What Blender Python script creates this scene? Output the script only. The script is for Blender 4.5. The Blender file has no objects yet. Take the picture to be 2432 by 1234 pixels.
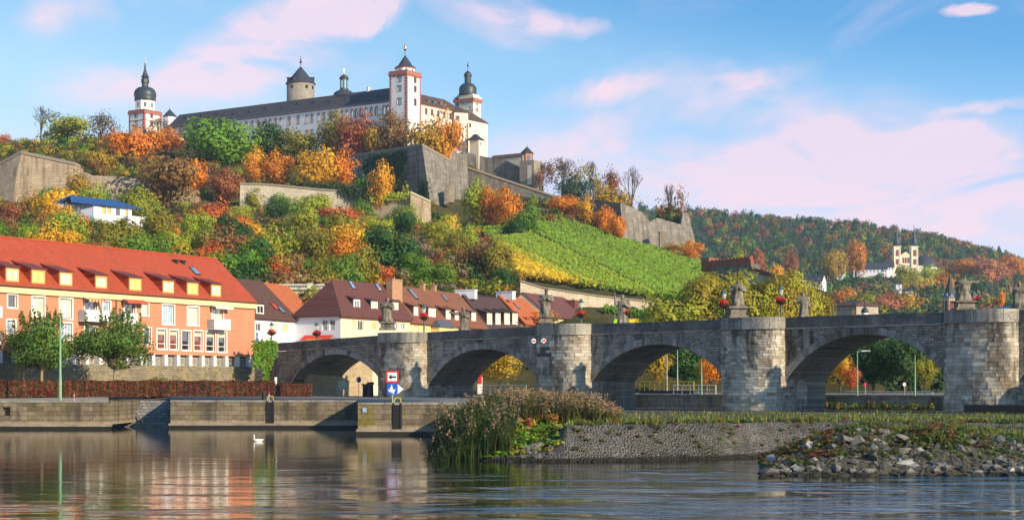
import bpy, math, random
import numpy as np
from mathutils import Vector, Matrix

# ---------------------------------------------------------------- camera, sky, sun
SC = bpy.context.scene
COL = SC.collection
F, CX, HY, CH = 3900.0, 1216.0, 915.0, 4.0      # focal length in photo pixels, centre column, horizon row, eye height

cam_d = bpy.data.cameras.new('camera')
cam = bpy.data.objects.new('camera', cam_d)
COL.objects.link(cam)
cam.location = (0, 0, CH)
cam.rotation_euler = (math.radians(90), 0, 0)
cam_d.sensor_width = 36
cam_d.lens = 36 * F / 2432
cam_d.shift_y = (HY - 617) / 2432
cam_d.clip_start = 0.5
cam_d.clip_end = 6000
SC.camera = cam

SUN_AZ = math.radians(130)      # clockwise from +Y
SUN_EL = math.radians(22)
world = bpy.data.worlds.new('World')
SC.world = world
world.use_nodes = True
wn, wl = world.node_tree.nodes, world.node_tree.links
wn.clear()

def N(nodes, kind, **kw):
    n = nodes.new(kind)
    for k, v in kw.items():
        if k == 'inp':
            for a, b in v.items():
                n.inputs[a].default_value = b
        else:
            setattr(n, k, v)
    return n

def math_node(nodes, links, op, a, b=None, c=None, clamp=False):
    n = nodes.new('ShaderNodeMath'); n.operation = op; n.use_clamp = clamp
    for i, v in enumerate((a, b, c)):
        if v is None: continue
        if isinstance(v, (int, float)): n.inputs[i].default_value = v
        else: links.new(v, n.inputs[i])
    return n.outputs[0]

def ramp(nodes, links, fac, stops, interp='LINEAR'):
    n = nodes.new('ShaderNodeValToRGB')
    cr = n.color_ramp; cr.interpolation = interp
    while len(cr.elements) < len(stops): cr.elements.new(0.5)
    for e, (p, c) in zip(cr.elements, stops):
        e.position = p
        e.color = (c, c, c, 1) if isinstance(c, (int, float)) else (c[0], c[1], c[2], 1)
    links.new(fac, n.inputs[0])
    return n.outputs[0]

def mixc(nodes, links, fac, a, b, blend='MIX'):
    n = nodes.new('ShaderNodeMix'); n.data_type = 'RGBA'; n.blend_type = blend
    for s, v in ((n.inputs[0], fac), (n.inputs[6], a), (n.inputs[7], b)):
        if isinstance(v, (int, float)): s.default_value = v
        elif isinstance(v, (tuple, list)): s.default_value = (v[0], v[1], v[2], 1)
        else: links.new(v, s)
    return n.outputs[2]

def build_sky():
    tc = N(wn, 'ShaderNodeTexCoord')
    sep = N(wn, 'ShaderNodeSeparateXYZ'); wl.new(tc.outputs['Generated'], sep.inputs[0])
    # the clear air of the photograph turns blue low down: look up the sky at a steeper angle
    z3 = math_node(wn, wl, 'MULTIPLY', sep.outputs[2], 2.6)
    cmb = N(wn, 'ShaderNodeCombineXYZ')
    wl.new(sep.outputs[0], cmb.inputs[0]); wl.new(sep.outputs[1], cmb.inputs[1]); wl.new(z3, cmb.inputs[2])
    nrm = N(wn, 'ShaderNodeVectorMath', operation='NORMALIZE'); wl.new(cmb.outputs[0], nrm.inputs[0])
    sky = N(wn, 'ShaderNodeTexSky', sky_type='NISHITA', sun_disc=False, sun_elevation=SUN_EL,
            sun_rotation=SUN_AZ, altitude=200, air_density=1.0, dust_density=0.4, ozone_density=3.0)
    wl.new(nrm.outputs[0], sky.inputs[0])
    base = mixc(wn, wl, 1.0, sky.outputs[0], SKY_TINT, 'MULTIPLY')
    el = math_node(wn, wl, 'ARCSINE', sep.outputs[2])
    az = math_node(wn, wl, 'ARCTAN2', sep.outputs[0], sep.outputs[1])
    # paler towards the left and low down, deepest blue at the upper right
    lob = math_node(wn, wl, 'POWER', math_node(wn, wl, 'MAXIMUM', math_node(wn, wl, 'COSINE', math_node(wn, wl, 'SUBTRACT', az, 0.5)), 0.0), 5.0)
    e2 = math_node(wn, wl, 'ADD', math_node(wn, wl, 'SUBTRACT', el, 0.075), math_node(wn, wl, 'MULTIPLY', lob, 0.13))
    veil = ramp(wn, wl, e2, [(0.0, 0.92), (0.06, 0.84), (0.12, 0.66), (0.18, 0.42), (0.25, 0.14), (0.36, 0.05), (0.7, 0.03)], 'EASE')
    base = mixc(wn, wl, veil, base, ramp(wn, wl, el, [(0.0, VEIL_LOW), (0.10, VEIL_LOW), (0.17, VEIL), (0.3, VEIL)]))
    # wispy clouds: streaked noise on a flat layer overhead, gathered into banks here and there
    dz = math_node(wn, wl, 'ADD', math_node(wn, wl, 'MAXIMUM', sep.outputs[2], 0.0), 0.06)
    cp = N(wn, 'ShaderNodeCombineXYZ')
    wl.new(math_node(wn, wl, 'DIVIDE', sep.outputs[0], dz), cp.inputs[0]); wl.new(math_node(wn, wl, 'DIVIDE', sep.outputs[1], dz), cp.inputs[1])
    mp = N(wn, 'ShaderNodeMapping', inp={'Rotation': (0, 0, 0.35), 'Location': (3.2, 1.7, 0), 'Scale': (0.9, 0.42, 1)}); wl.new(cp.outputs[0], mp.inputs[0])
    n1 = N(wn, 'ShaderNodeTexNoise', inp={'Scale': 2.0, 'Detail': 10, 'Roughness': 0.6, 'Distortion': 0.8}); wl.new(mp.outputs[0], n1.inputs[0])
    ap = N(wn, 'ShaderNodeCombineXYZ'); wl.new(az, ap.inputs[0]); wl.new(el, ap.inputs[1])
    n2 = N(wn, 'ShaderNodeTexNoise', inp={'Scale': 9.0, 'Detail': 5, 'Roughness': 0.6, 'Distortion': 0.6}); wl.new(ap.outputs[0], n2.inputs[0])
    warp = N(wn, 'ShaderNodeVectorMath', operation='MULTIPLY_ADD'); warp.inputs[1].default_value = (0.10, 0.045, 0)
    cen = N(wn, 'ShaderNodeVectorMath', operation='SUBTRACT'); cen.inputs[1].default_value = (.5, .5, 0); wl.new(n2.outputs['Color'], cen.inputs[0])
    wl.new(cen.outputs[0], warp.inputs[0]); wl.new(ap.outputs[0], warp.inputs[2])
    total = None
    for a, e, ra, re_, rot, st in CLOUD_BANKS:
        m = N(wn, 'ShaderNodeMapping', vector_type='TEXTURE', inp={'Location': (a, e, 0), 'Rotation': (0, 0, rot), 'Scale': (ra, re_, 1)}); wl.new(warp.outputs[0], m.inputs[0])
        ln = N(wn, 'ShaderNodeVectorMath', operation='LENGTH'); wl.new(m.outputs[0], ln.inputs[0])
        g = math_node(wn, wl, 'MULTIPLY', math_node(wn, wl, 'SUBTRACT', 1.0, ln.outputs['Value'], clamp=True), st * 1.5)
        total = g if total is None else math_node(wn, wl, 'ADD', total, g)
    fine = ramp(wn, wl, n1.outputs[0], [(0.37, 0.1), (0.5, 0.6), (0.64, 1.4)])
    bank = math_node(wn, wl, 'MULTIPLY', total, fine)
    wide = ramp(wn, wl, n1.outputs[0], [(0.56, 0.0), (0.8, 0.4)], 'EASE')
    mask = math_node(wn, wl, 'ADD', math_node(wn, wl, 'MINIMUM', bank, 0.74), math_node(wn, wl, 'MULTIPLY', wide, 0.6), clamp=True)
    col = mixc(wn, wl, mask, base, ramp(wn, wl, el, [(0.0, CLOUD_B), (0.12, CLOUD_A), (0.25, CLOUD_A)]))
    bg = N(wn, 'ShaderNodeBackground', inp={'Strength': SKY_STR}); wl.new(col, bg.inputs[0])
    out = N(wn, 'ShaderNodeOutputWorld'); wl.new(bg.outputs[0], out.inputs[0])

SKY_STR = 0.1
SKY_TINT = (0.12, 1.28, 1.68)
VEIL, VEIL_LOW = (4.6, 6.1, 6.5), (6.5, 5.55, 5.7)
CLOUD_A, CLOUD_B = (6.5, 4.75, 5.35), (6.8, 5.05, 4.9)
# azimuth, elevation, half widths, tilt (radians), strength of each bank of pink cloud
CLOUD_BANKS = [((px - 1216) / 3900, (915 - py) / 3900, rx / 3900, ry / 3900, -math.radians(t), s) for px, py, rx, ry, t, s in [
    (640, 120, 330, 110, -28, 1.0), (860, 30, 240, 66, -14, 1.0), (1170, 40, 190, 75, 18, .95), (1290, 64, 150, 34, 6, .9),
    (520, 215, 420, 90, -8, .8), (175, 85, 90, 80, -40, .5), (1430, 215, 200, 40, -16, .45), (1740, 195, 220, 55, -8, .55),
    (1980, 310, 620, 120, 12, .75), (1950, 420, 760, 90, 2, .7), (2200, 390, 420, 80, 8, .6), (2263, 66, 60, 22, 3, .9),
    (2300, 308, 150, 20, -10, .7), (2250, 500, 760, 120, 5, .8), (1700, 440, 640, 110, 6, .6), (1350, 330, 420, 70, -14, .35), (2200, 400, 160, 24, -20, .6)]]
build_sky()

sun_d = bpy.data.lights.new('sun', 'SUN')
sun = bpy.data.objects.new('sun', sun_d)
COL.objects.link(sun)
sun_d.energy = 3.9
sun_d.angle = math.radians(0.6)
sun_d.color = (1.0, 0.82, 0.57)
sd = Vector((math.sin(SUN_AZ) * math.cos(SUN_EL), math.cos(SUN_AZ) * math.cos(SUN_EL), math.sin(SUN_EL)))
sun.rotation_euler = sd.to_track_quat('Z', 'Y').to_euler()

SC.view_settings.view_transform = 'Standard'
SC.view_settings.look = 'None'
SC.view_settings.exposure = 0.78
SC.view_settings.gamma = 1
SC.view_settings.use_curve_mapping = False
SC.render.engine = 'CYCLES'
SC.cycles.max_bounces = 6
SC.cycles.diffuse_bounces = 3
SC.cycles.glossy_bounces = 3
SC.cycles.transmission_bounces = 3
SC.cycles.transparent_max_bounces = 4
SC.cycles.volume_bounces = 0
SC.cycles.sample_clamp_indirect = 4

# ---------------------------------------------------------------- helpers
RNG = np.random.default_rng(7)
random.seed(7)

def P(px, py, Y):
    return Vector(((px - CX) / F * Y, Y, CH + (HY - py) / F * Y))
def X_at(px, Y): return (px - CX) / F * Y
def Z_at(py, Y): return CH + (HY - py) / F * Y

def tag(o, label=None, cat=None, group=None, kind=None):
    if label: o['label'] = label
    if cat: o['category'] = cat
    if group: o['group'] = group
    if kind: o['kind'] = kind
    return o

def empty(name, loc, label, cat, group=None):
    o = bpy.data.objects.new(name, None)
    o.empty_display_size = 0.5
    COL.objects.link(o); o.location = loc
    return tag(o, label, cat, group)

def wloc(o):
    v = Vector((0, 0, 0))
    while o is not None:
        v += o.location; o = o.parent
    return v

def link(name, mesh, mat=None, parent=None, loc=(0, 0, 0), rotz=0.0, scale=(1, 1, 1)):
    o = bpy.data.objects.new(name, mesh)
    if mat is not None and len(mesh.materials) == 0: mesh.materials.append(mat)
    COL.objects.link(o)
    o.location = loc; o.rotation_euler = (0, 0, rotz); o.scale = scale
    if parent is not None: o.parent = parent
    return o

class MB:
    def __init__(s): s.v = []; s.f = []; s.t = []; s.cur = None
    def add(s, verts, faces):
        b = len(s.v); s.v += [Vector(q) for q in verts]
        s.f += [tuple(i + b for i in f) for f in faces]
        if s.cur is not None: s.t += [s.cur] * len(verts)
        return s
    def hexa(s, p):     # 8 corners: bottom 0-3 counter-clockwise, top 4-7
        return s.add(p, [(3, 2, 1, 0), (4, 5, 6, 7), (0, 1, 5, 4), (1, 2, 6, 5), (2, 3, 7, 6), (3, 0, 4, 7)])
    def box(s, x0, x1, y0, y1, z0, z1, M=None):
        p = [Vector(q) for q in ((x0, y0, z0), (x1, y0, z0), (x1, y1, z0), (x0, y1, z0), (x0, y0, z1), (x1, y0, z1), (x1, y1, z1), (x0, y1, z1))]
        if M is not None: p = [M @ q for q in p]
        return s.hexa(p)
    def quad(s, a, b, c, d): return s.add((a, b, c, d), [(0, 1, 2, 3)])
    def tri(s, a, b, c): return s.add((a, b, c), [(0, 1, 2)])
    def prism(s, poly, z0, z1):
        n = len(poly)
        v = [(p[0], p[1], z0) for p in poly] + [(p[0], p[1], z1) for p in poly]
        f = [tuple(range(n - 1, -1, -1)), tuple(range(n, 2 * n))] + [(i, (i + 1) % n, n + (i + 1) % n, n + i) for i in range(n)]
        return s.add(v, f)
    def lathe(s, prof, c=(0, 0, 0), n=16, a0=0.0, cap=True):
        v = []; f = []
        for r, z in prof:
            for k in range(n):
                a = a0 + 2 * math.pi * k / n
                v.append((c[0] + r * math.cos(a), c[1] + r * math.sin(a), c[2] + z))
        for i in range(len(prof) - 1):
            for k in range(n):
                f.append((i * n + k, i * n + (k + 1) % n, (i + 1) * n + (k + 1) % n, (i + 1) * n + k))
        if cap:
            f.append(tuple(range(n - 1, -1, -1))); f.append(tuple((len(prof) - 1) * n + k for k in range(n)))
        return s.add(v, f)
    def tube(s, a, b, r0, r1=None, n=6):
        a, b = Vector(a), Vector(b); r1 = r0 if r1 is None else r1
        d = (b - a)
        if d.length < 1e-6: return s
        d.normalize()
        up = Vector((0, 0, 1)) if abs(d.z) < 0.9 else Vector((1, 0, 0))
        x = d.cross(up).normalized(); y = d.cross(x)
        v = []
        for c, r in ((a, r0), (b, r1)):
            for k in range(n):
                t = 2 * math.pi * k / n
                v.append(c + x * (r * math.cos(t)) + y * (r * math.sin(t)))
        f = [(k, (k + 1) % n, n + (k + 1) % n, n + k) for k in range(n)]
        f += [tuple(range(n - 1, -1, -1)), tuple(range(n, 2 * n))]
        return s.add(v, f)
    def ball(s, c, r, nu=10, nv=7, sc=(1, 1, 1)):
        prof = []
        v = []; f = []
        for i in range(nv + 1):
            t = math.pi * i / nv
            for k in range(nu):
                a = 2 * math.pi * k / nu
                v.append((c[0] + sc[0] * r * math.sin(t) * math.cos(a), c[1] + sc[1] * r * math.sin(t) * math.sin(a), c[2] - sc[2] * r * math.cos(t)))
        for i in range(nv):
            for k in range(nu):
                f.append((i * nu + k, i * nu + (k + 1) % nu, (i + 1) * nu + (k + 1) % nu, (i + 1) * nu + k))
        return s.add(v, f)
    def build(s, name, mat, parent=None, smooth=False, origin=None):
        if parent is not None:
            off = wloc(parent)
        elif origin is not None:
            off = Vector(origin)
        else:
            xs = [q.x for q in s.v]; ys = [q.y for q in s.v]; zs = [q.z for q in s.v]
            off = Vector(((min(xs) + max(xs)) / 2, (min(ys) + max(ys)) / 2, min(zs)))
        me = bpy.data.meshes.new(name)
        me.from_pydata([tuple(q - off) for q in s.v], [], s.f)
        if s.t:
            at = me.attributes.new('tint', 'FLOAT', 'POINT'); at.data.foreach_set('value', s.t)
        if smooth: me.polygons.foreach_set('use_smooth', [True] * len(me.polygons))
        me.validate(); me.update()
        o = link(name, me, mat, parent)
        if parent is None: o.location = off
        return o

def np_mesh(name, V, Q, colors=None, smooth=False):
    V = np.asarray(V, np.float32); Q = np.asarray(Q, np.int32)
    me = bpy.data.meshes.new(name)
    k = Q.shape[1]
    me.vertices.add(len(V)); me.vertices.foreach_set('co', V.ravel())
    me.loops.add(Q.size); me.loops.foreach_set('vertex_index', Q.ravel())
    me.polygons.add(len(Q))
    me.polygons.foreach_set('loop_start', np.arange(0, Q.size, k, dtype=np.int32))
    me.polygons.foreach_set('loop_total', np.full(len(Q), k, np.int32))
    if smooth: me.polygons.foreach_set('use_smooth', np.ones(len(Q), bool))
    if colors is not None:
        at = me.color_attributes.new('tint', 'FLOAT_COLOR', 'POINT')
        c = np.ones((len(V), 4), np.float32); c[:, :3] = colors
        at.data.foreach_set('color', c.ravel())
    me.update(calc_edges=True)
    return me

def unit(a): return a / np.maximum(np.linalg.norm(a, axis=-1, keepdims=True), 1e-9)

def leaf_quads(rng, pts, nrm, size, jit=0.7, asp=0.7):
    """one leaf (a bent kite of a quad) per point"""
    n = len(pts)
    nn = unit(nrm + jit * rng.normal(size=(n, 3)))
    t = unit(np.cross(nn, rng.normal(size=(n, 3)))); b = np.cross(nn, t)
    s = (size * (0.6 + 0.8 * rng.random(n)))[:, None]
    V = np.empty((n, 4, 3))
    V[:, 0] = pts - t * s; V[:, 1] = pts - b * s * asp + nn * s * 0.15
    V[:, 2] = pts + t * s; V[:, 3] = pts + b * s * asp + nn * s * 0.15
    return V.reshape(-1, 3), np.arange(4 * n, dtype=np.int32).reshape(n, 4)

def crown_points(rng, n, nl, spread=0.66, rmin=0.26, rmax=0.42, taper=0.0, fill=0.25):
    c = unit(rng.normal(size=(nl, 3))) * (rng.random((nl, 1)) ** 0.45) * spread
    if taper: c[:, :2] *= (1 - taper * (c[:, 2:3] + 0.66) / 1.32)
    r = rmin + (rmax - rmin) * rng.random(nl)
    k = rng.integers(0, nl, n)
    d = unit(rng.normal(size=(n, 3)))
    p = c[k] + d * (r[k] * (1 - fill + (fill + 0.12) * rng.random(n)))[:, None]
    return p, d

def crown_mesh(name, seed, n=1800, nl=20, leaf=0.075, jit=0.36, **kw):
    rng = np.random.default_rng(seed)
    p, d = crown_points(rng, n, nl, **kw)
    out = unit(p) * 0.6 + d
    V, Q = leaf_quads(rng, p, out, leaf, jit)
    return np_mesh(name, V, Q)

# ---------------------------------------------------------------- materials
class Mat:
    """a small node-tree helper around one Principled BSDF"""
    def __init__(s, name, rough=0.8, spec=0.3):
        s.m = bpy.data.materials.new(name); s.m.use_nodes = True
        s.n, s.l = s.m.node_tree.nodes, s.m.node_tree.links
        s.b = s.n['Principled BSDF']
        s.b.inputs['Roughness'].default_value = rough
        s.b.inputs['Specular IOR Level'].default_value = spec
        g = s.n.new('ShaderNodeNewGeometry'); s.pos = g.outputs['Position']
    def col(s, c):
        if isinstance(c, (tuple, list)): s.b.inputs['Base Color'].default_value = (c[0], c[1], c[2], 1)
        else: s.l.new(c, s.b.inputs['Base Color'])
        return s
    def noise(s, scale, detail=4, rough=0.55, vec=None, stretch=None, dist=0.0):
        v = s.pos if vec is None else vec
        if stretch is not None:
            m = N(s.n, 'ShaderNodeMapping', inp={'Scale': stretch}); s.l.new(v, m.inputs[0]); v = m.outputs[0]
        n = N(s.n, 'ShaderNodeTexNoise', inp={'Scale': scale, 'Detail': detail, 'Roughness': rough, 'Distortion': dist})
        s.l.new(v, n.inputs['Vector']); return n.outputs['Fac']
    def along(s, ang):
        """(distance along a wall of this heading, height, 0)"""
        sp = N(s.n, 'ShaderNodeSeparateXYZ'); s.l.new(s.pos, sp.inputs[0])
        u = math_node(s.n, s.l, 'ADD', math_node(s.n, s.l, 'MULTIPLY', sp.outputs[0], math.cos(ang)), math_node(s.n, s.l, 'MULTIPLY', sp.outputs[1], math.sin(ang)))
        c = N(s.n, 'ShaderNodeCombineXYZ'); s.l.new(u, c.inputs[0]); s.l.new(sp.outputs[2], c.inputs[1])
        return c.outputs[0]
    def brick(s, vec, w, h, mortar=0.02, smooth=0.1, c1=(0.3, 0.3, 0.3), c2=(0.5, 0.5, 0.5), cm=(0.2, 0.2, 0.2), bias=0.0):
        n = N(s.n, 'ShaderNodeTexBrick', inp={'Scale': 1.0, 'Mortar Size': mortar, 'Mortar Smooth': smooth, 'Bias': bias, 'Brick Width': w, 'Row Height': h,
              'Color1': (*c1, 1), 'Color2': (*c2, 1), 'Mortar': (*cm, 1)})
        s.l.new(vec, n.inputs['Vector']); return n
    def mix(s, f, a, b, blend='MIX'): return mixc(s.n, s.l, f, a, b, blend)
    def ramp(s, f, st, interp='LINEAR'): return ramp(s.n, s.l, f, st, interp)
    def math(s, op, a, b=None, c=None, clamp=False): return math_node(s.n, s.l, op, a, b, c, clamp)
    def bump(s, h, strength=0.4, dist=0.05):
        n = N(s.n, 'ShaderNodeBump', inp={'Strength': strength, 'Distance': dist}); s.l.new(h, n.inputs['Height'])
        s.l.new(n.outputs[0], s.b.inputs['Normal']); return s

def plain(name, c, rough=0.6, spec=0.4, metal=0.0, var=0.12, scale=2.0):
    m = Mat(name, rough, spec); m.b.inputs['Metallic'].default_value = metal
    f = m.noise(scale, 4)
    lo = tuple(x * (1 - var) for x in c); hi = tuple(min(1, x * (1 + var)) for x in c)
    m.col(m.ramp(f, [(0.3, lo), (0.7, hi)])); return m.m

def plaster(name, c, stain=(0.55, 0.5, 0.45), amt=0.25):
    m = Mat(name, 0.85, 0.2)
    a = m.noise(0.35, 5); st = m.noise(1.0, 4, stretch=(1.2, 1.2, 0.12))
    base = m.ramp(a, [(0.3, tuple(x * 0.88 for x in c)), (0.7, tuple(min(1, x * 1.06) for x in c))])
    f = m.ramp(st, [(0.55, 0.0), (0.8, amt)])
    m.col(m.mix(f, base, tuple(x * y for x, y in zip(c, stain))))
    m.bump(m.noise(6, 4), 0.15, 0.02); return m.m

def stonewall(name, ang, c1, c2, w=0.7, h=0.3, stain=(0.05, 0.045, 0.04), amt=0.5, moss=None, bump=0.6, streak=0.14, cm=None, mortar=0.025, moss_z=1.0):
    m = Mat(name, 0.92, 0.15)
    v = m.along(ang)
    wob = N(m.n, 'ShaderNodeTexNoise', inp={'Scale': 0.9, 'Detail': 2}); m.l.new(v, wob.inputs['Vector'])
    vv = N(m.n, 'ShaderNodeVectorMath', operation='MULTIPLY_ADD'); vv.inputs[1].default_value = (0.35 * h / 0.3, 0.25 * h / 0.3, 0)
    m.l.new(wob.outputs['Color'], vv.inputs[0]); m.l.new(v, vv.inputs[2])
    br = m.brick(vv.outputs[0], w, h, mortar, 0.3, c1, c2, cm or tuple(x * 0.6 for x in c1))
    big = m.noise(0.22, 5, 0.6)
    col = m.mix(m.ramp(big, [(0.35, 0.0), (0.7, 0.55)]), br.outputs['Color'], tuple((a + b) * 0.35 for a, b in zip(c1, c2)))
    st = m.noise(0.7, 5, 0.6, stretch=(1, 1, streak))
    col = m.mix(m.ramp(st, [(0.48, 0.0), (0.66, amt)]), col, stain)
    fine = m.noise(5, 4)
    col = m.mix(0.45, col, m.ramp(fine, [(0.3, 0.25), (0.7, 0.8)]), 'OVERLAY')
    if moss:
        mo = m.noise(0.5 if moss_z == 1.0 else 0.8, 5, 0.65, stretch=(1, 1, moss_z))
        col = m.mix(m.ramp(mo, [(0.52, 0.0), (0.66, 0.7)]), col, moss)
    m.col(col)
    h1 = m.math('ADD', m.math('MULTIPLY', br.outputs['Fac'], -1.0), m.math('MULTIPLY', fine, 0.8))
    m.bump(h1, bump, 0.08); return m.m

def tiles(name, ang, c1, c2, row=0.28, w=0.25, moss=0.0, rough=0.75):
    m = Mat(name, rough, 0.3)
    v = m.along(ang)
    br = m.brick(v, w, row, 0.02, 0.3, c1, c2, tuple(x * 0.5 for x in c1))
    big = m.noise(0.3, 5, 0.6)
    col = m.mix(m.ramp(big, [(0.3, 0.0), (0.75, 0.6)]), br.outputs['Color'], tuple(x * 0.72 for x in c2))
    st = m.noise(0.8, 4, 0.6, stretch=(1, 1, 0.25))
    col = m.mix(m.ramp(st, [(0.5, 0.0), (0.75, 0.4)]), col, tuple(x * 0.6 + 0.02 for x in c1))
    if moss: col = m.mix(m.ramp(m.noise(0.6, 5), [(0.5, 0), (0.7, moss)]), col, (0.08, 0.08, 0.04))
    m.col(col); m.bump(m.math('MULTIPLY', br.outputs['Fac'], -1.0), 0.5, 0.04); return m.m

def foliage_mat(name, attr=False, var=0.5):
    m = Mat(name, 0.6, 0.25)
    if attr:
        a = N(m.n, 'ShaderNodeAttribute', attribute_name='tint'); base = a.outputs['Color']
    else:
        oi = N(m.n, 'ShaderNodeObjectInfo'); base = oi.outputs['Color']
    f1 = m.noise(0.55, 3); f2 = m.noise(2.6, 2)
    f = m.math('ADD', m.math('MULTIPLY', f1, 0.6), m.math('MULTIPLY', f2, 0.4))
    hs = N(m.n, 'ShaderNodeHueSaturation'); m.l.new(base, hs.inputs['Color'])
    m.l.new(m.math('ADD', m.math('MULTIPLY', f1, 0.10), 0.45), hs.inputs['Hue'])
    m.l.new(m.ramp(f, [(0.3, 1 - var), (0.7, 1 + var)]), hs.inputs['Value'])
    # Value above 1 is allowed: the ramp clamps, so scale afterwards
    v2 = m.math('ADD', m.math('MULTIPLY', f, 2.6), -0.12, None)
    m.l.new(v2, hs.inputs['Value'])
    m.col(hs.outputs[0])
    tr = N(m.n, 'ShaderNodeBsdfTranslucent'); m.l.new(hs.outputs[0], tr.inputs[0])
    ms = N(m.n, 'ShaderNodeMixShader', inp={0: 0.30})
    out = m.n['Material Output']
    m.l.new(m.b.outputs[0], ms.inputs[1]); m.l.new(tr.outputs[0], ms.inputs[2]); m.l.new(ms.outputs[0], out.inputs[0])
    return m.m

FOL = foliage_mat('foliage')
FOLA = foliage_mat('foliage_mixed', True)
def bark(name, c):
    m = Mat(name, 0.9, 0.2)
    f = m.noise(6, 4, stretch=(1, 1, 0.25))
    m.col(m.ramp(f, [(0.3, tuple(x * 0.6 for x in c)), (0.7, tuple(x * 1.3 for x in c))])); m.bump(f, 0.5, 0.05); return m.m
BARK = bark('bark', (0.10, 0.075, 0.05)); BARK_PALE = bark('bark_pale', (0.30, 0.25, 0.20))

def glass(name, tint, refl=0.55):
    m = Mat(name, 0.05, 0.5)
    f = m.noise(1.3, 2)
    m.col(m.ramp(f, [(0.35, tuple(x * 0.7 for x in tint)), (0.65, tuple(min(1, x * 1.2) for x in tint))]))
    gl = N(m.n, 'ShaderNodeBsdfGlossy', inp={'Roughness': 0.04, 'Color': (0.95, 0.95, 0.95, 1)})
    ms = N(m.n, 'ShaderNodeMixShader', inp={0: refl})
    m.l.new(m.b.outputs[0], ms.inputs[1]); m.l.new(gl.outputs[0], ms.inputs[2])
    m.l.new(ms.outputs[0], m.n['Material Output'].inputs[0]); return m.m
G_DARK = glass('glass_dark', (0.03, 0.035, 0.045), 0.25)
G_CURT = glass('glass_curtain', (0.80, 0.74, 0.52), 0.2)
G_YEL = glass('glass_warm', (0.80, 0.62, 0.14), 0.15)
G_BLUE = glass('glass_sky', (0.35, 0.5, 0.65), 0.5)
G_RED = glass('glass_shop', (0.22, 0.07, 0.04), 0.15)
WHITE = plain('white_paint', (0.78, 0.77, 0.74), 0.5)
IRON = plain('dark_iron', (0.02, 0.022, 0.024), 0.5)
GREEN_METAL = plain('green_metal', (0.20, 0.38, 0.22), 0.45)
GREY_METAL = plain('grey_metal', (0.42, 0.44, 0.45), 0.4)

# ================================================================ the setting: water, ground, hills
def lerp_cols(tab, px, row):
    ks = sorted(tab); return np.interp(px, ks, [tab[k][row] for k in ks])

BTH = math.radians(39.0)                          # heading of the bridge
BD = (math.cos(BTH), -math.sin(BTH)); BN = (-math.sin(BTH), -math.cos(BTH))
BO = (-12.05, 188.07); BSP = 23.0; PW = 3.15      # origin at the first pier, pier spacing, half pier width
def B(s, t, z): return Vector((BO[0] + BD[0] * s + BN[0] * t, BO[1] + BD[1] * s + BN[1] * t, z))
def s_at(px, t):
    r = (px - CX) / F; ax, ay = BO[0] + BN[0] * t, BO[1] + BN[1] * t
    return (r * ay - ax) / (BD[0] - r * BD[1])
def Y_lock(px):
    s = s_at(px, -14.0); return BO[1] + BD[1] * s - BN[1] * 14.0

# water ------------------------------------------------------------------
def water_mat():
    m = Mat('river_water', 0.06, 0.5)
    m.b.inputs['IOR'].default_value = 1.42
    m.col(m.ramp(m.noise(0.05, 3), [(0.3, (0.010, 0.017, 0.008)), (0.7, (0.018, 0.026, 0.012))]))
    m.b.inputs['Specular Tint'].default_value = (0.97, 1.0, 0.95, 1)
    sp = N(m.n, 'ShaderNodeSeparateXYZ'); m.l.new(m.pos, sp.inputs[0])
    rip = m.noise(1.0, 4, 0.55, stretch=(0.9, 2.2, 1), dist=0.4)
    swell = m.noise(0.22, 3, 0.5, stretch=(0.5, 1.3, 1), dist=0.8)
    mid = m.noise(0.45, 3, 0.55, stretch=(0.35, 1.6, 1), dist=0.5)
    # the current runs rough on the near right and lies calm along the quay
    a = m.math('ADD', m.math('ADD', m.math('MULTIPLY', sp.outputs[1], -0.020), 1.05), m.math('MULTIPLY', sp.outputs[0], 0.022))
    a = m.math('ADD', a, m.math('MULTIPLY', m.math('SUBTRACT', swell, 0.5), 2.4))
    rough = m.ramp(m.math('ADD', a, 0.55), [(0.0, 0.04), (0.35, 0.10), (0.75, 0.8), (1.0, 1.0)])
    rough = m.math('ADD', rough, m.math('MULTIPLY', m.ramp(m.math('ADD', a, 0.1), [(0.25, 0.0), (1.0, 1.0)]), 0.5))
    h = m.math('ADD', m.math('MULTIPLY', rip, 0.5), m.math('MULTIPLY', mid, 1.3))
    h = m.math('MULTIPLY', h, rough)
    h = m.math('ADD', h, m.math('MULTIPLY', swell, 0.10))
    bp = N(m.n, 'ShaderNodeBump', inp={'Strength': 0.6, 'Distance': 0.24}); m.l.new(h, bp.inputs['Height'])
    m.l.new(bp.outputs[0], m.b.inputs['Normal'])
    return m.m
w = MB(); w.quad((-500, -12, 0), (700, -12, 0), (700, 236, 0), (-500, 236, 0))
tag(w.build('river_water', water_mat(), origin=(0, 0, 0)), kind='structure')

def polar_sheet(name, cols, mat, smooth=False):
    """cols: list of (px, [(Y, z), ...]) all of one length -> a sheet of real ground"""
    n = len(cols[0][1]); V = []; Q = []
    for px, rows in cols:
        for Y, z in rows: V.append((X_at(px, Y), Y, z))
    for i in range(len(cols) - 1):
        for j in range(n - 1): Q.append((i * n + j, (i + 1) * n + j, (i + 1) * n + j + 1, i * n + j + 1))
    return tag(link(name, np_mesh(name, V, Q, smooth=smooth), mat), kind='structure')

def ground_mat(name, c1, c2, c3, bump=0.4, sc=0.5):
    m = Mat(name, 0.95, 0.1)
    a = m.noise(sc, 6, 0.65); b = m.noise(sc * 7, 4)
    col = m.ramp(a, [(0.3, c1), (0.5, c2), (0.7, c3)])
    m.col(m.mix(0.5, col, m.ramp(b, [(0.3, 0.3), (0.7, 0.75)]), 'OVERLAY')); m.bump(b, bump, 0.1); return m.m

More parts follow.
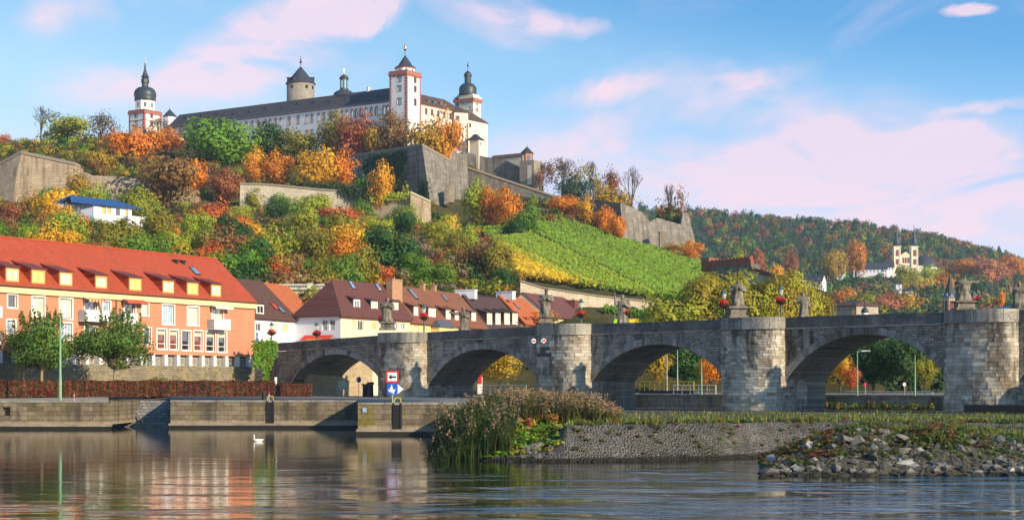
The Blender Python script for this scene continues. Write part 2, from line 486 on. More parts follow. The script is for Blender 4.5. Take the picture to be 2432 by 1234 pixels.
# quay and riverside ground: front edge per column
QF = [(-900, 150.2), (258, 150.2), (258.1, 163), (405, 163), (405.1, 154.2), (850, 154.2), (850.1, 133.2), (1104, 133.2), (1120, 160), (1153, 198.6)]
cols = []
for px, yf in QF:
    zb = 2.95 if px < 700 else 2.66
    ys = [yf, max(yf + 2, yf), max(166.0, yf + 3), max(180.0, yf + 6), max(205, yf + 8), 236]
    cols.append((px, [(ys[0], 2.6), (ys[1], 2.62), (ys[2], zb), (ys[3], zb), (ys[4], zb + .02), (ys[5], zb + .04)]))
for px in (1220, 1350, 1500, 1700, 1900, 2100, 2479, 3000, 3400):
    yl = Y_lock(px)
    cols.append((px, [(yl, 3.0), (yl + 2, 3.0), (yl + 6, 3.0), (yl + 12, 3.0), (yl + 20, 3.0), (max(yl + 40, 345 if px > 1500 else 240), 3.0)]))
polar_sheet('riverside_ground', cols, ground_mat('quay_paving', (0.16, 0.155, 0.14), (0.22, 0.21, 0.19), (0.28, 0.27, 0.24), 0.2, 0.3))

# river bank on the right
BANK = {1000: (104, 110, .5), 1060: (93, 97, .7), 1130: (88, 92, .8), 1250: (86.5, 91, .9), 1312: (86.3, 89.2, 1.2), 1345: (86.2, 88.4, 1.86), 1500: (87, 89.4, 1.88),
        1700: (89.5, 92.2, 1.88), 1850: (93, 96, 1.85), 2050: (95, 99.5, 1.8), 2432: (94, 98.5, 1.75), 3400: (94, 98, 1.75)}
def bank_rows(px):
    yw, yt, zt = (lerp_cols(BANK, px, k) for k in range(3))
    back = Y_lock(px) + 1.5 if px > 1153 else 200
    return [(yw - 3, -.6), (yw - 0.15, -.05), (yw - .1, .14), (yw + .35, .16), (yw + .3 + (yt - yw - .3) * .5, .16 + (zt - .16) * .55), (yt, zt), (yt + 1.5, zt + .02), (yt + 9, max(zt, 1.72)), ((yt + 9 + back) / 2, 1.6), (back, 1.5)]
pxs = list(range(1056, 1300, 20)) + list(range(1300, 1360, 6)) + list(range(1360, 2500, 20)) + [2600, 2800, 3400]
def bank_mat():
    m = Mat('bank_stone', 0.95, 0.15)
    sp = N(m.n, 'ShaderNodeSeparateXYZ'); m.l.new(m.pos, sp.inputs[0])
    vo = N(m.n, 'ShaderNodeTexVoronoi', inp={'Scale': 6.0}); m.l.new(m.pos, vo.inputs['Vector'])
    ve = N(m.n, 'ShaderNodeTexVoronoi', feature='DISTANCE_TO_EDGE', inp={'Scale': 6.0}); m.l.new(m.pos, ve.inputs['Vector'])
    stone = m.ramp(vo.outputs['Color'], [(0.1, (0.09, 0.085, 0.075)), (0.9, (0.22, 0.205, 0.18))])
    cob = m.mix(m.ramp(ve.outputs['Distance'], [(0.02, 0.0), (0.12, 1.0)]), (0.05, 0.05, 0.035), stone)
    con = m.ramp(m.noise(0.7, 6, 0.6), [(0.3, (0.10, 0.09, 0.08)), (0.7, (0.21, 0.195, 0.17))])
    f = m.ramp(m.noise(0.16, 4), [(0.42, 0.0), (0.55, 1.0)])
    col = m.mix(f, cob, con)
    mo = m.noise(0.55, 6, 0.65)
    col = m.mix(m.ramp(mo, [(0.56, 0.0), (0.7, 0.7)]), col, (0.06, 0.07, 0.02))
    wet = m.ramp(m.math('ADD', sp.outputs[2], m.math('MULTIPLY', m.noise(0.8, 3), 0.2)), [(0.24, 1.0), (0.36, 0.0)])
    col = m.mix(m.math('MULTIPLY', wet, 0.85), col, (0.018, 0.017, 0.012))
    m.col(col)
    m.bump(m.math('ADD', m.math('MULTIPLY', ve.outputs['Distance'], 2.0), m.math('MULTIPLY', m.noise(4, 4), 0.7)), 1.0, 0.15); return m.m
BANK_M = bank_mat()
polar_sheet('river_bank', [(1046, [(Y, -.6) for Y, _ in bank_rows(1056)])] + [(p, bank_rows(p)) for p in pxs], BANK_M)
def bank_z(px, Y):
    r = bank_rows(px); return float(np.interp(Y, [a for a, _ in r], [b for _, b in r]))

# the castle hill ---------------------------------------------------------
HY_ST = [222, 236, 300, 380, 450, 506, 532, 600, 650, 700, 800, 980]
HILL = {-900: [0, 0, 760, 660, 590, 540, 470, 430, 410, 400, 420, 480],
        -100: [0, 0, 690, 600, 530, 490, 395, 370, 358, 352, 360, 420],
        0:    [0, 0, 680, 590, 520, 482, 372, 356, 348, 344, 352, 410],
        180:  [0, 0, 685, 590, 525, 486, 400, 356, 340, 332, 340, 400],
        300:  [0, 0, 690, 592, 530, 490, 425, 370, 335, 318, 330, 400],
        450:  [0, 0, 695, 596, 535, 490, 450, 385, 345, 322, 330, 400],
        600:  [0, 0, 700, 600, 540, 500, 455, 395, 350, 325, 330, 400],
        850:  [0, 0, 705, 612, 552, 512, 468, 410, 355, 330, 340, 420],
        1000: [0, 0, 708, 620, 562, 532, 500, 390, 350, 345, 370, 450],
        1100: [0, 0, 712, 640, 592, 555, 540, 420, 372, 380, 420, 520],
        1250: [0, 0, 714, 650, 585, 545, 520, 452, 446, 470, 540, 640],
        1400: [0, 0, 728, 665, 610, 568, 545, 492, 492, 530, 600, 700],
        1550: [0, 0, 742, 692, 645, 606, 592, 545, 560, 600, 660, 740],
        1700: [0, 0, 790, 726, 678, 648, 640, 640, 665, 690, 730, 780],
        1850: [0, 0, 850, 800, 770, 752, 748, 748, 752, 770, 790, 820],
        2100: [0, 0, 890, 880, 876, 872, 870, 868, 866, 866, 866, 866]}
_hk = sorted(HILL)
_hz = np.array([[2.4, 4.4] + [Z_at(HILL[k][j], HY_ST[j]) for j in range(2, len(HY_ST))] for k in _hk])
def terr(px, Y):
    col = np.array([np.interp(Y, HY_ST, _hz[i]) for i in range(len(_hk))])
    return float(np.interp(px, _hk, col))
def terr_xy(x, y): return terr(CX + F * x / y, y)
def terr_hit(px, py, y0=236.0, y1=900.0):
    """the first point of the hill met by the sight line through (px, py)"""
    Y = y0
    while Y < y1:
        if terr(px, Y) >= Z_at(py, Y): return Y
        Y += 3.0
    return None
def smooth1(a, k):
    for _ in range(k): a[1:-1] = a[:-2] * .25 + a[1:-1] * .5 + a[2:] * .25
    return a
hp = np.arange(-900, 2101, 20.0); hy = np.concatenate([np.arange(222, 560, 5.0), np.arange(560, 981, 12.0)])
Zg = np.array([[terr(p, y) for y in hy] for p in hp])
rr = np.random.default_rng(3)
Zg[:, 2:] += rr.normal(size=(len(hp), len(hy) - 2)) * 0.25
V = np.array([(X_at(p, y), y, Zg[i, j]) for i, p in enumerate(hp) for j, y in enumerate(hy)])
nj = len(hy)
Q = [(i * nj + j, (i + 1) * nj + j, (i + 1) * nj + j + 1, i * nj + j + 1) for i in range(len(hp) - 1) for j in range(nj - 1)]
HILL_M = ground_mat('hill_ground', (0.035, 0.045, 0.012), (0.075, 0.065, 0.022), (0.12, 0.10, 0.04), 0.6, 0.09)
tag(link('castle_hill', np_mesh('castle_hill', V, Q, smooth=True), HILL_M), kind='structure')

# the wooded hill far behind --------------------------------------------
FY_ST = [345, 500, 700, 1000, 1300, 1500, 1700, 1950]
FAR = {1350: [0, 860, 800, 720, 650, 575, 505, 540],
       1600: [0, 860, 800, 715, 640, 570, 508, 535],
       1850: [0, 858, 792, 712, 652, 590, 530, 560],
       2050: [0, 856, 785, 712, 657, 605, 545, 570],
       2200: [0, 856, 782, 714, 660, 622, 568, 590],
       2330: [0, 856, 782, 722, 672, 640, 600, 620],
       2432: [0, 856, 784, 730, 686, 662, 630, 650],
       2800: [0, 860, 800, 770, 745, 735, 728, 740]}
_fk = sorted(FAR)
_fz = np.array([[2.0] + [Z_at(FAR[k][j], FY_ST[j]) for j in range(1, len(FY_ST))] for k in _fk])
def far_z(px, Y):
    return float(np.interp(px, _fk, [np.interp(Y, FY_ST, _fz[i]) for i in range(len(_fk))]))
fp = np.arange(1350, 2801, 25.0); fy = np.arange(345, 1951, 20.0)
V = np.array([(X_at(p, y), y, far_z(p, y)) for p in fp for y in fy]); nj = len(fy)
Q = [(i * nj + j, (i + 1) * nj + j, (i + 1) * nj + j + 1, i * nj + j + 1) for i in range(len(fp) - 1) for j in range(nj - 1)]
tag(link('wooded_hill', np_mesh('wooded_hill', V, Q, smooth=True), ground_mat('wood_floor', (0.025, 0.035, 0.015), (0.04, 0.045, 0.02), (0.07, 0.06, 0.03), 0.5, 0.05)), kind='structure')

# air
def haze():
    b = MB(); b.box(-700, 1000, -14, 2000, -1.6, 265)
    m = bpy.data.materials.new('haze'); m.use_nodes = True
    n, l = m.node_tree.nodes, m.node_tree.links
    n.clear()
    v = N(n, 'ShaderNodeVolumePrincipled', inp={'Density': 0.00010, 'Color': (0.66, 0.84, 1.0, 1), 'Anisotropy': 0.2})
    o = N(n, 'ShaderNodeOutputMaterial'); l.new(v.outputs[0], o.inputs['Volume'])
    tag(b.build('haze', m, origin=(0, 0, 0)), kind='stuff')
haze()

# ================================================================ quay walls
def quay_mat(name, moss_a=0.6):
    m = Mat(name, 0.9, 0.2)
    v = m.along(0.0)
    br = m.brick(v, 1.5, 0.42, 0.016, 0.3, (0.15, 0.12, 0.08), (0.29, 0.235, 0.16), (0.05, 0.04, 0.03))
    big = m.noise(0.3, 6, 0.65)
    col = m.mix(m.ramp(big, [(0.35, 0), (0.65, 0.6)]), br.outputs['Color'], (0.12, 0.10, 0.07))
    st = m.noise(0.9, 5, 0.6, stretch=(1, 1, 0.12))
    col = m.mix(m.ramp(st, [(0.48, 0), (0.64, 0.65)]), col, (0.04, 0.036, 0.028))
    mo = m.noise(0.35, 5, 0.6, stretch=(1, 1, 0.4))
    col = m.mix(m.ramp(mo, [(0.52, 0), (0.68, moss_a)]), col, (0.18, 0.15, 0.03))
    sp = N(m.n, 'ShaderNodeSeparateXYZ'); m.l.new(m.pos, sp.inputs[0])
    low = m.ramp(m.math('ADD', sp.outputs[2], m.math('MULTIPLY', m.noise(1.2, 3), 0.3)), [(0.72, 0.85), (1.05, 0.0)])
    col = m.mix(low, col, (0.33, 0.26, 0.19))
    m.col(col); col2 = m.mix(.5, col, m.ramp(m.noise(2.5, 6, .7), [(.3, .15), (.7, .85)]), 'OVERLAY'); m.col(col2); m.bump(m.math('ADD', m.math('MULTIPLY', br.outputs['Fac'], -0.7), m.noise(6, 4)), 0.8, 0.06); return m.m
QUAY = quay_mat('quay_stone'); QUAY2 = quay_mat('quay_mossy', 0.9)
LEDGE = plain('quay_ledge', (0.30, 0.25, 0.19), 0.85, 0.2, 0, 0.3, 1.0)
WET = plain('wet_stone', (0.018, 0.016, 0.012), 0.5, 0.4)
def quay_section(px0, px1, Y, label, ret0=None, ret1=None, mat=QUAY, hole=None):
    x0, x1 = X_at(px0, Y), X_at(px1, Y)
    r = empty('quay_wall', ((x0 + x1) / 2, Y, 0), label, 'quay wall', 'quay walls on the far bank')
    m = MB()
    if hole:
        hx0, hx1, hz0, hz1 = hole
        m.box(x0, hx0, Y, Y + 1.2, .45, 2.58); m.box(hx1, x1, Y, Y + 1.2, .45, 2.58)
        m.box(hx0, hx1, Y, Y + 1.2, .45, hz0); m.box(hx0, hx1, Y, Y + 1.2, hz1, 2.58); m.box(hx0, hx1, Y + .5, Y + 1.2, hz0, hz1)
    else: m.box(x0, x1, Y, Y + 1.2, .45, 2.58)
    if ret0: m.box(x0, x0 + 1, Y + 1.2, Y + ret0, .45, 2.58)
    if ret1: m.box(x1 - 1, x1, Y + 1.2, Y + ret1, .45, 2.58)
    m.build('wall', mat, r)
    MB().box(x0 - .1, x1 + .1, Y - .45, Y + 1, .28, .47).build('ledge', LEDGE, r)
    MB().box(x0 - .08, x1 + .08, Y - .4, Y + .9, -.8, .279).build('footing', WET, r)
    c = MB(); x = x0 - .02
    while x < x1 - .1:
        e = min(x + 2.2, x1 + .02); c.cur = None
        MB().box(x + .02, e - .02, Y - .06, Y + .65, 2.45, 2.63 + .015 * random.random()).build('coping_stone', mat_coping, r); x = e
    return r
mat_coping = plain('coping', (0.26, 0.24, 0.21), 0.9, 0.2, 0, 0.35, 1.4)
xh = X_at(15, 150)
qa = quay_section(-120, 258, 150, 'long quay wall at the left with a small dark square opening', ret1=13, hole=(xh - .35, xh + .35, 1.25, 2.05))
qc = quay_section(405, 850, 154, 'middle quay wall below the red hedge with a black ladder slot', ret0=10)
qd = quay_section(850, 1104, 133, 'mossy quay wall projecting furthest into the river under the ship sign', ret0=22, ret1=17, mat=QUAY2)
# sloped stone revetment between the first two
SLOPE = stonewall('slope_stone', 0.0, (0.16, 0.15, 0.14), (0.30, 0.28, 0.26), 0.5, 0.3, (0.05, 0.05, 0.045), 0.45, bump=0.9, streak=0.6)
r = empty('stone_slope', (X_at(330, 161), 161, 0), 'rough stone slope recessed between two quay walls', 'stone slope')
m = MB(); xa, xb = X_at(258, 159) - .8, X_at(405, 154) - .02
m.hexa([Vector(q) for q in ((xa, 159, -.5), (xb, 159, -.5), (xb, 166, -.5), (xa, 166, -.5), (xa, 163, 2.55), (xb, 163, 2.55), (xb, 166, 2.55), (xa, 166, 2.55))]).build('slope_face', SLOPE, r)
MB().tube((xa + 1.9, 162.8, 2.5), (xa + 4.2, 159.2, .25), .09).build('drain_pipe', plain('pipe_grey', (.25, .24, .22)), r)
def ladder(parent, px, Y):
    x = X_at(px, Y)
    l = MB().box(x - .36, x + .36, Y - .04, Y - .004, .46, 2.55).build('ladder', WET, parent)
    for sx in (-.28, .28): MB().box(x + sx - .05, x + sx + .05, Y - .13, Y - .045, .48, 2.62).build('rail', IRON, l)
    k = .55
    while k < 2.4:
        MB().box(x - .22, x + .22, Y - .11, Y - .06, k, k + .06).build('rung', IRON, l); k += .3
    MB().tube((x - .3, Y - .1, 2.6), (x - .2, Y + .2, 3.0), .04).tube((x - .2, Y + .2, 3.0), (x + .2, Y + .2, 3.0), .04).tube((x + .2, Y + .2, 3.0), (x + .3, Y - .1, 2.6), .04).build('hoop', plain('yellow_paint', (.6, .48, .05)), parent)
ladder(qc, 642, 154); ladder(qd, 944, 133)
BLUE = plain('blue_paint', (0.03, 0.13, 0.55), .4)
xq, zq = X_at(866, 133), Z_at(973, 133)
MB().box(xq - .16, xq + .16, 132.9, 132.96, zq - .18, zq + .18).build('small_plate', plain('plate_blue', (.3, .45, .6)), qd)

# ================================================================ the old stone bridge
ZT = lambda s: float(np.interp(s / BSP, [-2.4, -.9, 0, 1, 2, 3, 4, 5], [8.3, 9.25, 10.0, 10.4, 10.5, 10.6, 10.65, 10.7]))
CROWN = {-1: 7.75, 0: 8.05, 1: 8.2, 2: 8.75, 3: 8.8}
PBASE = {0: 2.3, 1: 1.3, 2: 1.3, 3: 1.3, 4: 1.3, -1: 2.3}
BW = 8.0
bridge = empty('stone_bridge', (BO[0], BO[1], 0), 'old grey stone arch bridge with round piers crossing the river', 'bridge')
ang = -BTH
SPAND = stonewall('spandrel_stone', ang, (0.22, 0.19, 0.155), (0.46, 0.415, 0.345), 0.55, 0.22, (0.022, 0.02, 0.018), 0.85, moss=(0.46, 0.44, 0.41), bump=1.0, streak=0.22, moss_z=0.16)
SOFF = stonewall('soffit_stone', ang, (0.22, 0.205, 0.18), (0.36, 0.335, 0.29), 0.8, 0.35, (0.06, 0.055, 0.05), 0.5, bump=0.6)
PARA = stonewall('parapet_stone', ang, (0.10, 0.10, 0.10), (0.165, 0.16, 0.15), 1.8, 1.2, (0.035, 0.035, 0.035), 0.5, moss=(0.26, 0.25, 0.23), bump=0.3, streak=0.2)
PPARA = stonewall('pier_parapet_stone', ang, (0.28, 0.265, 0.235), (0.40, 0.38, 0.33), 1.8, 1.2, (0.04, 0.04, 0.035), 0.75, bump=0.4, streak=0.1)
MORTAR = plain('mortar', (0.12, 0.11, 0.09), .95, .1)
def block_mat(name, ramp_stops, stain=0.7):
    m = Mat(name, 0.9, 0.2)
    a = N(m.n, 'ShaderNodeAttribute', attribute_name='tint'); oi = N(m.n, 'ShaderNodeObjectInfo')
    f = m.math('FRACT', m.math('ADD', a.outputs['Fac'], oi.outputs['Random']))
    col = m.ramp(f, ramp_stops)
    col = m.mix(0.45, col, m.ramp(m.noise(2.2, 5, .6), [(0.3, 0.2), (0.7, 0.85)]), 'OVERLAY')
    st = m.noise(0.35, 6, 0.65, stretch=(1, 1, .45))
    col = m.mix(m.ramp(st, [(0.53, 0), (0.61, stain)]), col, (0.022, 0.02, 0.018))
    bp = m.noise(0.55, 4, 0.6)
    col = m.mix(m.ramp(bp, [(0.52, 0), (0.62, .6)]), col, (.17, .115, .07))
    ru = m.noise(0.3, 4, 0.5, stretch=(1, 1, .3))
    col = m.mix(m.ramp(ru, [(0.66, 0), (0.75, .7)]), col, (0.30, 0.17, 0.05))
    wh = m.noise(0.9, 5, 0.6, stretch=(1, 1, .16))
    col = m.mix(m.ramp(wh, [(0.6, 0), (0.72, .5)]), col, (0.42, 0.42, 0.41))
    sp = N(m.n, 'ShaderNodeSeparateXYZ'); m.l.new(m.pos, sp.inputs[0])
    top = m.ramp(m.math('ADD', m.math('MULTIPLY', sp.outputs[2], .05), m.math('MULTIPLY', m.noise(1.1, 5, .6, stretch=(1, 1, .1)), .8)), [(0.84, 0.0), (0.93, .75)])
    col = m.mix(top, col, (.035, .03, .026))
    m.col(col); m.bump(m.noise(7, 5), 0.7, 0.05); return m.m
BLOCK = block_mat('pier_block', [(0.0, (.26, .225, .175)), (.2, (.50, .455, .36)), (.4, (.40, .375, .325)), (.55, (.62, .575, .47)), (.75, (.36, .30, .22)), (.9, (.46, .43, .375)), (1.0, (.30, .27, .225))])
VOUS = block_mat('voussoir_stone', [(0, (.20, .19, .17)), (.5, (.36, .345, .315)), (1, (.27, .26, .235))], 0.55)

def arch_fn(s0, s1, zs, zc):
    h = (s1 - s0) / 2; rise = zc - zs; R = (h * h + rise * rise) / (2 * rise); cz = zc - R; cs = (s0 + s1) / 2
    a = math.asin(min(1, h / R))
    return cs, cz, R, a
spans = [(-1, -BSP + PW, -PW), (0, PW, BSP - PW), (1, BSP + PW, 2 * BSP - PW), (2, 2 * BSP + PW, 3 * BSP - PW), (3, 3 * BSP + PW, 4 * BSP - PW)]
ZS = {-1: 3.6, 0: 4.0, 1: 4.4, 2: 4.5, 3: 4.5}
for i, s0, s1 in spans:
    cs, cz, R, a = arch_fn(s0, s1, ZS[i], CROWN[i])
    n = 36
    spn, spf, so = MB(), MB(), MB()
    pts = [(cs + R * math.sin(-a + 2 * a * k / n), cz + R * math.cos(-a + 2 * a * k / n)) for k in range(n + 1)]
    ex = 0.66
    out = [(cs + (R + ex) * math.sin(-a + 2 * a * k / n), cz + (R + ex) * math.cos(-a + 2 * a * k / n)) for k in range(n + 1)]
    for k in range(n):
        (p0, q0), (p1, q1) = pts[k], pts[k + 1]
        so.quad(B(p0, -.002, q0), B(p0, -BW, q0), B(p1, -BW, q1), B(p1, -.002, q1))
        for sp_, t in ((spn, 0.0), (spf, -BW)):
            sp_.quad(B(p0, t, q0), B(p1, t, q1), B(p1, t, ZT(p1) - 1.05), B(p0, t, ZT(p0) - 1.05))
    for se, zz in ((s0, ZS[i]), (s1, ZS[i])):      # vertical jambs under the springing
        MB().quad(B(se, 0, 0), B(se, -BW, 0), B(se, -BW, zz), B(se, 0, zz)).build('arch_jamb', SOFF, bridge)
    spn.build('spandrel_wall', SPAND, bridge); spf.build('spandrel_wall', SPAND, bridge); so.build('arch_vault', SOFF, bridge)
    nv = 32
    for k in range(nv):
        g = .006
        a0, a1 = -a + 2 * a * k / nv + g / 5, -a + 2 * a * (k + 1) / nv - g / 5
        ex2 = ex + random.uniform(-.08, .10); pr = .05 + random.uniform(-.02, .03)
        m = MB(); m.cur = random.random()
        c = []
        for rad in (R - .015, R + ex2):
            c.append([(cs + rad * math.sin(a0), cz + rad * math.cos(a0)), (cs + rad * math.sin(a1), cz + rad * math.cos(a1))])
        lo0, lo1 = c[0]; hi0, hi1 = c[1]
        m.hexa([B(lo0[0], pr, lo0[1]), B(lo1[0], pr, lo1[1]), B(lo1[0], -.35, lo1[1]), B(lo0[0], -.35, lo0[1]),
                B(hi0[0], pr, hi0[1]), B(hi1[0], pr, hi1[1]), B(hi1[0], -.35, hi1[1]), B(hi0[0], -.35, hi0[1])])
        m.build('voussoir', VOUS, bridge)
    # parapet slabs, string course
    L = s1 - s0; ns = 8
    for k in range(ns):
        e0, e1 = s0 + L * k / ns + .012, s0 + L * (k + 1) / ns - .012
        for t0, t1 in (((.06, -.32)), ((-BW + .32, -BW - .06))):
            j = random.uniform(-.02, .02)
            m = MB(); m.hexa([B(e0, t0, ZT(e0) - 1.0), B(e1, t0, ZT(e1) - 1.0), B(e1, t1, ZT(e1) - 1.0), B(e0, t1, ZT(e0) - 1.0),
                              B(e0, t0, ZT(e0) + j), B(e1, t0, ZT(e1) + j), B(e1, t1, ZT(e1) + j), B(e0, t1, ZT(e0) + j)])
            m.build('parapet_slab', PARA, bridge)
    m = MB(); m.hexa([B(s0, .12, ZT(s0) - 1.14), B(s1, .12, ZT(s1) - 1.14), B(s1, -.3, ZT(s1) - 1.14), B(s0, -.3, ZT(s0) - 1.14),
                      B(s0, .12, ZT(s0) - 1.005), B(s1, .12, ZT(s1) - 1.005), B(s1, -.3, ZT(s1) - 1.005), B(s0, -.3, ZT(s0) - 1.005)])
    m.build('string_course', PPARA, bridge)
DECK = plain('deck_paving', (.2, .19, .175), .9)
m = MB()
ss = [-BSP * 2.2, -BSP, 0, BSP, 2 * BSP, 3 * BSP, 4 * BSP, 4.6 * BSP]
for a_, b_ in zip(ss[:-1], ss[1:]):
    m.quad(B(a_, -.3, ZT(a_) - 1.06), B(b_, -.3, ZT(b_) - 1.06), B(b_, -BW + .3, ZT(b_) - 1.06), B(a_, -BW + .3, ZT(a_) - 1.06))
m.build('roadway', DECK, bridge)

def nose(off=0.0, n=10):
    """outline of a pier seen from above, from the right root round the nose to the left root"""
    p = [(PW + off, -BW), (PW + off, -3.0), (PW + off, 0.3), (PW + off, .9)]
    for k in range(1, n):
        a = math.pi * k / n
        p.append(((PW + off) * math.copysign(abs(math.cos(a)) ** .72, math.cos(a)), .9 + (1.75 + off) * math.sin(a) ** .9))
    return p + [(-PW - off, .9), (-PW - off, .0), (-PW - off, -BW)]
def along_path(p):
    L = [0]
    for a, b in zip(p[:-1], p[1:]): L.append(L[-1] + math.hypot(b[0] - a[0], b[1] - a[1]))
    def at(x):
        for k in range(len(p) - 1):
            if x <= L[k + 1] or k == len(p) - 2:
                f = (x - L[k]) / max(1e-6, L[k + 1] - L[k]); return (p[k][0] + (p[k + 1][0] - p[k][0]) * f, p[k][1] + (p[k + 1][1] - p[k][1]) * f)
    return L[-1], at
nparts = 0
for i in (0, 1, 2, 3, 4):
    s_c = i * BSP; zt = ZT(s_c); zb = PBASE[i]
    core = nose(-.2); m = MB()
    m.prism([tuple(B(s_c + a, t, 0)[:2]) for a, t in core], -.2, zt - 1.02); m.build('pier_core', MORTAR, bridge)
    path = nose(0.0); Ltot, at = along_path(path)
    Lin, ati = along_path(nose(-.3))
    rowh = (.33, .36, .31, .34, .36)[i] if i != 0 else .3
    z = zb - .3; row = 0
    stuff = MB()
    niche = (i == 1)
    while z < zt - 1.2:
        h = min((.25 if i == 2 and z > 5.6 else rowh) * random.uniform(.8, 1.2), zt - 1.14 - z)
        x = 3.4 + random.random() * .5
        while x < Ltot - 7.2:
            e = min(x + random.uniform(.5, 1.4) * (.7 if i == 2 and z > 5.6 else 1.0 if i > 1 else .85), Ltot - 7.0)
            pr = random.uniform(-.01, .045)
            a0, a1 = at(x + .012), at(e - .012); b0, b1 = ati((x + .012) / Ltot * Lin), ati((e - .012) / Ltot * Lin)
            tx, ty = a1[0] - a0[0], a1[1] - a0[1]; ln = math.hypot(tx, ty); nx, ny = ty / ln * -1, tx / ln
            if nx * a0[0] + ny * (a0[1] + 2) < 0: nx, ny = -nx, -ny
            o0 = (a0[0] + nx * pr, a0[1] + ny * pr); o1 = (a1[0] + nx * pr, a1[1] + ny * pr)
            mid = ((a0[0] + a1[0]) / 2, z)
            if not (niche and -1.9 < mid[0] < -.55 and 7.15 < z + h / 2 < 8.2):
                c = [B(s_c + q[0], q[1], zz) for zz in (z + .01, z + h - .01) for q in (o0, b0, b1, o1)]
                front = a0[0] > -9 and (x > 8.0)
                if i in (2, 3) and front and nparts < 296:
                    mm = MB(); mm.cur = random.random(); mm.hexa(c); mm.build('pier_stone', BLOCK, bridge); nparts += 1
                else:
                    stuff.cur = random.random(); stuff.hexa(c)
            x = e
        z += h; row += 1
    tag(stuff.build('pier_stonework', BLOCK, bridge), kind='stuff')
    # parapet round the pier head, in a few slabs, on a projecting course
    po, pi_ = nose(.05), nose(-.38)
    Lo, ato = along_path(po); Li, atin = along_path(pi_)
    cuts = [0.30, .42, .5, .58, .68, .80]
    x0 = 7.9 / Lo
    cuts = [x0, x0 + .09, x0 + .2, x0 + .3, x0 + .4, min(.99, (Lo - 7.9) / Lo)]
    for c0, c1 in zip(cuts[:-1], cuts[1:]):
        m = MB(); st = 5; f0, f1 = c0 + .0008, c1 - .0008
        for k in range(st):
            u, v_ = f0 + (f1 - f0) * k / st, f0 + (f1 - f0) * (k + 1) / st
            a0, a1, b0, b1 = ato(u * Lo), ato(v_ * Lo), atin(u * Li), atin(v_ * Li)
            m.hexa([B(s_c + q[0], q[1], zz) for zz in (zt - 1.0, zt + .03) for q in (a0, b0, b1, a1)])
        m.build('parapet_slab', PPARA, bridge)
    m = MB(); m.prism([tuple(B(s_c + a, t, 0)[:2]) for a, t in nose(.13)[2:-1]], zt - 1.13, zt - 1.003); m.build('string_course', PPARA, bridge)
    m = MB(); m.prism([tuple(B(s_c + a, t, 0)[:2]) for a, t in nose(-.1)[2:-1]], zt - 1.25, zt - .98); m.build('pier_head', DECK, bridge)
    if i in (2, 3):
        m = MB(); m.prism([tuple(B(s_c + a, t, 0)[:2]) for a, t in nose(.25)[1:-1]], zb - .6, zb + .28); m.build('plinth', MORTAR, bridge)
# niche in the second pier
nb = s_at(1281, 1.9)
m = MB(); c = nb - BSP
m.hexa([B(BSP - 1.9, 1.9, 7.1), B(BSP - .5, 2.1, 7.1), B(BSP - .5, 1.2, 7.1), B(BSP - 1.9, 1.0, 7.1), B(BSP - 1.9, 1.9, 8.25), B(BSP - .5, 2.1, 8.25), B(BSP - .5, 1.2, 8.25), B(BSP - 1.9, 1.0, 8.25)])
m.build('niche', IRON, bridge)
# slender stone buttress strip between the first pier and the second arch
s_b = s_at(1006, .3)
m = MB(); m.hexa([B(s_b - .22, .55, 2.4), B(s_b + .3, .55, 2.4), B(s_b + .3, -.1, 2.4), B(s_b - .22, -.1, 2.4), B(s_b - .05, .3, 6.3), B(s_b + .12, .3, 6.3), B(s_b + .12, -.1, 6.3), B(s_b - .05, -.1, 6.3)])
m.build('buttress', plain('buttress_stone', (.36, .33, .27), .9), bridge)
# left abutment
m = MB(); sa, sb = -26.6, -BSP + PW
m.hexa([B(sa, 0, 0), B(sb, 0, 0), B(sb, -BW, 0), B(sa, -BW, 0), B(sa, 0, ZT(sa) - 1.05), B(sb, 0, ZT(sb) - 1.05), B(sb, -BW, ZT(sb) - 1.05), B(sa, -BW, ZT(sa) - 1.05)])
m.build('abutment', SPAND, bridge)
for k in range(6):
    e0, e1 = sa + (sb - sa) * k / 6 + .012, sa + (sb - sa) * (k + 1) / 6 - .012
    m = MB(); m.hexa([B(e0, .06, ZT(e0) - 1.0), B(e1, .06, ZT(e1) - 1.0), B(e1, -.32, ZT(e1) - 1.0), B(e0, -.32, ZT(e0) - 1.0), B(e0, .06, ZT(e0)), B(e1, .06, ZT(e1)), B(e1, -.32, ZT(e1)), B(e0, -.32, ZT(e0))])
    m.build('parapet_slab', PARA, bridge)
# dark plinth steps at the foot of the nearest pier
st = empty('stone_step', tuple(B(3 * BSP + 2.8, 3.6, 1.3)), 'dark stone step at the foot of the nearest round pier', 'step')
s0_, s1_ = 3 * BSP + .2, 3 * BSP + 9
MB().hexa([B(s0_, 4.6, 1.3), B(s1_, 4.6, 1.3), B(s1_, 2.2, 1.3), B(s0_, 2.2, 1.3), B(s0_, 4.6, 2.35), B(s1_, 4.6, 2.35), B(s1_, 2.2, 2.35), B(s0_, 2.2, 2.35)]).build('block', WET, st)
MB().hexa([B(s0_ - .5, 5.3, 1.2), B(s1_, 5.3, 1.2), B(s1_, 4.62, 1.2), B(s0_ - .5, 4.62, 1.2), B(s0_ - .5, 5.3, 1.7), B(s1_, 5.3, 1.7), B(s1_, 4.62, 1.7), B(s0_ - .5, 4.62, 1.7)]).build('tread', QUAY, st)

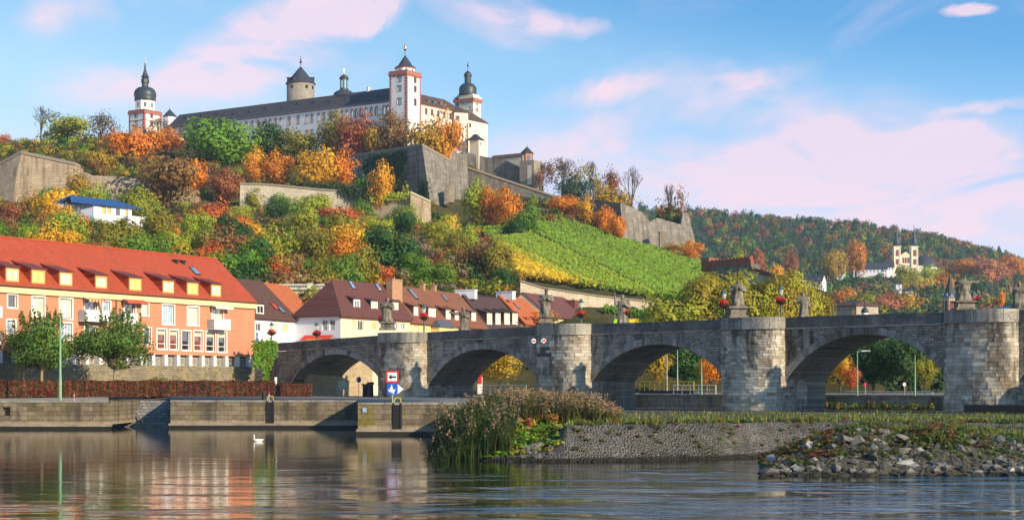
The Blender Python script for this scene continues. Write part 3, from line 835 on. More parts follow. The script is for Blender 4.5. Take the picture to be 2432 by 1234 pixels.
# lock wall behind the bridge
LOCK = stonewall('lock_wall_stone', ang, (0.32, 0.31, 0.28), (0.48, 0.46, 0.42), 1.2, .4, (.07, .065, .055), .75, moss=(.30, .26, .08), bump=.5, streak=.1)
a_, b_ = s_at(1150, -14), s_at(2700, -14)
lw = empty('lock_wall', tuple(B((a_ + b_) / 2, -14, 1.2)), 'stained grey lock wall seen through the bridge arches', 'wall')
MB().hexa([B(a_, -14, .8), B(b_, -14, .8), B(b_, -15, .8), B(a_, -15, .8), B(a_, -14, 2.98), B(b_, -14, 2.98), B(b_, -15, 2.98), B(a_, -15, 2.98)]).build('wall', LOCK, lw)
k = a_
while k < b_ - .1:
    e = min(k + 2.4, b_)
    MB().hexa([B(k + .015, -13.93, 2.86), B(e - .015, -13.93, 2.86), B(e - .015, -14.7, 2.86), B(k + .015, -14.7, 2.86), B(k + .015, -13.93, 3.06), B(e - .015, -13.93, 3.06), B(e - .015, -14.7, 3.06), B(k + .015, -14.7, 3.06)]).build('coping_stone', mat_coping, lw); k = e

# ================================================================ houses
class Face:
    """one upright face of a building, from its left end a to its right end b as seen from outside"""
    def __init__(s, a, b):
        s.a = Vector((a[0], a[1])); d = Vector((b[0] - a[0], b[1] - a[1])); s.L = d.length; s.d = d.normalized()
        s.n = Vector((s.d.y, -s.d.x)); s.ang = math.atan2(s.d.y, s.d.x)
    def u(s, px, off=0.0):
        r = (px - CX) / F; A = s.a + s.n * off
        return (r * A.y - A.x) / (s.d.x - r * s.d.y)
    def zz(s, px, py, off=0.0):
        A = s.a + s.n * off; return Z_at(py, A.y + s.u(px, off) * s.d.y)
    def pt(s, u, z, off=0.0):
        q = s.a + s.d * u + s.n * off; return Vector((q.x, q.y, z))
    def bx(s, m, u0, u1, o0, o1, z0, z1):
        """a box between two distances along, two offsets outwards (o0 outer) and two heights"""
        return m.hexa([s.pt(u0, z0, o0), s.pt(u1, z0, o0), s.pt(u1, z0, o1), s.pt(u0, z0, o1), s.pt(u0, z1, o0), s.pt(u1, z1, o0), s.pt(u1, z1, o1), s.pt(u0, z1, o1)])

_wcache = {}
def win_mesh(w, h, style):
    key = (round(w, 1), round(h, 1), style)
    if key in _wcache: return _wcache[key]
    w, h = key[0], key[1]
    fr, pa = MB(), MB()
    t = .09 if style != 'far' else .12
    fr.box(-w / 2, -w / 2 + t, 0, .1, 0, h).box(w / 2 - t, w / 2, 0, .1, 0, h).box(-w / 2 + t, w / 2 - t, 0, .1, 0, t).box(-w / 2 + t, w / 2 - t, 0, .1, h - t, h)
    if style in ('two', 'three') and w > .7: fr.box(-.04, .04, .01, .09, t, h - t)
    if style == 'three' or style == 'shop': fr.box(-w / 2 + t, w / 2 - t, .012, .088, h * .27, h * .27 + .07)
    pa.quad((-w / 2 + .02, .06, .02), (w / 2 - .02, .06, .02), (w / 2 - .02, .06, h - .02), (-w / 2 + .02, .06, h - .02))
    out = []
    for m, nm in ((fr, 'window'), (pa, 'pane')):
        me = bpy.data.meshes.new(nm); me.from_pydata([tuple(q) for q in m.v], [], m.f); me.update(); out.append(me)
    _wcache[key] = out; return out
_mcache = {}
def with_mat(me, mat):
    k = (me.name, mat.name)
    if k not in _mcache:
        c = me.copy(); c.materials.clear(); c.materials.append(mat); _mcache[k] = c
    return _mcache[k]

def window(face, root, u, z0, w, h, style='two', frame=WHITE, pane=G_DARK, off=-.14, name='window', trim=None):
    fm, pm = win_mesh(w, h, style)
    q = face.pt(u, z0, off) - wloc(root)
    o = link(name, with_mat(fm, frame), None, root, q, face.ang)
    link('pane', with_mat(pm, pane), None, o)
    if trim is not None:                             # a moulded surround standing proud of the wall
        m = MB(); t = .16
        face.bx(m, u - w / 2 - t, u + w / 2 + t, .06, -.02, z0 + h, z0 + h + t); face.bx(m, u - w / 2 - t, u + w / 2 + t, .08, -.02, z0 - t * .7, z0)
        face.bx(m, u - w / 2 - t, u - w / 2, .05, -.02, z0 + .001, z0 + h - .001); face.bx(m, u + w / 2, u + w / 2 + t, .05, -.02, z0 + .001, z0 + h - .001)
        m.v = m.v
        t_ = m.build('window_trim', trim, root)
    return (u - w / 2, u + w / 2, z0, z0 + h)

def wall(m, face, u0, u1, z0, z1, holes=(), rev=.2):
    """a wall face with real openings and reveals"""
    us = sorted({u0, u1, *[x for h in holes for x in h[:2] if u0 < x < u1]})
    zs = sorted({z0, z1, *[x for h in holes for x in h[2:] if z0 < x < z1]})
    for a, b in zip(us[:-1], us[1:]):
        for c, d in zip(zs[:-1], zs[1:]):
            cu, cz = (a + b) / 2, (c + d) / 2
            if any(h[0] < cu < h[1] and h[2] < cz < h[3] for h in holes): continue
            m.quad(face.pt(a, c), face.pt(b, c), face.pt(b, d), face.pt(a, d))
    for a, b, c, d in holes:
        m.quad(face.pt(a, c), face.pt(a, d), face.pt(a, d, -rev), face.pt(a, c, -rev))
        m.quad(face.pt(b, d), face.pt(b, c), face.pt(b, c, -rev), face.pt(b, d, -rev))
        m.quad(face.pt(a, d), face.pt(b, d), face.pt(b, d, -rev), face.pt(a, d, -rev))
        m.quad(face.pt(b, c), face.pt(a, c), face.pt(a, c, -rev), face.pt(b, c, -rev))

def slab(m, a, b, c, d, t=.22):
    """a roof plane of some thickness"""
    a, b, c, d = (Vector(q) for q in (a, b, c, d))
    n = (b - a).cross(d - a).normalized() * -t
    return m.hexa([a + n, b + n, c + n, d + n, a, b, c, d])

def box_walls(m, face, depth, z0, z1, holes=(), gable=None, u0=0.0, u1=None):
    u1 = face.L if u1 is None else u1
    wall(m, face, u0, u1, z0, z1, holes)
    m.quad(face.pt(u1, z0), face.pt(u1, z0, -depth), face.pt(u1, z1, -depth), face.pt(u1, z1))
    m.quad(face.pt(u0, z0, -depth), face.pt(u0, z0), face.pt(u0, z1), face.pt(u0, z1, -depth))
    m.quad(face.pt(u1, z0, -depth), face.pt(u0, z0, -depth), face.pt(u0, z1, -depth), face.pt(u1, z1, -depth))
    if gable:
        for u in (u0, u1): m.tri(face.pt(u, z1), face.pt(u, z1, -depth), face.pt(u, gable, -depth / 2))

def gable_roof(m, face, depth, ze, zr, over=.45, ends=.3, u0=0.0, u1=None, t=.2):
    u1 = face.L if u1 is None else u1
    u0 -= ends; u1 += ends
    k = (zr - ze) / (depth / 2); zo = ze - over * k
    slab(m, face.pt(u0, zo, over), face.pt(u1, zo, over), face.pt(u1, zr, -depth / 2), face.pt(u0, zr, -depth / 2), t)
    slab(m, face.pt(u1, zo, -depth - over), face.pt(u0, zo, -depth - over), face.pt(u0, zr, -depth / 2 - .002), face.pt(u1, zr, -depth / 2 - .002), t)
def hip_roof(m, face, depth, ze, zr, over=.45, inset=None, u0=0.0, u1=None, t=.15):
    u1 = face.L if u1 is None else u1
    inset = depth / 2 if inset is None else inset
    a, b, c, d = face.pt(u0 - over, ze, over), face.pt(u1 + over, ze, over), face.pt(u1 + over, ze, -depth - over), face.pt(u0 - over, ze, -depth - over)
    i0, i1 = (inset, inset) if isinstance(inset, (int, float)) else inset
    r0, r1 = face.pt(u0 + i0, zr, -depth / 2), face.pt(u1 - i1, zr, -depth / 2)
    dn = Vector((0, 0, t))
    m.add([a, b, c, d, r0, r1, a - dn, b - dn, c - dn, d - dn],
          [(0, 1, 5, 4), (1, 2, 5), (2, 3, 4, 5), (3, 0, 4), (9, 8, 7, 6), (0, 6, 7, 1), (1, 7, 8, 2), (2, 8, 9, 3), (3, 9, 6, 0)])

def dormer(face, root, u, z0, w, h, roofm, wallm, slope, off0=-1.0, pane=G_CURT, frame=WHITE, style='two', shed=True, cheek=None, k_h=1.06):
    """a dormer standing on a roof plane: front at offset off0, slope = rise per metre of depth"""
    h *= k_h
    rs = .34 if slope > .62 else .12
    d = (h + .2) / (slope - rs)
    m = MB()
    ca, cb = u - w / 2, u + w / 2
    zt = z0 + h
    A = [face.pt(uu, zz, oo) for uu in (ca, cb) for zz, oo in ((z0 - .15, off0 - .13), (zt + .12, off0 - .13), (zt + .1 + rs * d, off0 - d))]
    m.add(A, [(0, 2, 1), (3, 4, 5), (0, 1, 4, 3), (1, 2, 5, 4), (2, 0, 3, 5)])
    dr = m.build('dormer', cheek or roofm, root)
    for nm, zz0, zz1 in (('dormer_sill', z0 - .25, z0 + .02), ('dormer_head', z0 + h - .12, zt + .1)):
        f = MB(); face.bx(f, ca + .02, cb - .02, off0, off0 - .12, zz0, zz1); f.build(nm, wallm, dr)
    for q in (ca + .02, cb - .13):
        f = MB(); face.bx(f, q, q + .11, off0 - .004, off0 - .12, z0 + .021, z0 + h - .121); f.build('dormer_post', wallm, dr)
    window(face, dr, u, z0 + .02, w - .22, h - .14, style, frame, pane, off0 + .01)
    r = MB(); slab(r, face.pt(ca - .16, zt + .14, off0 + .16), face.pt(cb + .16, zt + .14, off0 + .16), face.pt(cb + .16, zt + .14 + rs * d, off0 - d - .3), face.pt(ca - .16, zt + .14 + rs * d, off0 - d - .3), .1)
    r.build('dormer_roof', roofm, dr)
    return dr

def skylight(face, root, u, z, w, h, ze, slope, mat=G_BLUE):
    o = -(z - ze) / slope
    a, b = face.pt(u - w / 2, z, o), face.pt(u + w / 2, z, o)
    o2 = -(z + h - ze) / slope
    c, d = face.pt(u + w / 2, z + h, o2), face.pt(u - w / 2, z + h, o2)
    up = Vector((face.n.x * slope, face.n.y * slope, 1)).normalized() * .09
    m = MB(); slab(m, a + up, b + up, c + up, d + up, .2); s = m.build('skylight', IRON, root)
    k = .1
    q = [a, b, c, d]; ce = sum(q, Vector()) / 4
    q = [ce + (x - ce) * .82 + up * 1.25 for x in q]
    MB().quad(*q).build('pane', mat, s); return s

def chimney(root, P0, w, d, z0, z1, mat, cap=None, ang=0.0, name='chimney'):
    ca, sa = math.cos(ang), math.sin(ang)
    M = Matrix(((ca, -sa, 0, P0[0]), (sa, ca, 0, P0[1]), (0, 0, 1, 0), (0, 0, 0, 1)))
    m = MB().box(-w / 2, w / 2, -d / 2, d / 2, z0, z1, M); c = m.build(name, mat, root)
    MB().box(-w / 2 - .08, w / 2 + .08, -d / 2 - .08, d / 2 + .08, z1 + .003, z1 + .16, M).build('chimney_cap', cap or mat, c)
    MB().tube(M @ Vector((0, 0, z1 + .16)), M @ Vector((0, 0, z1 + .55)), .12, .1).build('chimney_pot', POT, c)
POT = plain('clay_pot', (.42, .17, .09), .85)
CREAM = plaster('cream_plaster', (.72, .60, .34)); 

# ---------------------------------------------------------------- the long orange apartment house
def orange_house():
    R = (X_at(605, 200.0), 200.0); Lf = (X_at(0, 164.65), 164.65)
    d = Vector((R[0] - Lf[0], R[1] - Lf[1])).normalized()
    A = (R[0] - d.x * 47, R[1] - d.y * 47)
    fc = Face(A, R); L = fc.L
    root = empty('apartment_house', (R[0], R[1], 2.9), 'long salmon orange apartment house with bright red tiled roof and dormers', 'apartment house')
    PINK = plaster('salmon_plaster', (.60, .245, .145), amt=.25)
    ROOF = tiles('red_tiles', fc.ang, (.42, .068, .03), (.50, .092, .038), .3, .3, moss=.18)
    DROOF = tiles('dormer_tiles', fc.ang, (.16, .05, .05), (.22, .07, .06), .3, .3)
    BASE = stonewall('basement_stone', fc.ang, (.20, .17, .12), (.34, .29, .20), .5, .22, (.10, .085, .06), .4, moss=(.34, .26, .10), bump=.5, streak=.4)
    ze, zp, zs = 13.95, 7.62, 6.27
    def u(x): return fc.u(x / 3.085)
    def z(x, y): return fc.zz(x / 3.085, 560 + y / 3.085)
    holes = []
    def win(x0, x1, y0, y1, style, pane, door=False):
        a, b = u(x0), u(x1); zt, zb = z((x0 + x1) / 2, y0), z((x0 + x1) / 2, y1)
        h = window(fc, root, (a + b) / 2, zb, round(b - a, 1), round(zt - zb, 1), style, WHITE, pane, off=-.16, trim=WHITE)
        holes.append((h[0], h[1], h[2], h[3]))
    win(58, 122, 432, 526, 'one', G_DARK)
    win(236, 325, 445, 590, 'two', G_CURT); win(436, 528, 458, 606, 'two', G_CURT)
    win(622, 708, 475, 590, 'two', G_DARK); win(754, 806, 482, 554, 'one', G_BLUE)
    win(912, 990, 490, 600, 'two', G_DARK); win(1038, 1086, 496, 582, 'one', G_CURT)
    win(1192, 1274, 506, 648, 'two', G_BLUE); win(1375, 1453, 518, 654, 'two', G_CURT)
    win(1552, 1634, 530, 640, 'two', G_CURT)
    win(52, 110, 618, 712, 'one', G_BLUE); win(236, 325, 628, 745, 'two', G_DARK); win(440, 525, 640, 765, 'two', G_BLUE)
    win(622, 708, 665, 800, 'two', G_DARK); win(905, 985, 668, 800, 'two', G_DARK)
    win(1055, 1104, 672, 798, 'one', G_DARK)
    for k, (x0, x1) in enumerate([(1152, 1216), (1242, 1304), (1332, 1394), (1420, 1484), (1510, 1574), (1597, 1658)]):
        y0 = 690 + 4.5 * k; win(x0, x1, y0 - 5, y0 + 138, 'shop', (G_RED, G_RED, G_DARK, G_RED, G_DARK, G_DARK)[k])
        # half lowered pale blind
        a, b = u(x0), u(x1)
        if k != 2: fc.bx(m := MB(), a + .12, b - .12, -.17, -.19, z(x0, y0 + 30), z(x0, y0) - .08); m.build('blind', plain('blind', (.55, .58, .38)), root)
    # basement strip: white piers with windows between
    px_ = [5, 120, 240, 360, 460, 545, 640, 740, 840, 940, 1035, 1125, 1217, 1308, 1398, 1488, 1575, 1662, 1746, 1832]
    us = [u(x) for x in px_]
    k = us[0] - 2.8
    us = [k - 2.8, k] + us
    m = MB()
    box_walls(m, fc, 12, zp, ze, holes); m.build('wall', PINK, root)
    # gable ends
    MB().tri(fc.pt(L, ze), fc.pt(L, ze, -12), fc.pt(L, 18.6, -5.5)).tri(fc.pt(0, ze, -12), fc.pt(0, ze), fc.pt(0, 18.6, -5.5)).build('gable', PINK, root)
    m = MB(); box_walls(m, fc, 11.9, 2.3, zs, u0=.05, u1=L - .05); m.build('basement_wall', BASE, root)
    m = MB(); fc.bx(m, .1, L - .1, -.55, -11.8, zs, zp); m.build('basement_recess', plain('recess', (.25, .22, .17), .9), root)
    m = MB(); fc.bx(m, 0, L, .04, -1.2, zp - .12, zp - .004); m.build('sill_band', PINK, root)
    for a in us:
        m = MB(); fc.bx(m, a - .24, a + .24, .02, -.5, zs, zp - .124); m.build('pillar', WHITE, root)
    for a, b in zip(us[:-1], us[1:]):
        if b - a > .9: window(fc, root, (a + b) / 2 - .1, zs + .06, round(min(1.5, (b - a) * .55), 1), .9, 'two', GREY_METAL, G_DARK, off=-.5)
    # cornice, gutter, roof
    m = MB(); fc.bx(m, -.3, L + .05, .3, -.2, ze - .62, ze - .02); m.build('cornice', CREAM, root)
    m = MB(); m.tube(fc.pt(-.3, ze + .1, .46), fc.pt(L + .2, ze + .1, .46), .08); m.build('gutter', plain('copper_brown', (.14, .07, .04)), root)
    m = MB(); gable_roof(m, fc, 12, ze + .42, 19.6, over=.4, ends=.25); m.build('roof', ROOF, root)
    m = MB(); m.tube(fc.pt(-.2, 19.62, -6), fc.pt(L + .2, 19.62, -6), .14); m.build('ridge_cap', ROOF, root)
    sl = (19.6 - ze - .42) / 6
    off = -.12
    for x0, x1, y0, y1, p in [(43, 140, 252, 342, G_CURT), (232, 330, 266, 357, G_YEL), (437, 530, 285, 372, G_CURT), (700, 785, 308, 390, G_CURT), (947, 1037, 328, 410, G_YEL), (1193, 1275, 348, 430, G_CURT), (1372, 1453, 362, 442, G_YEL), (1548, 1620, 378, 455, G_CURT)]:
        a, b = fc.u(x0 / 3.085, off), fc.u(x1 / 3.085, off)
        zb = fc.zz(x0 / 3.085, 560 + y1 / 3.085, off); zt_ = fc.zz(x0 / 3.085, 560 + y0 / 3.085, off)
        dormer(fc, root, (a + b) / 2, max(zb, ze + .62), (b - a) * 1.04, (zt_ - zb) * 1.0, DROOF, plain('dormer_wood', (.5, .25, .08)), sl, off, p, plain('dormer_frame', (.72, .52, .16)), cheek=ROOF)
    # left of the frame the row goes on
    for uu in (2.2, 5.0): dormer(fc, root, uu, 13.9, 1.9, 1.25, DROOF, WHITE, sl, off, G_CURT, cheek=ROOF)
    for x, y in ((1283, 195), (1336, 200)):
        o = -4.9; uu = fc.u(x / 3.085, o); zz = fc.zz(x / 3.085, 560 + y / 3.085 + 4, o)
        m = MB(); fc.bx(m, uu - .28, uu + .28, o + .25, o - .4, zz - .3, zz + .45); v = m.build('roof_vent', IRON, root)
        m = MB(); fc.bx(m, uu - .42, uu + .42, o + .4, o - .5, zz + .453, zz + .53); m.build('vent_cap', IRON, v)
    o = -3.7; skylight(fc, root, fc.u(1428 / 3.085, o), ze + .42 + 3.2 * sl, .95, .95, ze + .42, sl)
    # balconies with their doors and awnings
    def balcony(x0, x1, y0, y1, mat):
        dd = 1.15
        a, b = fc.u(x0 / 3.085, dd), fc.u(x1 / 3.085, dd) ; zt_, zb = fc.zz(x1 / 3.085, 560 + y0 / 3.085, dd), fc.zz(x1 / 3.085, 560 + y1 / 3.085, dd)
        m = MB(); fc.bx(m, a, b, dd, .0, zb - .12, zb); bl = m.build('balcony', WHITE, root)
        m = MB(); fc.bx(m, a, b, dd, dd - .06, zb + .02, zt_); m.build('front_panel', mat, bl)
        for q in (a, b - .06):
            m = MB(); fc.bx(m, q + .001, q + .059, dd - .061, .02, zb + .02, zt_ - .01); m.build('side_panel', GREY_METAL, bl)
        m = MB(); m.tube(fc.pt(a, zt_ + .05, dd), fc.pt(b, zt_ + .05, dd), .04); m.build('handrail', GREY_METAL, bl)
    balcony(628, 830, 552, 625, WHITE); balcony(905, 1012, 570, 640, WHITE); balcony(1572, 1690, 614, 682, WHITE)
    balcony(628, 830, 745, 818, GREY_METAL); balcony(-60, 18, 518, 590, WHITE); balcony(-60, 12, 712, 785, WHITE)
    def awning(x0, x1, y0, mats):
        a, b = u(x0), u(x1); zt_ = z((x0 + x1) / 2, y0); n = 10
        aw = None
        for k in range(n):
            m = MB(); q0, q1 = a + (b - a) * k / n + .005, a + (b - a) * (k + 1) / n - .005
            slab(m, fc.pt(q0, zt_ - .3, 1.1), fc.pt(q1, zt_ - .3, 1.1), fc.pt(q1, zt_, .08), fc.pt(q0, zt_, .08), .04)
            fc.bx(m, q0, q1, 1.1, 1.06, zt_ - .52, zt_ - .3)
            if aw is None: aw = m.build('awning', mats[0], root)
            else: m.build('awning_stripe', mats[k % len(mats)], aw)
    AW1, AW2, AW3 = plain('awning_red', (.55, .09, .04)), plain('awning_cream', (.75, .55, .3)), plain('awning_white', (.8, .72, .62))
    awning(600, 720, 450, [AW2, AW1]); awning(880, 1035, 462, [AW1, AW1]); awning(1530, 1660, 505, [AW3, AW3])
    m = MB(); uu = u(848); m.tube(fc.pt(uu, zs, .12), fc.pt(uu, ze - .3, .12), .07); m.build('downpipe', plain('copper_brown2', (.2, .09, .05)), root)
    return fc
OFC = orange_house()

# ---------------------------------------------------------------- houses beyond the bridge
def town_house(label, pa, Ya, pb, Yb, pe, pr, depth, wallm, roofm, roof='gable', z0=2.6, extra=None, cat='house', ends=.25, dz=0):
    """front face from photo column pa at depth Ya to pb at Yb; pe = (column,row) on the eaves, pr = rise of the ridge in metres"""
    fc = Face((X_at(pa, Ya), Ya), (X_at(pb, Yb), Yb))
    ze = fc.zz(*pe)
    root = empty('town_house' if cat == 'house' else cat.replace(' ', '_'), tuple(fc.pt(fc.L / 2, z0)), label, cat, None)
    fc.ze, fc.zr, fc.depth, fc.root, fc.slope = ze, ze + pr, depth, root, pr / (depth / 2)
    fc.wallm, fc.roofm, fc.holes, fc.z0, fc.roof, fc.ends = wallm, roofm, [], z0, roof, ends
    return fc
def finish(fc):
    m = MB(); box_walls(m, fc, fc.depth, fc.z0, fc.ze, fc.holes, fc.zr if fc.roof == 'gable' else None); m.build('wall', fc.wallm, fc.root)
    m = MB()
    if fc.roof == 'gable': gable_roof(m, fc, fc.depth, fc.ze + .05, fc.zr, .4, fc.ends)
    else: hip_roof(m, fc, fc.depth, fc.ze + .02, fc.zr, .4, fc.roof if isinstance(fc.roof, (tuple, float)) else None)
    m.build('roof', fc.roofm, fc.root)
def fwin(fc, x0, x1, y0, y1, style='two', frame=WHITE, pane=G_CURT, trim=None):
    a, b = fc.u(x0), fc.u(x1); xm = (x0 + x1) / 2; zb, zt_ = fc.zz(xm, y1), fc.zz(xm, y0)
    fc.holes.append(window(fc, fc.root, (a + b) / 2, zb, round(b - a, 1), round(zt_ - zb, 1), style, frame, pane, trim=trim))
def fdorm(fc, x0, x1, y0, y1, off=-1.0, pane=G_CURT, frame=WHITE, cheek=None, wallm=None):
    a, b = fc.u(x0, off), fc.u(x1, off); xm = (x0 + x1) / 2; zb, zt_ = fc.zz(xm, y1, off), fc.zz(xm, y0, off)
    off = min(-.2, -(zb - fc.ze) / fc.slope + .15)
    a, b = fc.u(x0, off), fc.u(x1, off); zb, zt_ = fc.zz(xm, y1, off), fc.zz(xm, y0, off)
    dormer(fc, fc.root, (a + b) / 2, zb, b - a, zt_ - zb, fc.roofm, wallm or WHITE, fc.slope, off, pane, frame, cheek=cheek)
def fsky(fc, px, py, w=.8, h=.9, mat=G_BLUE):
    o = -2.0
    for _ in range(5):
        zz = fc.zz(px, py, o); o = -(zz - fc.ze) / fc.slope
    skylight(fc, fc.root, fc.u(px, o), zz - h / 2, w, h, fc.ze + .05, fc.slope, mat)
def fchim(fc, px, py0, py1, w, d, mat, o=None, cap=None):
    o = -fc.depth / 2 if o is None else o
    u = fc.u(px, o); q = fc.pt(u, 0, o)
    chimney(fc.root, (q.x, q.y), w, d, fc.zz(px, py1, o), fc.zz(px, py0, o), mat, cap, fc.ang)

WHITEW = plaster('white_plaster', (.76, .78, .82), amt=.12); YELW = plaster('yellow_plaster', (.76, .60, .25), amt=.15)
CREW = plaster('pale_yellow_plaster', (.78, .70, .46), amt=.15); ORW = plaster('apricot_plaster', (.75, .42, .2)); DORW = plaster('dark_red_plaster', (.3, .09, .06))
PURP = tiles('plum_tiles', 1.07, (.12, .048, .042), (.17, .065, .055), .3, .3); BRN = tiles('brown_tiles', 1.07, (.24, .085, .045), (.30, .12, .065), .3, .3, moss=.35)
DKT = tiles('old_dark_tiles', 1.0, (.10, .05, .04), (.155, .075, .055), .3, .3, moss=.3); SLT = tiles('slate_purple', 1.07, (.075, .045, .045), (.10, .06, .058), .3, .3)
ORT = tiles('orange_tiles', 1.07, (.48, .12, .04), (.56, .17, .06), .3, .3); RDT = tiles('scarlet_tiles', 1.07, (.55, .06, .025), (.62, .09, .035), .3, .3)
PURP2 = tiles('mauve_tiles', 1.07, (.15, .058, .055), (.20, .08, .072), .3, .3)
BRICKC = plain('chimney_brick', (.42, .24, .14), .9)

# dark old roof behind the orange house
fc = town_house('old house with mossy dark brown roof between orange house and white house', 548, 203, 706, 219, (705, 757), 5.2, 11, WHITEW, DKT)
fwin(fc, 608, 622, 767, 786, pane=G_DARK); fwin(fc, 650, 663, 769, 787, pane=G_CURT); fwin(fc, 671, 686, 769, 789, pane=G_YEL)
fdorm(fc, 609, 627, 724, 744, pane=G_DARK)
fsky(fc, 651, 728, .9, .9, plain('red_blind', (.6, .06, .03))); fsky(fc, 667, 736, .7, .9)
finish(fc)
# white and yellow corner house
def corner_house():
    Yc = 215.0; C0 = Vector((X_at(809, Yc), Yc)); d2 = Vector((.48, .877))
    R0 = C0 + d2 * 17.0
    fc = Face(C0, R0); root = empty('corner_house', (C0.x, C0.y, 2.6), 'corner house with white side, yellow front and plum tiled hipped roof', 'house')
    fl = Face(C0 - Vector((d2.y, -d2.x)) * 7.3, C0)
    ze, zr = 13.15, 18.2
    fc.ze, fc.zr, fc.depth, fc.root, fc.slope, fc.roofm = ze, zr, 7.3, root, (zr - ze) / 3.65, PURP; fc.holes = []
    fl.root = root; fl.holes = []
    s = 3.856
    for x0, x1, y0, y1, p in [(1060, 1100, 462, 555, G_YEL), (1120, 1172, 470, 556, G_DARK), (1250, 1300, 480, 556, G_YEL), (1450, 1492, 490, 552, G_BLUE), (1515, 1560, 496, 552, G_BLUE)]:
        fwin(fc, 560 + x0 / s, 560 + x1 / s, 640 + y0 / s, 640 + y1 / s, pane=p)
    for x0, x1 in ((790, 838), (858, 908)): fwin(fl, 560 + x0 / s, 560 + x1 / s, 640 + 460 / s, 640 + 555 / s, pane=G_DARK)
    for x0, x1, y0, y1, p in [(1080, 1140, 278, 365, G_BLUE), (1242, 1300, 296, 378, G_CURT), (1440, 1490, 305, 390, G_CURT)]:
        fdorm(fc, 560 + x0 / s, 560 + x1 / s, 640 + y0 / s, 640 + y1 / s, pane=p, cheek=SLT)
    m = MB(); wall(m, fc, 0, fc.L, 2.6, ze, fc.holes); m.quad(fc.pt(fc.L, 2.6), fc.pt(fc.L, 2.6, -7.3), fc.pt(fc.L, ze, -7.3), fc.pt(fc.L, ze))
    m.tri(fc.pt(fc.L, ze), fc.pt(fc.L, ze, -7.3), fc.pt(fc.L, zr, -3.65)); m.build('front_wall', CREW, root)
    m = MB(); wall(m, fl, 0, fl.L, 2.6, ze, fl.holes); m.quad(fc.pt(fc.L, 2.6, -7.3), fc.pt(0, 2.6, -7.3), fc.pt(0, ze, -7.3), fc.pt(fc.L, ze, -7.3)); m.build('side_wall', WHITEW, root)
    m = MB(); hip_roof(m, fc, 7.3, ze + .02, zr, .45, (3.2, -.2)); m.build('roof', PURP, root)
    fsky(fc, 560 + 1060 / s, 640 + 142 / s, .8, 1.2); fsky(fc, 560 + 1300 / s, 640 + 162 / s, .8, 1.2)
    o = -2.4; u = fc.u(560 + 1452 / s, o); q = fc.pt(u, 0, o)
    chimney(root, (q.x, q.y), 2.6, 1.0, 14.6, fc.zz(930, 665, o), BRICKC, None, fc.ang)
    m = MB(); fc.bx(m, -.3, fc.L, .25, -.1, ze - .3, ze - .05); m.build('eaves_board', plain('eaves_brown', (.2, .08, .06)), root)
    return fl
CFL = corner_house()
# brown mossy roof row
fc = town_house('row house with long mossy brown roof and yellow front', 972, 231, 1157, 258, (1150, 775.5), 5.4, 10, YELW, BRN)
s = 8.107
for x0, x1, y0, y1 in [(1000, 1080, 400, 545), (1285, 1420, 430, 570), (1620, 1705, 465, 620), (1790, 1860, 480, 635), (2110, 2195, 510, 650)]:
    fdorm(fc, 860 + x0 / s, 860 + x1 / s, 680 + y0 / s, 680 + y1 / s, pane=G_CURT, cheek=SLT)
fsky(fc, 980, 698, 1.0, 1.6); fsky(fc, 1055, 707, .8, 1.0)
fchim(fc, 1003, 675, 690, .7, .7, BRICKC); fchim(fc, 1030, 679, 692, .7, .7, BRICKC); fchim(fc, 1107, 690, 710, 1.0, 3.4, WHITEW, -4.6)
fwin(fc, 984, 994, 774, 790, pane=G_CURT); fwin(fc, 1004, 1013, 776, 790, pane=G_BLUE); fwin(fc, 1035, 1055, 780, 792, pane=G_CURT)
finish(fc)
b_ = MB(); u0, u1 = fc.u(1024), fc.u(1060)
fc.bx(b_, u0, u1, 1.3, .02, fc.z0 + 3, fc.ze - .6); bay = b_.build('bay', YELW, fc.root)
m = MB(); hip_roof(m, Face(fc.pt(u0, 0, 1.3)[:2], fc.pt(u1, 0, 1.3)[:2]), 1.4, fc.ze - .58, fc.ze + .35, .2, .6); m.build('bay_roof', plain('zinc', (.09, .10, .13)), bay)
# plum roof with four white dormers
fc = town_house('row house with dark plum roof and four white dormers', 1157, 258.4, 1245, 268, (1200, 778), 5.2, 9, CREW, SLT)
for x0, x1 in ((1157, 1169), (1177, 1189), (1198, 1211), (1217, 1230)): fdorm(fc, x0, x1, 745, 769, pane=G_CURT, wallm=CREW)
fchim(fc, 1201, 694, 712, 1.0, 3.2, WHITEW, -4.2)
finish(fc)
# orange roof
fc = town_house('row house with weathered orange tiled roof behind a statue', 1246, 268.4, 1302, 279, (1275, 767), 4.5, 9, DORW, ORT)
for x0, x1 in ((1251, 1258), (1269, 1277), (1285, 1292)): fdorm(fc, x0, x1, 757, 770, pane=G_YEL, frame=plain('brown_frame', (.2, .08, .04)), wallm=DORW)
fsky(fc, 1226, 726, .8, 1.0); fsky(fc, 1276, 730, .8, 1.2); fchim(fc, 1261, 706, 718, .9, .9, plain('red_chimney', (.25, .04, .03))); fchim(fc, 1279, 707, 722, .7, .7, BRICKC)
finish(fc)
# long mauve roof
fc = town_house('low house with long mauve tiled roof and one big chimney', 1304, 279.5, 1460, 308, (1440, 762), 4.1, 10, CREW, PURP2, ends=.1)
for x0, x1 in ((1314, 1322), (1329, 1343), (1356, 1366), (1372, 1380), (1400, 1410), (1424, 1434)): fdorm(fc, x0, x1, 757, 768, pane=G_CURT)
fchim(fc, 1360, 714, 750, 2.0, 1.6, PURP2, -3.0, BRICKC); fsky(fc, 1413, 741, .8, 1.0)
finish(fc)
# scarlet roof
fc = town_house('low house with scarlet roof at the end of the row', 1461, 308.5, 1550, 322, (1500, 766), 2.6, 9, CREW, RDT)
fwin(fc, 1500, 1512, 769, 778)
finish(fc)
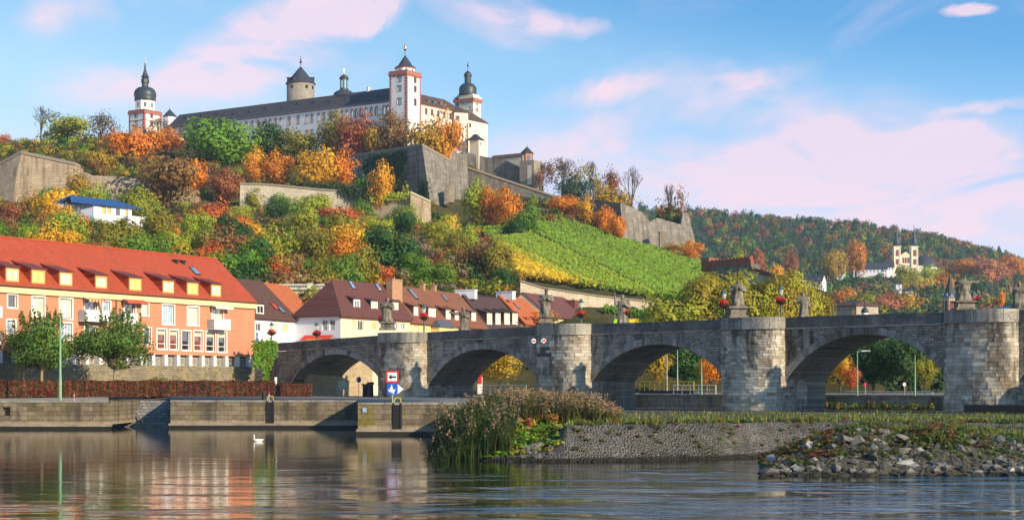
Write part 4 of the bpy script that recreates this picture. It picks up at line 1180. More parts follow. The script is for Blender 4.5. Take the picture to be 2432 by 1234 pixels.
# striped market canopy in front of it
q = P(1494, 766, 268)
r = empty('canopy', (q.x, q.y, q.z - 1.5), 'bright green and yellow canopy behind the bridge parapet', 'canopy')
GRNC, YELC = plain('canopy_green', (.30, .62, .02)), plain('canopy_yellow', (.75, .55, .02))
xa, xb, zc = X_at(1456, 268), X_at(1530, 268), Z_at(768, 268)
xm = xa + (xb - xa) * .5
for a_, b_, mt, nm in ((xa, xm - .01, GRNC, 'green_cloth'), (xm + .01, xb, YELC, 'yellow_cloth')):
    m = MB(); m.add([(a_, 267, zc), (b_, 267, zc), (b_, 270, zc), (a_, 270, zc), (a_ + .25 * (a_ == xa), 267.9, zc + .75), (b_ - .35 * (b_ == xb), 267.9, zc + .75), (b_ - .35 * (b_ == xb), 269, zc + .75), (a_ + .25 * (a_ == xa), 269, zc + .75)],
                    [(3, 2, 1, 0), (4, 5, 6, 7), (0, 1, 5, 4), (1, 2, 6, 5), (2, 3, 7, 6), (3, 0, 4, 7)]); m.build(nm, mt, r)
for x in (xa + .3, xb - .4): MB().tube((x, 268.5, 2.9), (x, 268.5, zc), .06).build('post', GREY_METAL, r)
# orange roof and terrace building behind the white house
fc = town_house('house with small bright orange roof behind the white house', 655, 240, 745, 252, (690, 742), 4.6, 9, ORW, ORT)
fchim(fc, 718, 700, 716, .8, .8, plain('dark_red_chimney', (.2, .05, .05)))
finish(fc)
tb = empty('terrace_building', tuple(P(715, 700, 262)), 'cream terraced building with flat roofs below the rock face', 'building')
CONC = plaster('pale_concrete', (.62, .56, .42))
for x0, x1, y0, y1, Y in ((650, 770, 688, 697, 264), (655, 765, 678, 686, 268)):
    a_, b_ = P(x0, y1, Y), P(x1, y0, Y)
    MB().box(a_.x, b_.x, Y, Y + 5, a_.z - 2.5, b_.z).build('storey', CONC, tb)
    MB().box(a_.x - .3, b_.x + .3, Y - .5, Y + 5.2, b_.z + .004, b_.z + .25).build('flat_roof', plain('roof_slab', (.5, .5, .48)), tb)
    for k in range(6):
        x = a_.x + .8 + k * (b_.x - a_.x - 1) / 6
        w_ = MB().box(x, x + .75, Y - .04, Y + .05, a_.z + .05 - .3, b_.z - .12).build('window', GREY_METAL, tb)
        MB().box(x + .08, x + .67, Y - .05, Y - .041, a_.z - .2, b_.z - .2).build('pane', G_YEL, w_)
a_ = P(737, 680, 266); MB().box(a_.x - .35, a_.x + .35, 265, 266, a_.z - 2, a_.z + .5).build('chimney', CONC, tb)
# red awning on the white side wall
q0, q1 = CFL.u(719, .4), CFL.u(788, .4)
r = empty('shop_awning', tuple(CFL.pt((q0 + q1) / 2, CFL.zz(750, 807), .6)), 'red awning with a yellow band on the white side wall', 'awning')
m = MB(); za, zb_ = CFL.zz(750, 807, .4), CFL.zz(750, 795, .4)
slab(m, CFL.pt(q0, za, 1.1), CFL.pt(q1, za, 1.1), CFL.pt(q1, zb_, .06), CFL.pt(q0, zb_, .06), .06); m.build('cloth', plain('awning_scarlet', (.65, .05, .03)), r)
m = MB(); CFL.bx(m, q0 + 1.2, q1 - 1.2, 1.12, 1.06, za - .25, za + .12); m.build('band', plain('band_yellow', (.75, .45, .04)), r)
# lit stone house wall seen through the first arch
TAN = stonewall('tan_wall_stone', 0.5, (.42, .32, .20), (.55, .44, .29), .5, .25, (.28, .2, .12), .35, bump=.5, streak=.5)
fa, fb = (X_at(735, 201), 201), (X_at(885, 211), 211)
fcx = Face(fa, fb); r = empty('old_wall', tuple(fcx.pt(fcx.L / 2, 2.6)), 'sunlit tan stone wall seen through the first arch', 'wall')
m = MB(); fcx.bx(m, 0, fcx.L, 0, -.8, 2.4, 7.4); m.build('wall', TAN, r)
m = MB(); fcx.bx(m, 0, fcx.L, .12, -.9, 7.403, 7.6); m.build('coping', plain('wall_coping', (.5, .48, .42)), r)

# ---------------------------------------------------------------- white house with the blue roof on the slope
def blue_house():
    Y0 = 415.0
    fc = Face((X_at(222, Y0), Y0), (X_at(313, Y0 + 9), Y0 + 9))
    z0 = fc.zz(222, 535); ze = fc.zz(224, 484); ze2 = fc.zz(313, 493)
    root = empty('hillside_house', tuple(fc.pt(fc.L / 2, z0)), 'white house with blue metal roof among the trees on the slope', 'house')
    BLUR = Mat('blue_metal_roof', .35, .5); v = BLUR.along(fc.ang)
    BLUR.col(BLUR.ramp(BLUR.noise(1.0, 4), [(.3, (.02, .06, .20)), (.7, (.05, .12, .32))])); BLUR.bump(BLUR.brick(v, .5, 50, .05).outputs['Fac'], .6, .05)
    fc.root, fc.holes = root, []
    def w_(x0, x1, y0, y1, p): fwin(fc, x0, x1, y0, y1, 'two', plain('wood_frame', (.35, .2, .06)), p)
    w_(241, 251, 489, 507, G_YEL); w_(254, 263, 490, 507, G_YEL); w_(275, 285, 494, 512, G_DARK); w_(297, 304, 498, 514, G_YEL)
    m = MB(); box_walls(m, fc, 8, z0 - 3, ze, fc.holes); m.build('wall', WHITEW, root)
    m = MB(); slab(m, fc.pt(-7.2, ze - .1, .9), fc.pt(fc.L + 2.6, ze - .1, .9), fc.pt(fc.L + 1.0, ze + 2.3, -7), fc.pt(-2.2, ze + 2.5, -7), .25)
    slab(m, fc.pt(fc.L + 2.6, ze - .1, -9), fc.pt(-7.2, ze - .1, -9), fc.pt(-2.2, ze + 2.4, -7.02), fc.pt(fc.L + 1.0, ze + 2.2, -7.02), .25); m.build('roof', BLUR.m, root)
    fl = Face(fc.pt(-6.6, 0, -6)[:2], fc.pt(0, 0, -.3)[:2])
    m = MB(); fl.bx(m, 0, fl.L, 0, -.3, z0 - 2, ze - .15); m.build('side_wall', plain('white_wall_shaded', (.35, .42, .55)), root)  # unlit side of the white house: its bluish shade is put into the colour
    for k in (.25, .6):
        m = MB(); fl.bx(m, fl.L * k - .5, fl.L * k + .5, .05, -.02, z0 + 1.5, ze - .8); w2 = m.build('window', plain('wood_frame2', (.2, .12, .05)), root)
        m = MB(); fl.bx(m, fl.L * k - .4, fl.L * k + .4, .06, .052, z0 + 1.6, ze - .9); m.build('pane', G_DARK, w2)
    a_ = fc.u(305, 2.0)
    m = MB(); fc.bx(m, a_, a_ + 5.4, 2.0, -3, z0 - 4, fc.zz(330, 514, 2.0)); m.build('terrace_wall', WHITEW, root)
blue_house()

# ================================================================ fortress
RED = plain('red_sandstone', (.36, .14, .105), .85); REDW = plain('red_window', (.24, .06, .045), .7)
FWHITE = plaster('fortress_white', (.86, .835, .80), amt=.16); FCREAM = plaster('fortress_cream', (.78, .71, .56), amt=.2)
SLATE = tiles('blue_slate', 0.0, (.035, .045, .06), (.055, .065, .085), .4, .4); SLATE2 = tiles('grey_slate', -.56, (.055, .05, .058), (.085, .075, .08), .5, .5)
BROWNT = tiles('brown_slate', .9, (.095, .06, .05), (.13, .08, .065), .5, .5, moss=.3)
GOLD = plain('gold', (.75, .42, .04), .3, .5, 1.0)
KEEP = stonewall('keep_stone', 0.3, (.29, .26, .205), (.38, .34, .28), 1.0, .5, (.2, .17, .12), .3, bump=.5)
D1 = Vector((.845, -.534)); D2 = Vector((.534, .845))
def lathe_part(name, prof, c, mat, root, n=16, a0=0.0, smooth=False):
    m = MB(); m.lathe(prof, c, n, a0); return m.build(name, mat, root, smooth)

def sq_tower(name, label, px_l, px_c, px_r, Yc, z0, z1, mat, cat='tower'):
    C = Vector((X_at(px_c, Yc), Yc))
    fl = Face(C - D1 * 30, C); wl_ = fl.L - fl.u(px_l)
    fr = Face(C, C + D2 * 30); wr = fr.u(px_r)
    fl = Face(C - D1 * wl_, C); fr = Face(C, C + D2 * wr)
    ctr = C - D1 * wl_ / 2 + D2 * wr / 2
    root = empty(name, (ctr.x, ctr.y, z0), label, cat)
    fl.root = fr.root = root; fl.holes, fr.holes = [], []; fl.ze = fr.ze = z1
    fl.w, fr.w = wl_, wr
    def done():
        m = MB()
        wall(m, fl, 0, wl_, z0, z1, fl.holes); wall(m, fr, 0, wr, z0, z1, fr.holes)
        p = [C - D1 * wl_, C - D1 * wl_ + D2 * wr, C + D2 * wr]
        for a, b in ((p[1], p[0]), (p[2], p[1])): m.quad((b.x, b.y, z0), (a.x, a.y, z0), (a.x, a.y, z1), (b.x, b.y, z1))
        m.quad((C.x, C.y, z1), (p[2].x, p[2].y, z1), (p[1].x, p[1].y, z1), (p[0].x, p[0].y, z1))
        m.build('wall', mat, root)
    def band(nm, za, zb, out, mt):
        m = MB(); p = [C - D1 * (wl_ + out) - D2 * out, C + D1 * out - D2 * out, C + D1 * out + D2 * (wr + out), C - D1 * (wl_ + out) + D2 * (wr + out)]
        m.prism([(q.x, q.y) for q in p], za, zb); m.build(nm, mt, root)
    def quoins(mt, zlo, zhi, st=1.1):
        for f_, u_, sgn in ((fl, 0, 1), (fl, wl_, -1), (fr, 0, 1), (fr, wr, -1)):
            m = MB(); z = zlo; k = 0
            while z < zhi - .1:
                ln = (1.0, .6)[k % 2]; a, b = (u_, u_ + sgn * ln) if sgn > 0 else (u_ + sgn * ln, u_)
                if f_ is fl and sgn < 0: b += .06
                if f_ is fr and sgn > 0: a += .001
                f_.bx(m, a, b, .06, -.02, z + .02, min(z + st * .5, zhi) - .02); z += st * .5; k += 1
            m.build('quoins', mt, root)
    return fl, fr, ctr, root, done, band, quoins

def tw(fc, x0, x1, y0, y1, trim=RED, pane=G_DARK):
    a, b = fc.u(x0), fc.u(x1); xm = (x0 + x1) / 2; zb, zt_ = fc.zz(xm, y1), fc.zz(xm, y0)
    fc.holes.append(window(fc, fc.root, (a + b) / 2, zb, max(.6, round(b - a, 1)), max(.8, round(zt_ - zb, 1)), 'far', REDW, pane, off=-.25, trim=trim))

# main gate tower with the gilded figure
fl, fr, c, root, done, band, quoins = sq_tower('square_tower', 'tall white square tower with red corner stones and gold figure on top', 925, 966, 999, 612, 92, Z_at(176, 612), FWHITE)
for y0, y1 in ((182, 195), (203, 217), (233, 249)): tw(fl, 944, 953, y0, y1); tw(fr, 983, 989, y0 + 2, y1 + 2)
done(); zt = Z_at(176, 612)
band('cornice', zt, zt + .9, .35, RED); band('balustrade', zt + .904, zt + 1.7, .2, RED); band('gallery_floor', zt - .5, zt - .004, .12, RED)
quoins(RED, 93, zt - .5)
z8 = zt + 1.2; z9 = Z_at(157, 612)
rad = (fl.w / 2) * .9
a8 = math.atan2(D1.y, D1.x) + math.pi / 8
lathe_part('octagon_storey', [(rad, z8), (rad, z9)], (c.x, c.y, 0), FWHITE, root, 8, a8)
for k in range(8):
    a = a8 + math.pi / 8 + k * math.pi / 4; rr_ = rad * math.cos(math.pi / 8)
    f8 = Face((c.x + rr_ * math.cos(a) + math.sin(a) * 1, c.y + rr_ * math.sin(a) - math.cos(a) * 1), (c.x + rr_ * math.cos(a) - math.sin(a) * 1, c.y + rr_ * math.sin(a) + math.cos(a) * 1))
    m = MB(); f8.bx(m, .55, 1.45, .04, -.05, z8 + .55, z9 - .35); w2 = m.build('window', REDW, root)
    m = MB(); f8.bx(m, .68, 1.32, .05, .042, z8 + .68, z9 - .5); m.build('pane', G_DARK, w2)
lathe_part('roof_cornice', [(rad + .3, z9), (rad + .45, z9 + .35)], (c.x, c.y, 0), RED, root, 8, a8)
zr = Z_at(124, 612)
lathe_part('pointed_roof', [(rad + .6, z9 + .354), (rad * .82, z9 + 1.1), (rad * .42, z9 + 3.2), (.14, zr)], (c.x, c.y, 0), SLATE, root, 8, a8)
zp = Z_at(113, 612)
m = MB(); m.tube((c.x, c.y, zr - .2), (c.x, c.y, zp), .1); m.build('pole', IRON, root)
m = MB(); m.lathe([(.05, 0), (.5, .05), (.42, .8), (.5, 1.4), (.38, 1.75), (.16, 1.95), (.24, 2.1), (.26, 2.3), (.1, 2.5), (.02, 2.7)], (c.x, c.y, zp), 8); m.build('gold_figure', GOLD, root, True)

# the long palace wing
def palace():
    fc = Face((X_at(398, 684), 684), (X_at(926, 619), 619))
    ze = fc.zz(850, 248); zr = ze + 6.3
    root = empty('palace_wing', tuple(fc.pt(fc.L / 2, 94)), 'long white palace wing with red framed windows and dark slate roof', 'palace')
    fc.root, fc.holes = root, []
    ux = [412, 434, 450, 465, 480, 496, 512, 528, 544, 558, 571, 585, 599, 613, 631, 642, 655, 667, 687, 708, 729, 741, 757, 769, 786, 797, 812, 824, 836, 846, 857, 869, 882, 894, 912, 921]
    for x in ux:
        u = fc.u(x)
        fc.holes.append(window(fc, root, u, ze - 4.9, 1.3, 2.7, 'far', REDW, G_BLUE if random.random() < .45 else G_DARK, off=-.25, trim=RED))
        fc.holes.append(window(fc, root, u, ze - 10.6, 1.3, 2.9, 'far', REDW, G_DARK, off=-.25, trim=RED))
        m = MB(); z = ze - 1.85
        m.hexa([fc.pt(u - .95, z, .12), fc.pt(u + .95, z, .12), fc.pt(u + .95, z, -.02), fc.pt(u - .95, z, -.02), fc.pt(u - .1, z + .5, .12), fc.pt(u + .1, z + .5, .12), fc.pt(u + .1, z + .5, -.02), fc.pt(u - .1, z + .5, -.02)])
        m.build('window_gable', RED, root)
    m = MB(); box_walls(m, fc, 14, 92, ze, fc.holes, zr); m.build('wall', FWHITE, root)
    m = MB(); gable_roof(m, fc, 14, ze + .05, zr, .5, .2); m.build('roof', SLATE2, root)
    m = MB(); fc.bx(m, 0, fc.L, .2, -.05, ze - .35, ze - .03); m.build('eaves_board', plain('eaves_grey', (.4, .38, .38)), root)
    for x in range(440, 900, 38):
        o = -3 - random.random() * 1.5; u = fc.u(x, o); z = ze + 6.3 * (-o / 7)
        m = MB(); fc.bx(m, u - .4, u + .4, o + .5, o - .6, z - .1, z + .5); m.build('roof_hatch', IRON, root)
    for px, py in ((874, 208),):
        o = -7; q = fc.pt(fc.u(px, o), 0, o); chimney(root, (q.x, q.y), .9, .9, zr - 1, zr + 1.2, FWHITE, None, fc.ang)
palace()
# pointed slate turret in the courtyard corner at the left end of the wing
q = P(403, 272, 690); r = empty('corner_turret', (q.x, q.y, 96), 'little pointed slate roof at the left end of the palace wing', 'turret')
lathe_part('wall', [(2.6, 96), (2.6, q.z - 1)], (q.x, q.y, 0), FWHITE, r, 8); lathe_part('roof', [(3.1, q.z - 1), (1.3, q.z + 1), (.12, q.z + 2.2)], (q.x, q.y, 0), SLATE, r, 8)
m = MB(); m.tube((q.x, q.y, q.z + 2), (q.x, q.y, q.z + 3.6), .07); m.build('finial', IRON, r)
q = P(427, 328, 672); r = empty('stair_turret', (q.x, q.y, 92), 'small dark pointed turret at the foot of the palace wall', 'turret')
lathe_part('wall', [(1.7, 92), (1.7, q.z)], (q.x, q.y, 0), FWHITE, r, 8); lathe_part('roof', [(2.0, q.z), (.9, q.z + 1.7), (.1, q.z + 4.2)], (q.x, q.y, 0), SLATE, r, 8)

# left onion tower
fl, fr, c, root, done, band, quoins = sq_tower('onion_tower', 'white onion domed tower with needle spire at the fortress left end', 306, 343, 383, 700, 92, Z_at(268, 700), FWHITE)
tw(fl, 320, 327, 265 + 2, 280); tw(fl, 320, 327, 288, 302); tw(fr, 357, 363, 264 + 2, 280); tw(fr, 357, 363, 287, 300)
done(); zt = Z_at(268, 700)
band('cornice', zt, zt + .8, .4, RED); band('balustrade', zt + .804, zt + 1.7, .25, plain('balustrade_red', (.32, .12, .09))); band('string_course', Z_at(285, 700), Z_at(283, 700), .1, RED); quoins(RED, 92, zt - .1)
zb = zt + 1.2; z1 = Z_at(233, 700); R8 = (X_at(370, 700) - X_at(321, 700)) / 2
lathe_part('octagon_storey', [(R8, zb), (R8, z1)], (c.x, c.y, 0), FWHITE, root, 8, a8)
for k in range(8):
    a = a8 + math.pi / 8 + k * math.pi / 4; rr_ = R8 * math.cos(math.pi / 8)
    f8 = Face((c.x + rr_ * math.cos(a) + math.sin(a), c.y + rr_ * math.sin(a) - math.cos(a)), (c.x + rr_ * math.cos(a) - math.sin(a), c.y + rr_ * math.sin(a) + math.cos(a)))
    m = MB(); f8.bx(m, .5, 1.5, .04, -.05, z1 - 3.2, z1 - 1.3); w2 = m.build('window', REDW, root)
    m = MB(); f8.bx(m, .65, 1.35, .05, .042, z1 - 3.0, z1 - 1.5); m.build('pane', G_DARK, w2)
def zy(py): return Z_at(py, 700)
def ry(px): return px * 700 / F
DOME = plain('dome_slate', (.035, .05, .06), .45, .5, 0, .25, 1.5)
lathe_part('onion_dome', [(ry(25), zy(234)), (ry(25.5), zy(230)), (ry(25), zy(228)), (ry(26.5), zy(222)), (ry(26.5), zy(216)), (ry(24), zy(209)), (ry(18), zy(203)), (ry(9), zy(200))], (c.x, c.y, 0), DOME, root, 20, 0, True)
m = MB(); m.lathe([(ry(8), zy(200)), (ry(8), zy(190))], (c.x, c.y, 0), 8)
m.lathe([(ry(10), zy(190)), (ry(9.5), zy(182)), (ry(6.5), zy(177))], (c.x, c.y, 0), 8); m.build('lantern', DOME, root)
lathe_part('spire', [(ry(10), zy(177)), (ry(6), zy(170)), (ry(3.2), zy(160)), (ry(1.2), zy(143))], (c.x, c.y, 0), DOME, root, 8)
m = MB(); m.tube((c.x, c.y, zy(144)), (c.x, c.y, zy(127)), .14); m.ball((c.x, c.y, zy(142)), .42); m.build('finial', plain('finial_pale', (.6, .5, .3)), root)

# round keep
q = P(714, 240, 690); c = (q.x, q.y, 0); z = lambda py: Z_at(py, 690); rk = 33 * 690 / F
r = empty('round_keep', (q.x, q.y, 96), 'round tan stone keep with blue conical roof behind the palace', 'tower')
lathe_part('wall', [(rk, 96), (rk, z(200))], c, KEEP, r, 28, 0, True)
for a in (-2.1, -1.0, -.45): 
    m = MB(); x, y = q.x + rk * math.cos(a), q.y + rk * math.sin(a); m.box(x - .5, x + .5, y - .3, y + .3, z(214), z(207)); m.build('window', IRON, r)
lathe_part('eaves', [(rk - .2, z(201.5)), (rk + .5, z(200))], c, plain('eaves_red', (.3, .12, .09)), r, 28)
lathe_part('cone_roof', [(rk + .6, z(200)), (rk * .92, z(194)), (rk * .5, z(177)), (.3, z(159))], c, SLATE, r, 20)
for a in (math.pi, 0.0, -1.9):
    x, y = q.x + (rk - 1.1) * math.cos(a), q.y + (rk - 1.1) * math.sin(a)
    m = MB(); m.box(x - .9, x + .9, y - .9, y + .9, z(197), z(186)); d_ = m.build('roof_dormer', SLATE, r)
    m = MB(); m.box(x - 1.1, x + 1.1, y - 1.1, y + 1.1, z(186) + .003, z(184.5)); m.build('dormer_cap', SLATE, d_)
m = MB(); m.tube((q.x, q.y, z(160)), (q.x, q.y, z(134)), .12); m.ball((q.x, q.y, z(148)), .55); m.ball((q.x, q.y, z(142)), .3); m.build('finial', IRON, r)

# round chapel with the tall lantern
q = P(817, 215, 655); c = (q.x, q.y, 0); z = lambda py: Z_at(py, 655); k = 655 / F
r = empty('round_chapel', (q.x, q.y, 96), 'round chapel with dark dome and tall windowed lantern behind the palace roof', 'chapel')
lathe_part('wall', [(26 * k, 96), (26 * k, z(232))], c, FWHITE, r, 20)
lathe_part('dome', [(27 * k, z(232)), (24 * k, z(222)), (17 * k, z(217)), (11 * k, z(214))], c, SLATE, r, 20, 0, True)
la = lathe_part('lantern', [(10 * k, z(214)), (10 * k, z(188))], c, DOME, r, 8)
for j in range(8):
    a = math.pi / 8 + j * math.pi / 4; x, y = q.x + 9.3 * k * math.cos(a), q.y + 9.3 * k * math.sin(a)
    M = Matrix.Translation((x, y, 0)) @ Matrix.Rotation(a, 4, 'Z')
    m = MB(); m.box(-.12, .12, -.3, .3, z(210), z(192), M); m.build('window', G_BLUE, la)
lathe_part('lantern_cap', [(11.5 * k, z(188)), (10.5 * k, z(184)), (7 * k, z(180)), (1.5 * k, z(178))], c, DOME, r, 12, 0, True)
m = MB(); m.tube((q.x, q.y, z(179)), (q.x, q.y, z(163)), .13); m.ball((q.x, q.y, z(176)), .35); m.build('finial', GOLD, r)

# right wing with brown roof
def right_wing():
    C = Vector((X_at(1000, 622), 622)); d = Vector((.60, .80))
    fc = Face(C, C + d * 27); ze = fc.zz(1001, 246); zr = ze + 5.2
    r = empty('palace_end_wing', tuple(fc.pt(fc.L / 2, 92)), 'shorter brown roofed fortress wing between the square tower and the right onion tower', 'palace')
    fc.root, fc.holes = r, []
    PKW = plaster('rose_plaster', (.74, .62, .54), amt=.15)
    for x in (1012, 1026, 1041, 1055, 1070): fc.holes.append(window(fc, r, fc.u(x), ze - 3.7, 1.2, 2.2, 'far', REDW, G_DARK, off=-.2, trim=RED))
    m = MB(); box_walls(m, fc, 13, 90, ze, fc.holes); m.build('wall', PKW, r)
    m = MB(); hip_roof(m, fc, 13, ze + .02, zr, .4, (-.4, 5.0)); m.build('roof', BROWNT, r)
    for x, y in ((1015, 238), (1030, 250), (1045, 258)):
        o = -2.2; u = fc.u(x, o)
        m = MB(); zz = ze + 2.2 * .8; fc.bx(m, u - .8, u + .8, o + .7, o - 1, zz - .6, zz + .7); dd = m.build('roof_dormer', BROWNT, r)
        m = MB(); fc.bx(m, u - .6, u + .6, o + .72, o + .705, zz - .3, zz + .5); m.build('dormer_window', G_DARK, dd)
    m = MB(); fc.bx(m, 0, fc.L, .15, -.02, ze - .5, ze - .03); m.build('cornice', RED, r)
    # gabled block with red corners in front of the round tower
    C2 = Vector((X_at(1079, 636), 636)); f2 = Face(C2, C2 + Vector((.95, .3)) * 5.6); ze2 = f2.zz(1090, 266)
    g = empty('gatehouse', tuple(f2.pt(2.5, 90)), 'narrow gabled block with red corner stones beside the onion tower', 'gatehouse')
    f2.root, f2.holes = g, []
    for y0, y1 in ((276, 284), (300, 310)): tw(f2, 1083, 1090, y0, y1)
    m = MB(); box_walls(m, f2, 14, 84, ze2, f2.holes); m.build('wall', PKW, g)
    m = MB(); hip_roof(m, f2, 14, ze2 + .02, ze2 + 3.4, .4, 2.2); m.build('roof', BROWNT, g)
    m = MB()
    for k in range(22): f2.bx(m, f2.L - (.9, .55)[k % 2], f2.L + .05, .06, -.02, 86 + k * .9, 86.8 + k * .9)
    m.build('quoins', RED, g)
    C3 = Vector((X_at(1098, 640), 640)); f3 = Face(C3, C3 + Vector((.6, .8)) * 16); ze3 = f3.zz(1104, 282)
    g = empty('tower_annex', tuple(f3.pt(6, 84)), 'tall cream annex with dark lean roof at the foot of the onion tower', 'building')
    f3.root, f3.holes = g, []
    tw(f3, 1114, 1119, 292, 303, None)
    m = MB(); box_walls(m, f3, 10, 80, ze3, f3.holes); m.build('wall', FCREAM, g)
    m = MB(); hip_roof(m, f3, 10, ze3 + .02, ze3 + 4.2, .4, 3.0); m.build('roof', BROWNT, g)
right_wing()
fl, fr, c, root, done, band, quoins = sq_tower('onion_tower', 'cream tower with two stacked dark domes at the right end of the fortress', 1080, 1124, 1142, 655, 78, Z_at(240, 655), FCREAM)
for x, y0, y1 in ((1096, 238 + 3, 246), (1113, 252, 258)): tw(fl, x, x + 5, y0, y1, None)
for y0, y1 in ((240 + 4, 250), (256, 266), (285, 298)): tw(fr, 1131, 1135, y0, y1, None)
done(); z = lambda py: Z_at(py, 655); k = 655 / F
band('cornice', z(240), z(232), .5, RED); band('string_course', z(262), z(260.5), .12, plain('band_grey', (.35, .33, .3))); band('string_course', z(243.5), z(242), .1, plain('band_grey2', (.35, .33, .3)))
band('balustrade', z(232) + .004, z(227), .25, FCREAM); band('gallery_roof', z(227) + .004, z(222), -.5, FCREAM)
m = MB(); p_ = fl.pt(1.3, 0, -1.5); m.lathe([(1.6, z(250)), (1.6, z(234)), (2.1, z(233.5)), (1.9, z(227)), (.2, z(224))], (p_.x, p_.y, 0), 10); m.build('corner_turret', SLATE, root)
lathe_part('onion_dome', [(23 * k, z(222)), (22 * k, z(218)), (20.5 * k, z(216)), (21.5 * k, z(210)), (20.5 * k, z(203)), (15 * k, z(196)), (8.5 * k, z(193))], (c.x, c.y, 0), DOME, root, 20, 0, True)
m = MB(); m.lathe([(8 * k, z(193)), (8 * k, z(177)), (10 * k, z(176.5)), (9 * k, z(171)), (5 * k, z(166)), (1 * k, z(163))], (c.x, c.y, 0), 12); m.build('lantern', DOME, root, False)
m = MB(); m.tube((c.x, c.y, z(164)), (c.x, c.y, z(142)), .12); m.ball((c.x, c.y, z(151)), .4); m.build('finial', IRON, root)
# small gate turret
fl, fr, c, root, done, band, quoins = sq_tower('small_turret', 'small cream turret with flared slate roof below the right onion tower', 1115, 1137, 1145, 632, 80, Z_at(331, 632), FCREAM)
tw(fr, 1139.5, 1142, 338, 345, None); done(); z = lambda py: Z_at(py, 632)
w_ = fl.w * .8
lathe_part('roof', [(w_ * 1.15, z(331)), (w_ * .55, z(324)), (w_ * .3, z(318)), (.1, z(316))], (c.x, c.y, 0), SLATE, root, 4, math.atan2(D1.y, D1.x) + math.pi / 4)

# ---------------------------------------------------------------- walls and bastions
def batter_wall(label, pts, mat, thick=4.0, name='bastion_wall', coping=None, b=.12, cat='wall', deep=3.0, ch=.5):
    tops, bots, heads = [], [], []
    for pt_ in pts:
        (xt, yt, xb, yb, Y) = pt_
        T = P(xt, yt, Y); h = (yb - yt) * Y / F; Bq = P(xb, yb, Y - b * h)
        tops.append(T); bots.append(Bq + (Bq - T).normalized() * deep)
    c = sum(tops, Vector()) / len(tops)
    r = empty(name, (c.x, c.y, min(q.z for q in bots)), label, cat)
    m = MB(); th = Vector((0, thick, 0))
    for i in range(len(pts) - 1):
        m.add([bots[i], bots[i + 1], tops[i + 1], tops[i], bots[i] + th, bots[i + 1] + th, tops[i + 1] + th, tops[i] + th],
              [(0, 1, 2, 3), (3, 2, 6, 7), (5, 4, 7, 6), (1, 0, 4, 5)] + ([(0, 3, 7, 4)] if i == 0 else []) + ([(1, 5, 6, 2)] if i == len(pts) - 2 else []))
    m.build('wall', mat, r)
    if coping is not None:
        for i in range(len(pts) - 1):
            m = MB(); a, b_ = tops[i] + Vector((0, -.35, .01)), tops[i + 1] + Vector((0, -.35, .01)); g = (b_ - a) * .002; u = Vector((0, 0, ch)); w2 = Vector((0, 1.5, 0))
            m.hexa([a + g, b_ - g, b_ - g + w2, a + g + w2, a + g + u, b_ - g + u, b_ - g + w2 + u, a + g + w2 + u]); m.build('coping', coping, r)
    return r
BAST = stonewall('bastion_stone', .5, (.19, .17, .145), (.30, .275, .235), 1.9, .95, (.08, .074, .066), .7, bump=.7, streak=.1, mortar=.03, cm=(.12, .11, .095))
BAST2 = stonewall('bastion_warm_stone', .2, (.35, .275, .19), (.46, .37, .26), 1.7, .8, (.13, .10, .07), .7, bump=.7, streak=.12, mortar=.03, cm=(.2, .155, .11))
CREAMST = stonewall('cream_wall_stone', .3, (.46, .40, .30), (.58, .51, .40), 1.2, .5, (.26, .22, .16), .4, bump=.4, streak=.3)
CAPS = plain('bastion_coping', (.26, .22, .17), .9)
batter_wall('big sloping bastion wall at the far left above the blue roofed house', [(-90, 440, -100, 530, 516), (50, 365, 26, 487, 507), (178, 392, 182, 495, 509), (190, 398, 194, 498, 510)], BAST2, coping=CAPS, ch=.9)
batter_wall('lower rough tan wall running right from the left bastion', [(200, 408, 200, 500, 510), (222, 417, 222, 500, 510), (300, 420, 302, 505, 511), (470, 452, 472, 520, 512)], BAST2)
batter_wall('long cream retaining wall half hidden by bushes below the orange trees', [(570, 438, 570, 505, 504), (640, 440, 640, 505, 505.5), (760, 452, 760, 512, 507), (868, 458, 868, 520, 508.5)], CREAMST, coping=CAPS)
batter_wall('pale stepped wall joining the main bastion at its left foot', [(880, 478, 880, 560, 505), (968, 476, 968, 570, 502), (975, 458, 975, 570, 500), (1022, 480, 1024, 575, 503)], BAST2, coping=plain('pale_coping', (.5, .43, .3)))
batter_wall('great grey corner bastion with a sharp edge below the square tower', [(826, 374, 826, 450, 588), (1003, 347, 1028, 530, 545), (1070, 384, 1062, 540, 558)], BAST, coping=CAPS, thick=6, ch=.8)
batter_wall('grey bastion flank continuing right of the sharp corner bastion', [(1072, 360, 1064, 540, 561), (1108, 368, 1116, 520, 572)], BAST, thick=5)
batter_wall('long grey wall falling to the right above the orange trees', [(1104, 398, 1110, 490, 590), (1200, 430, 1202, 510, 586), (1322, 470, 1324, 530, 580)], BAST, coping=plain('path_coping', (.42, .32, .2)), ch=.7)
batter_wall('upper pale wall between small turret and red pavilion', [(1096, 358, 1096, 410, 634), (1150, 372, 1150, 420, 632), (1200, 380, 1200, 432, 628), (1242, 400, 1242, 450, 625)], BAST, b=.03)
batter_wall('right bastion wall with a dark side and a notch at the end of the hill', [(1376, 470, 1376, 550, 578), (1473, 482, 1484, 590, 535), (1502, 492, 1508, 600, 540), (1526, 504, 1532, 612, 545), (1543, 526, 1548, 614, 548), (1560, 517, 1566, 616, 550), (1617, 533, 1624, 620, 556), (1622, 504, 1631, 622, 557), (1634, 506, 1664, 624, 566)], BAST, thick=8, coping=None)
batter_wall('long cream vineyard wall above the roofs', [(1236, 668, 1236, 700, 292), (1290, 684, 1290, 718, 295.5), (1420, 703, 1420, 738, 303), (1556, 718, 1556, 752, 311)], CREAMST, coping=CAPS, b=.03, name='vineyard_wall', ch=.2)
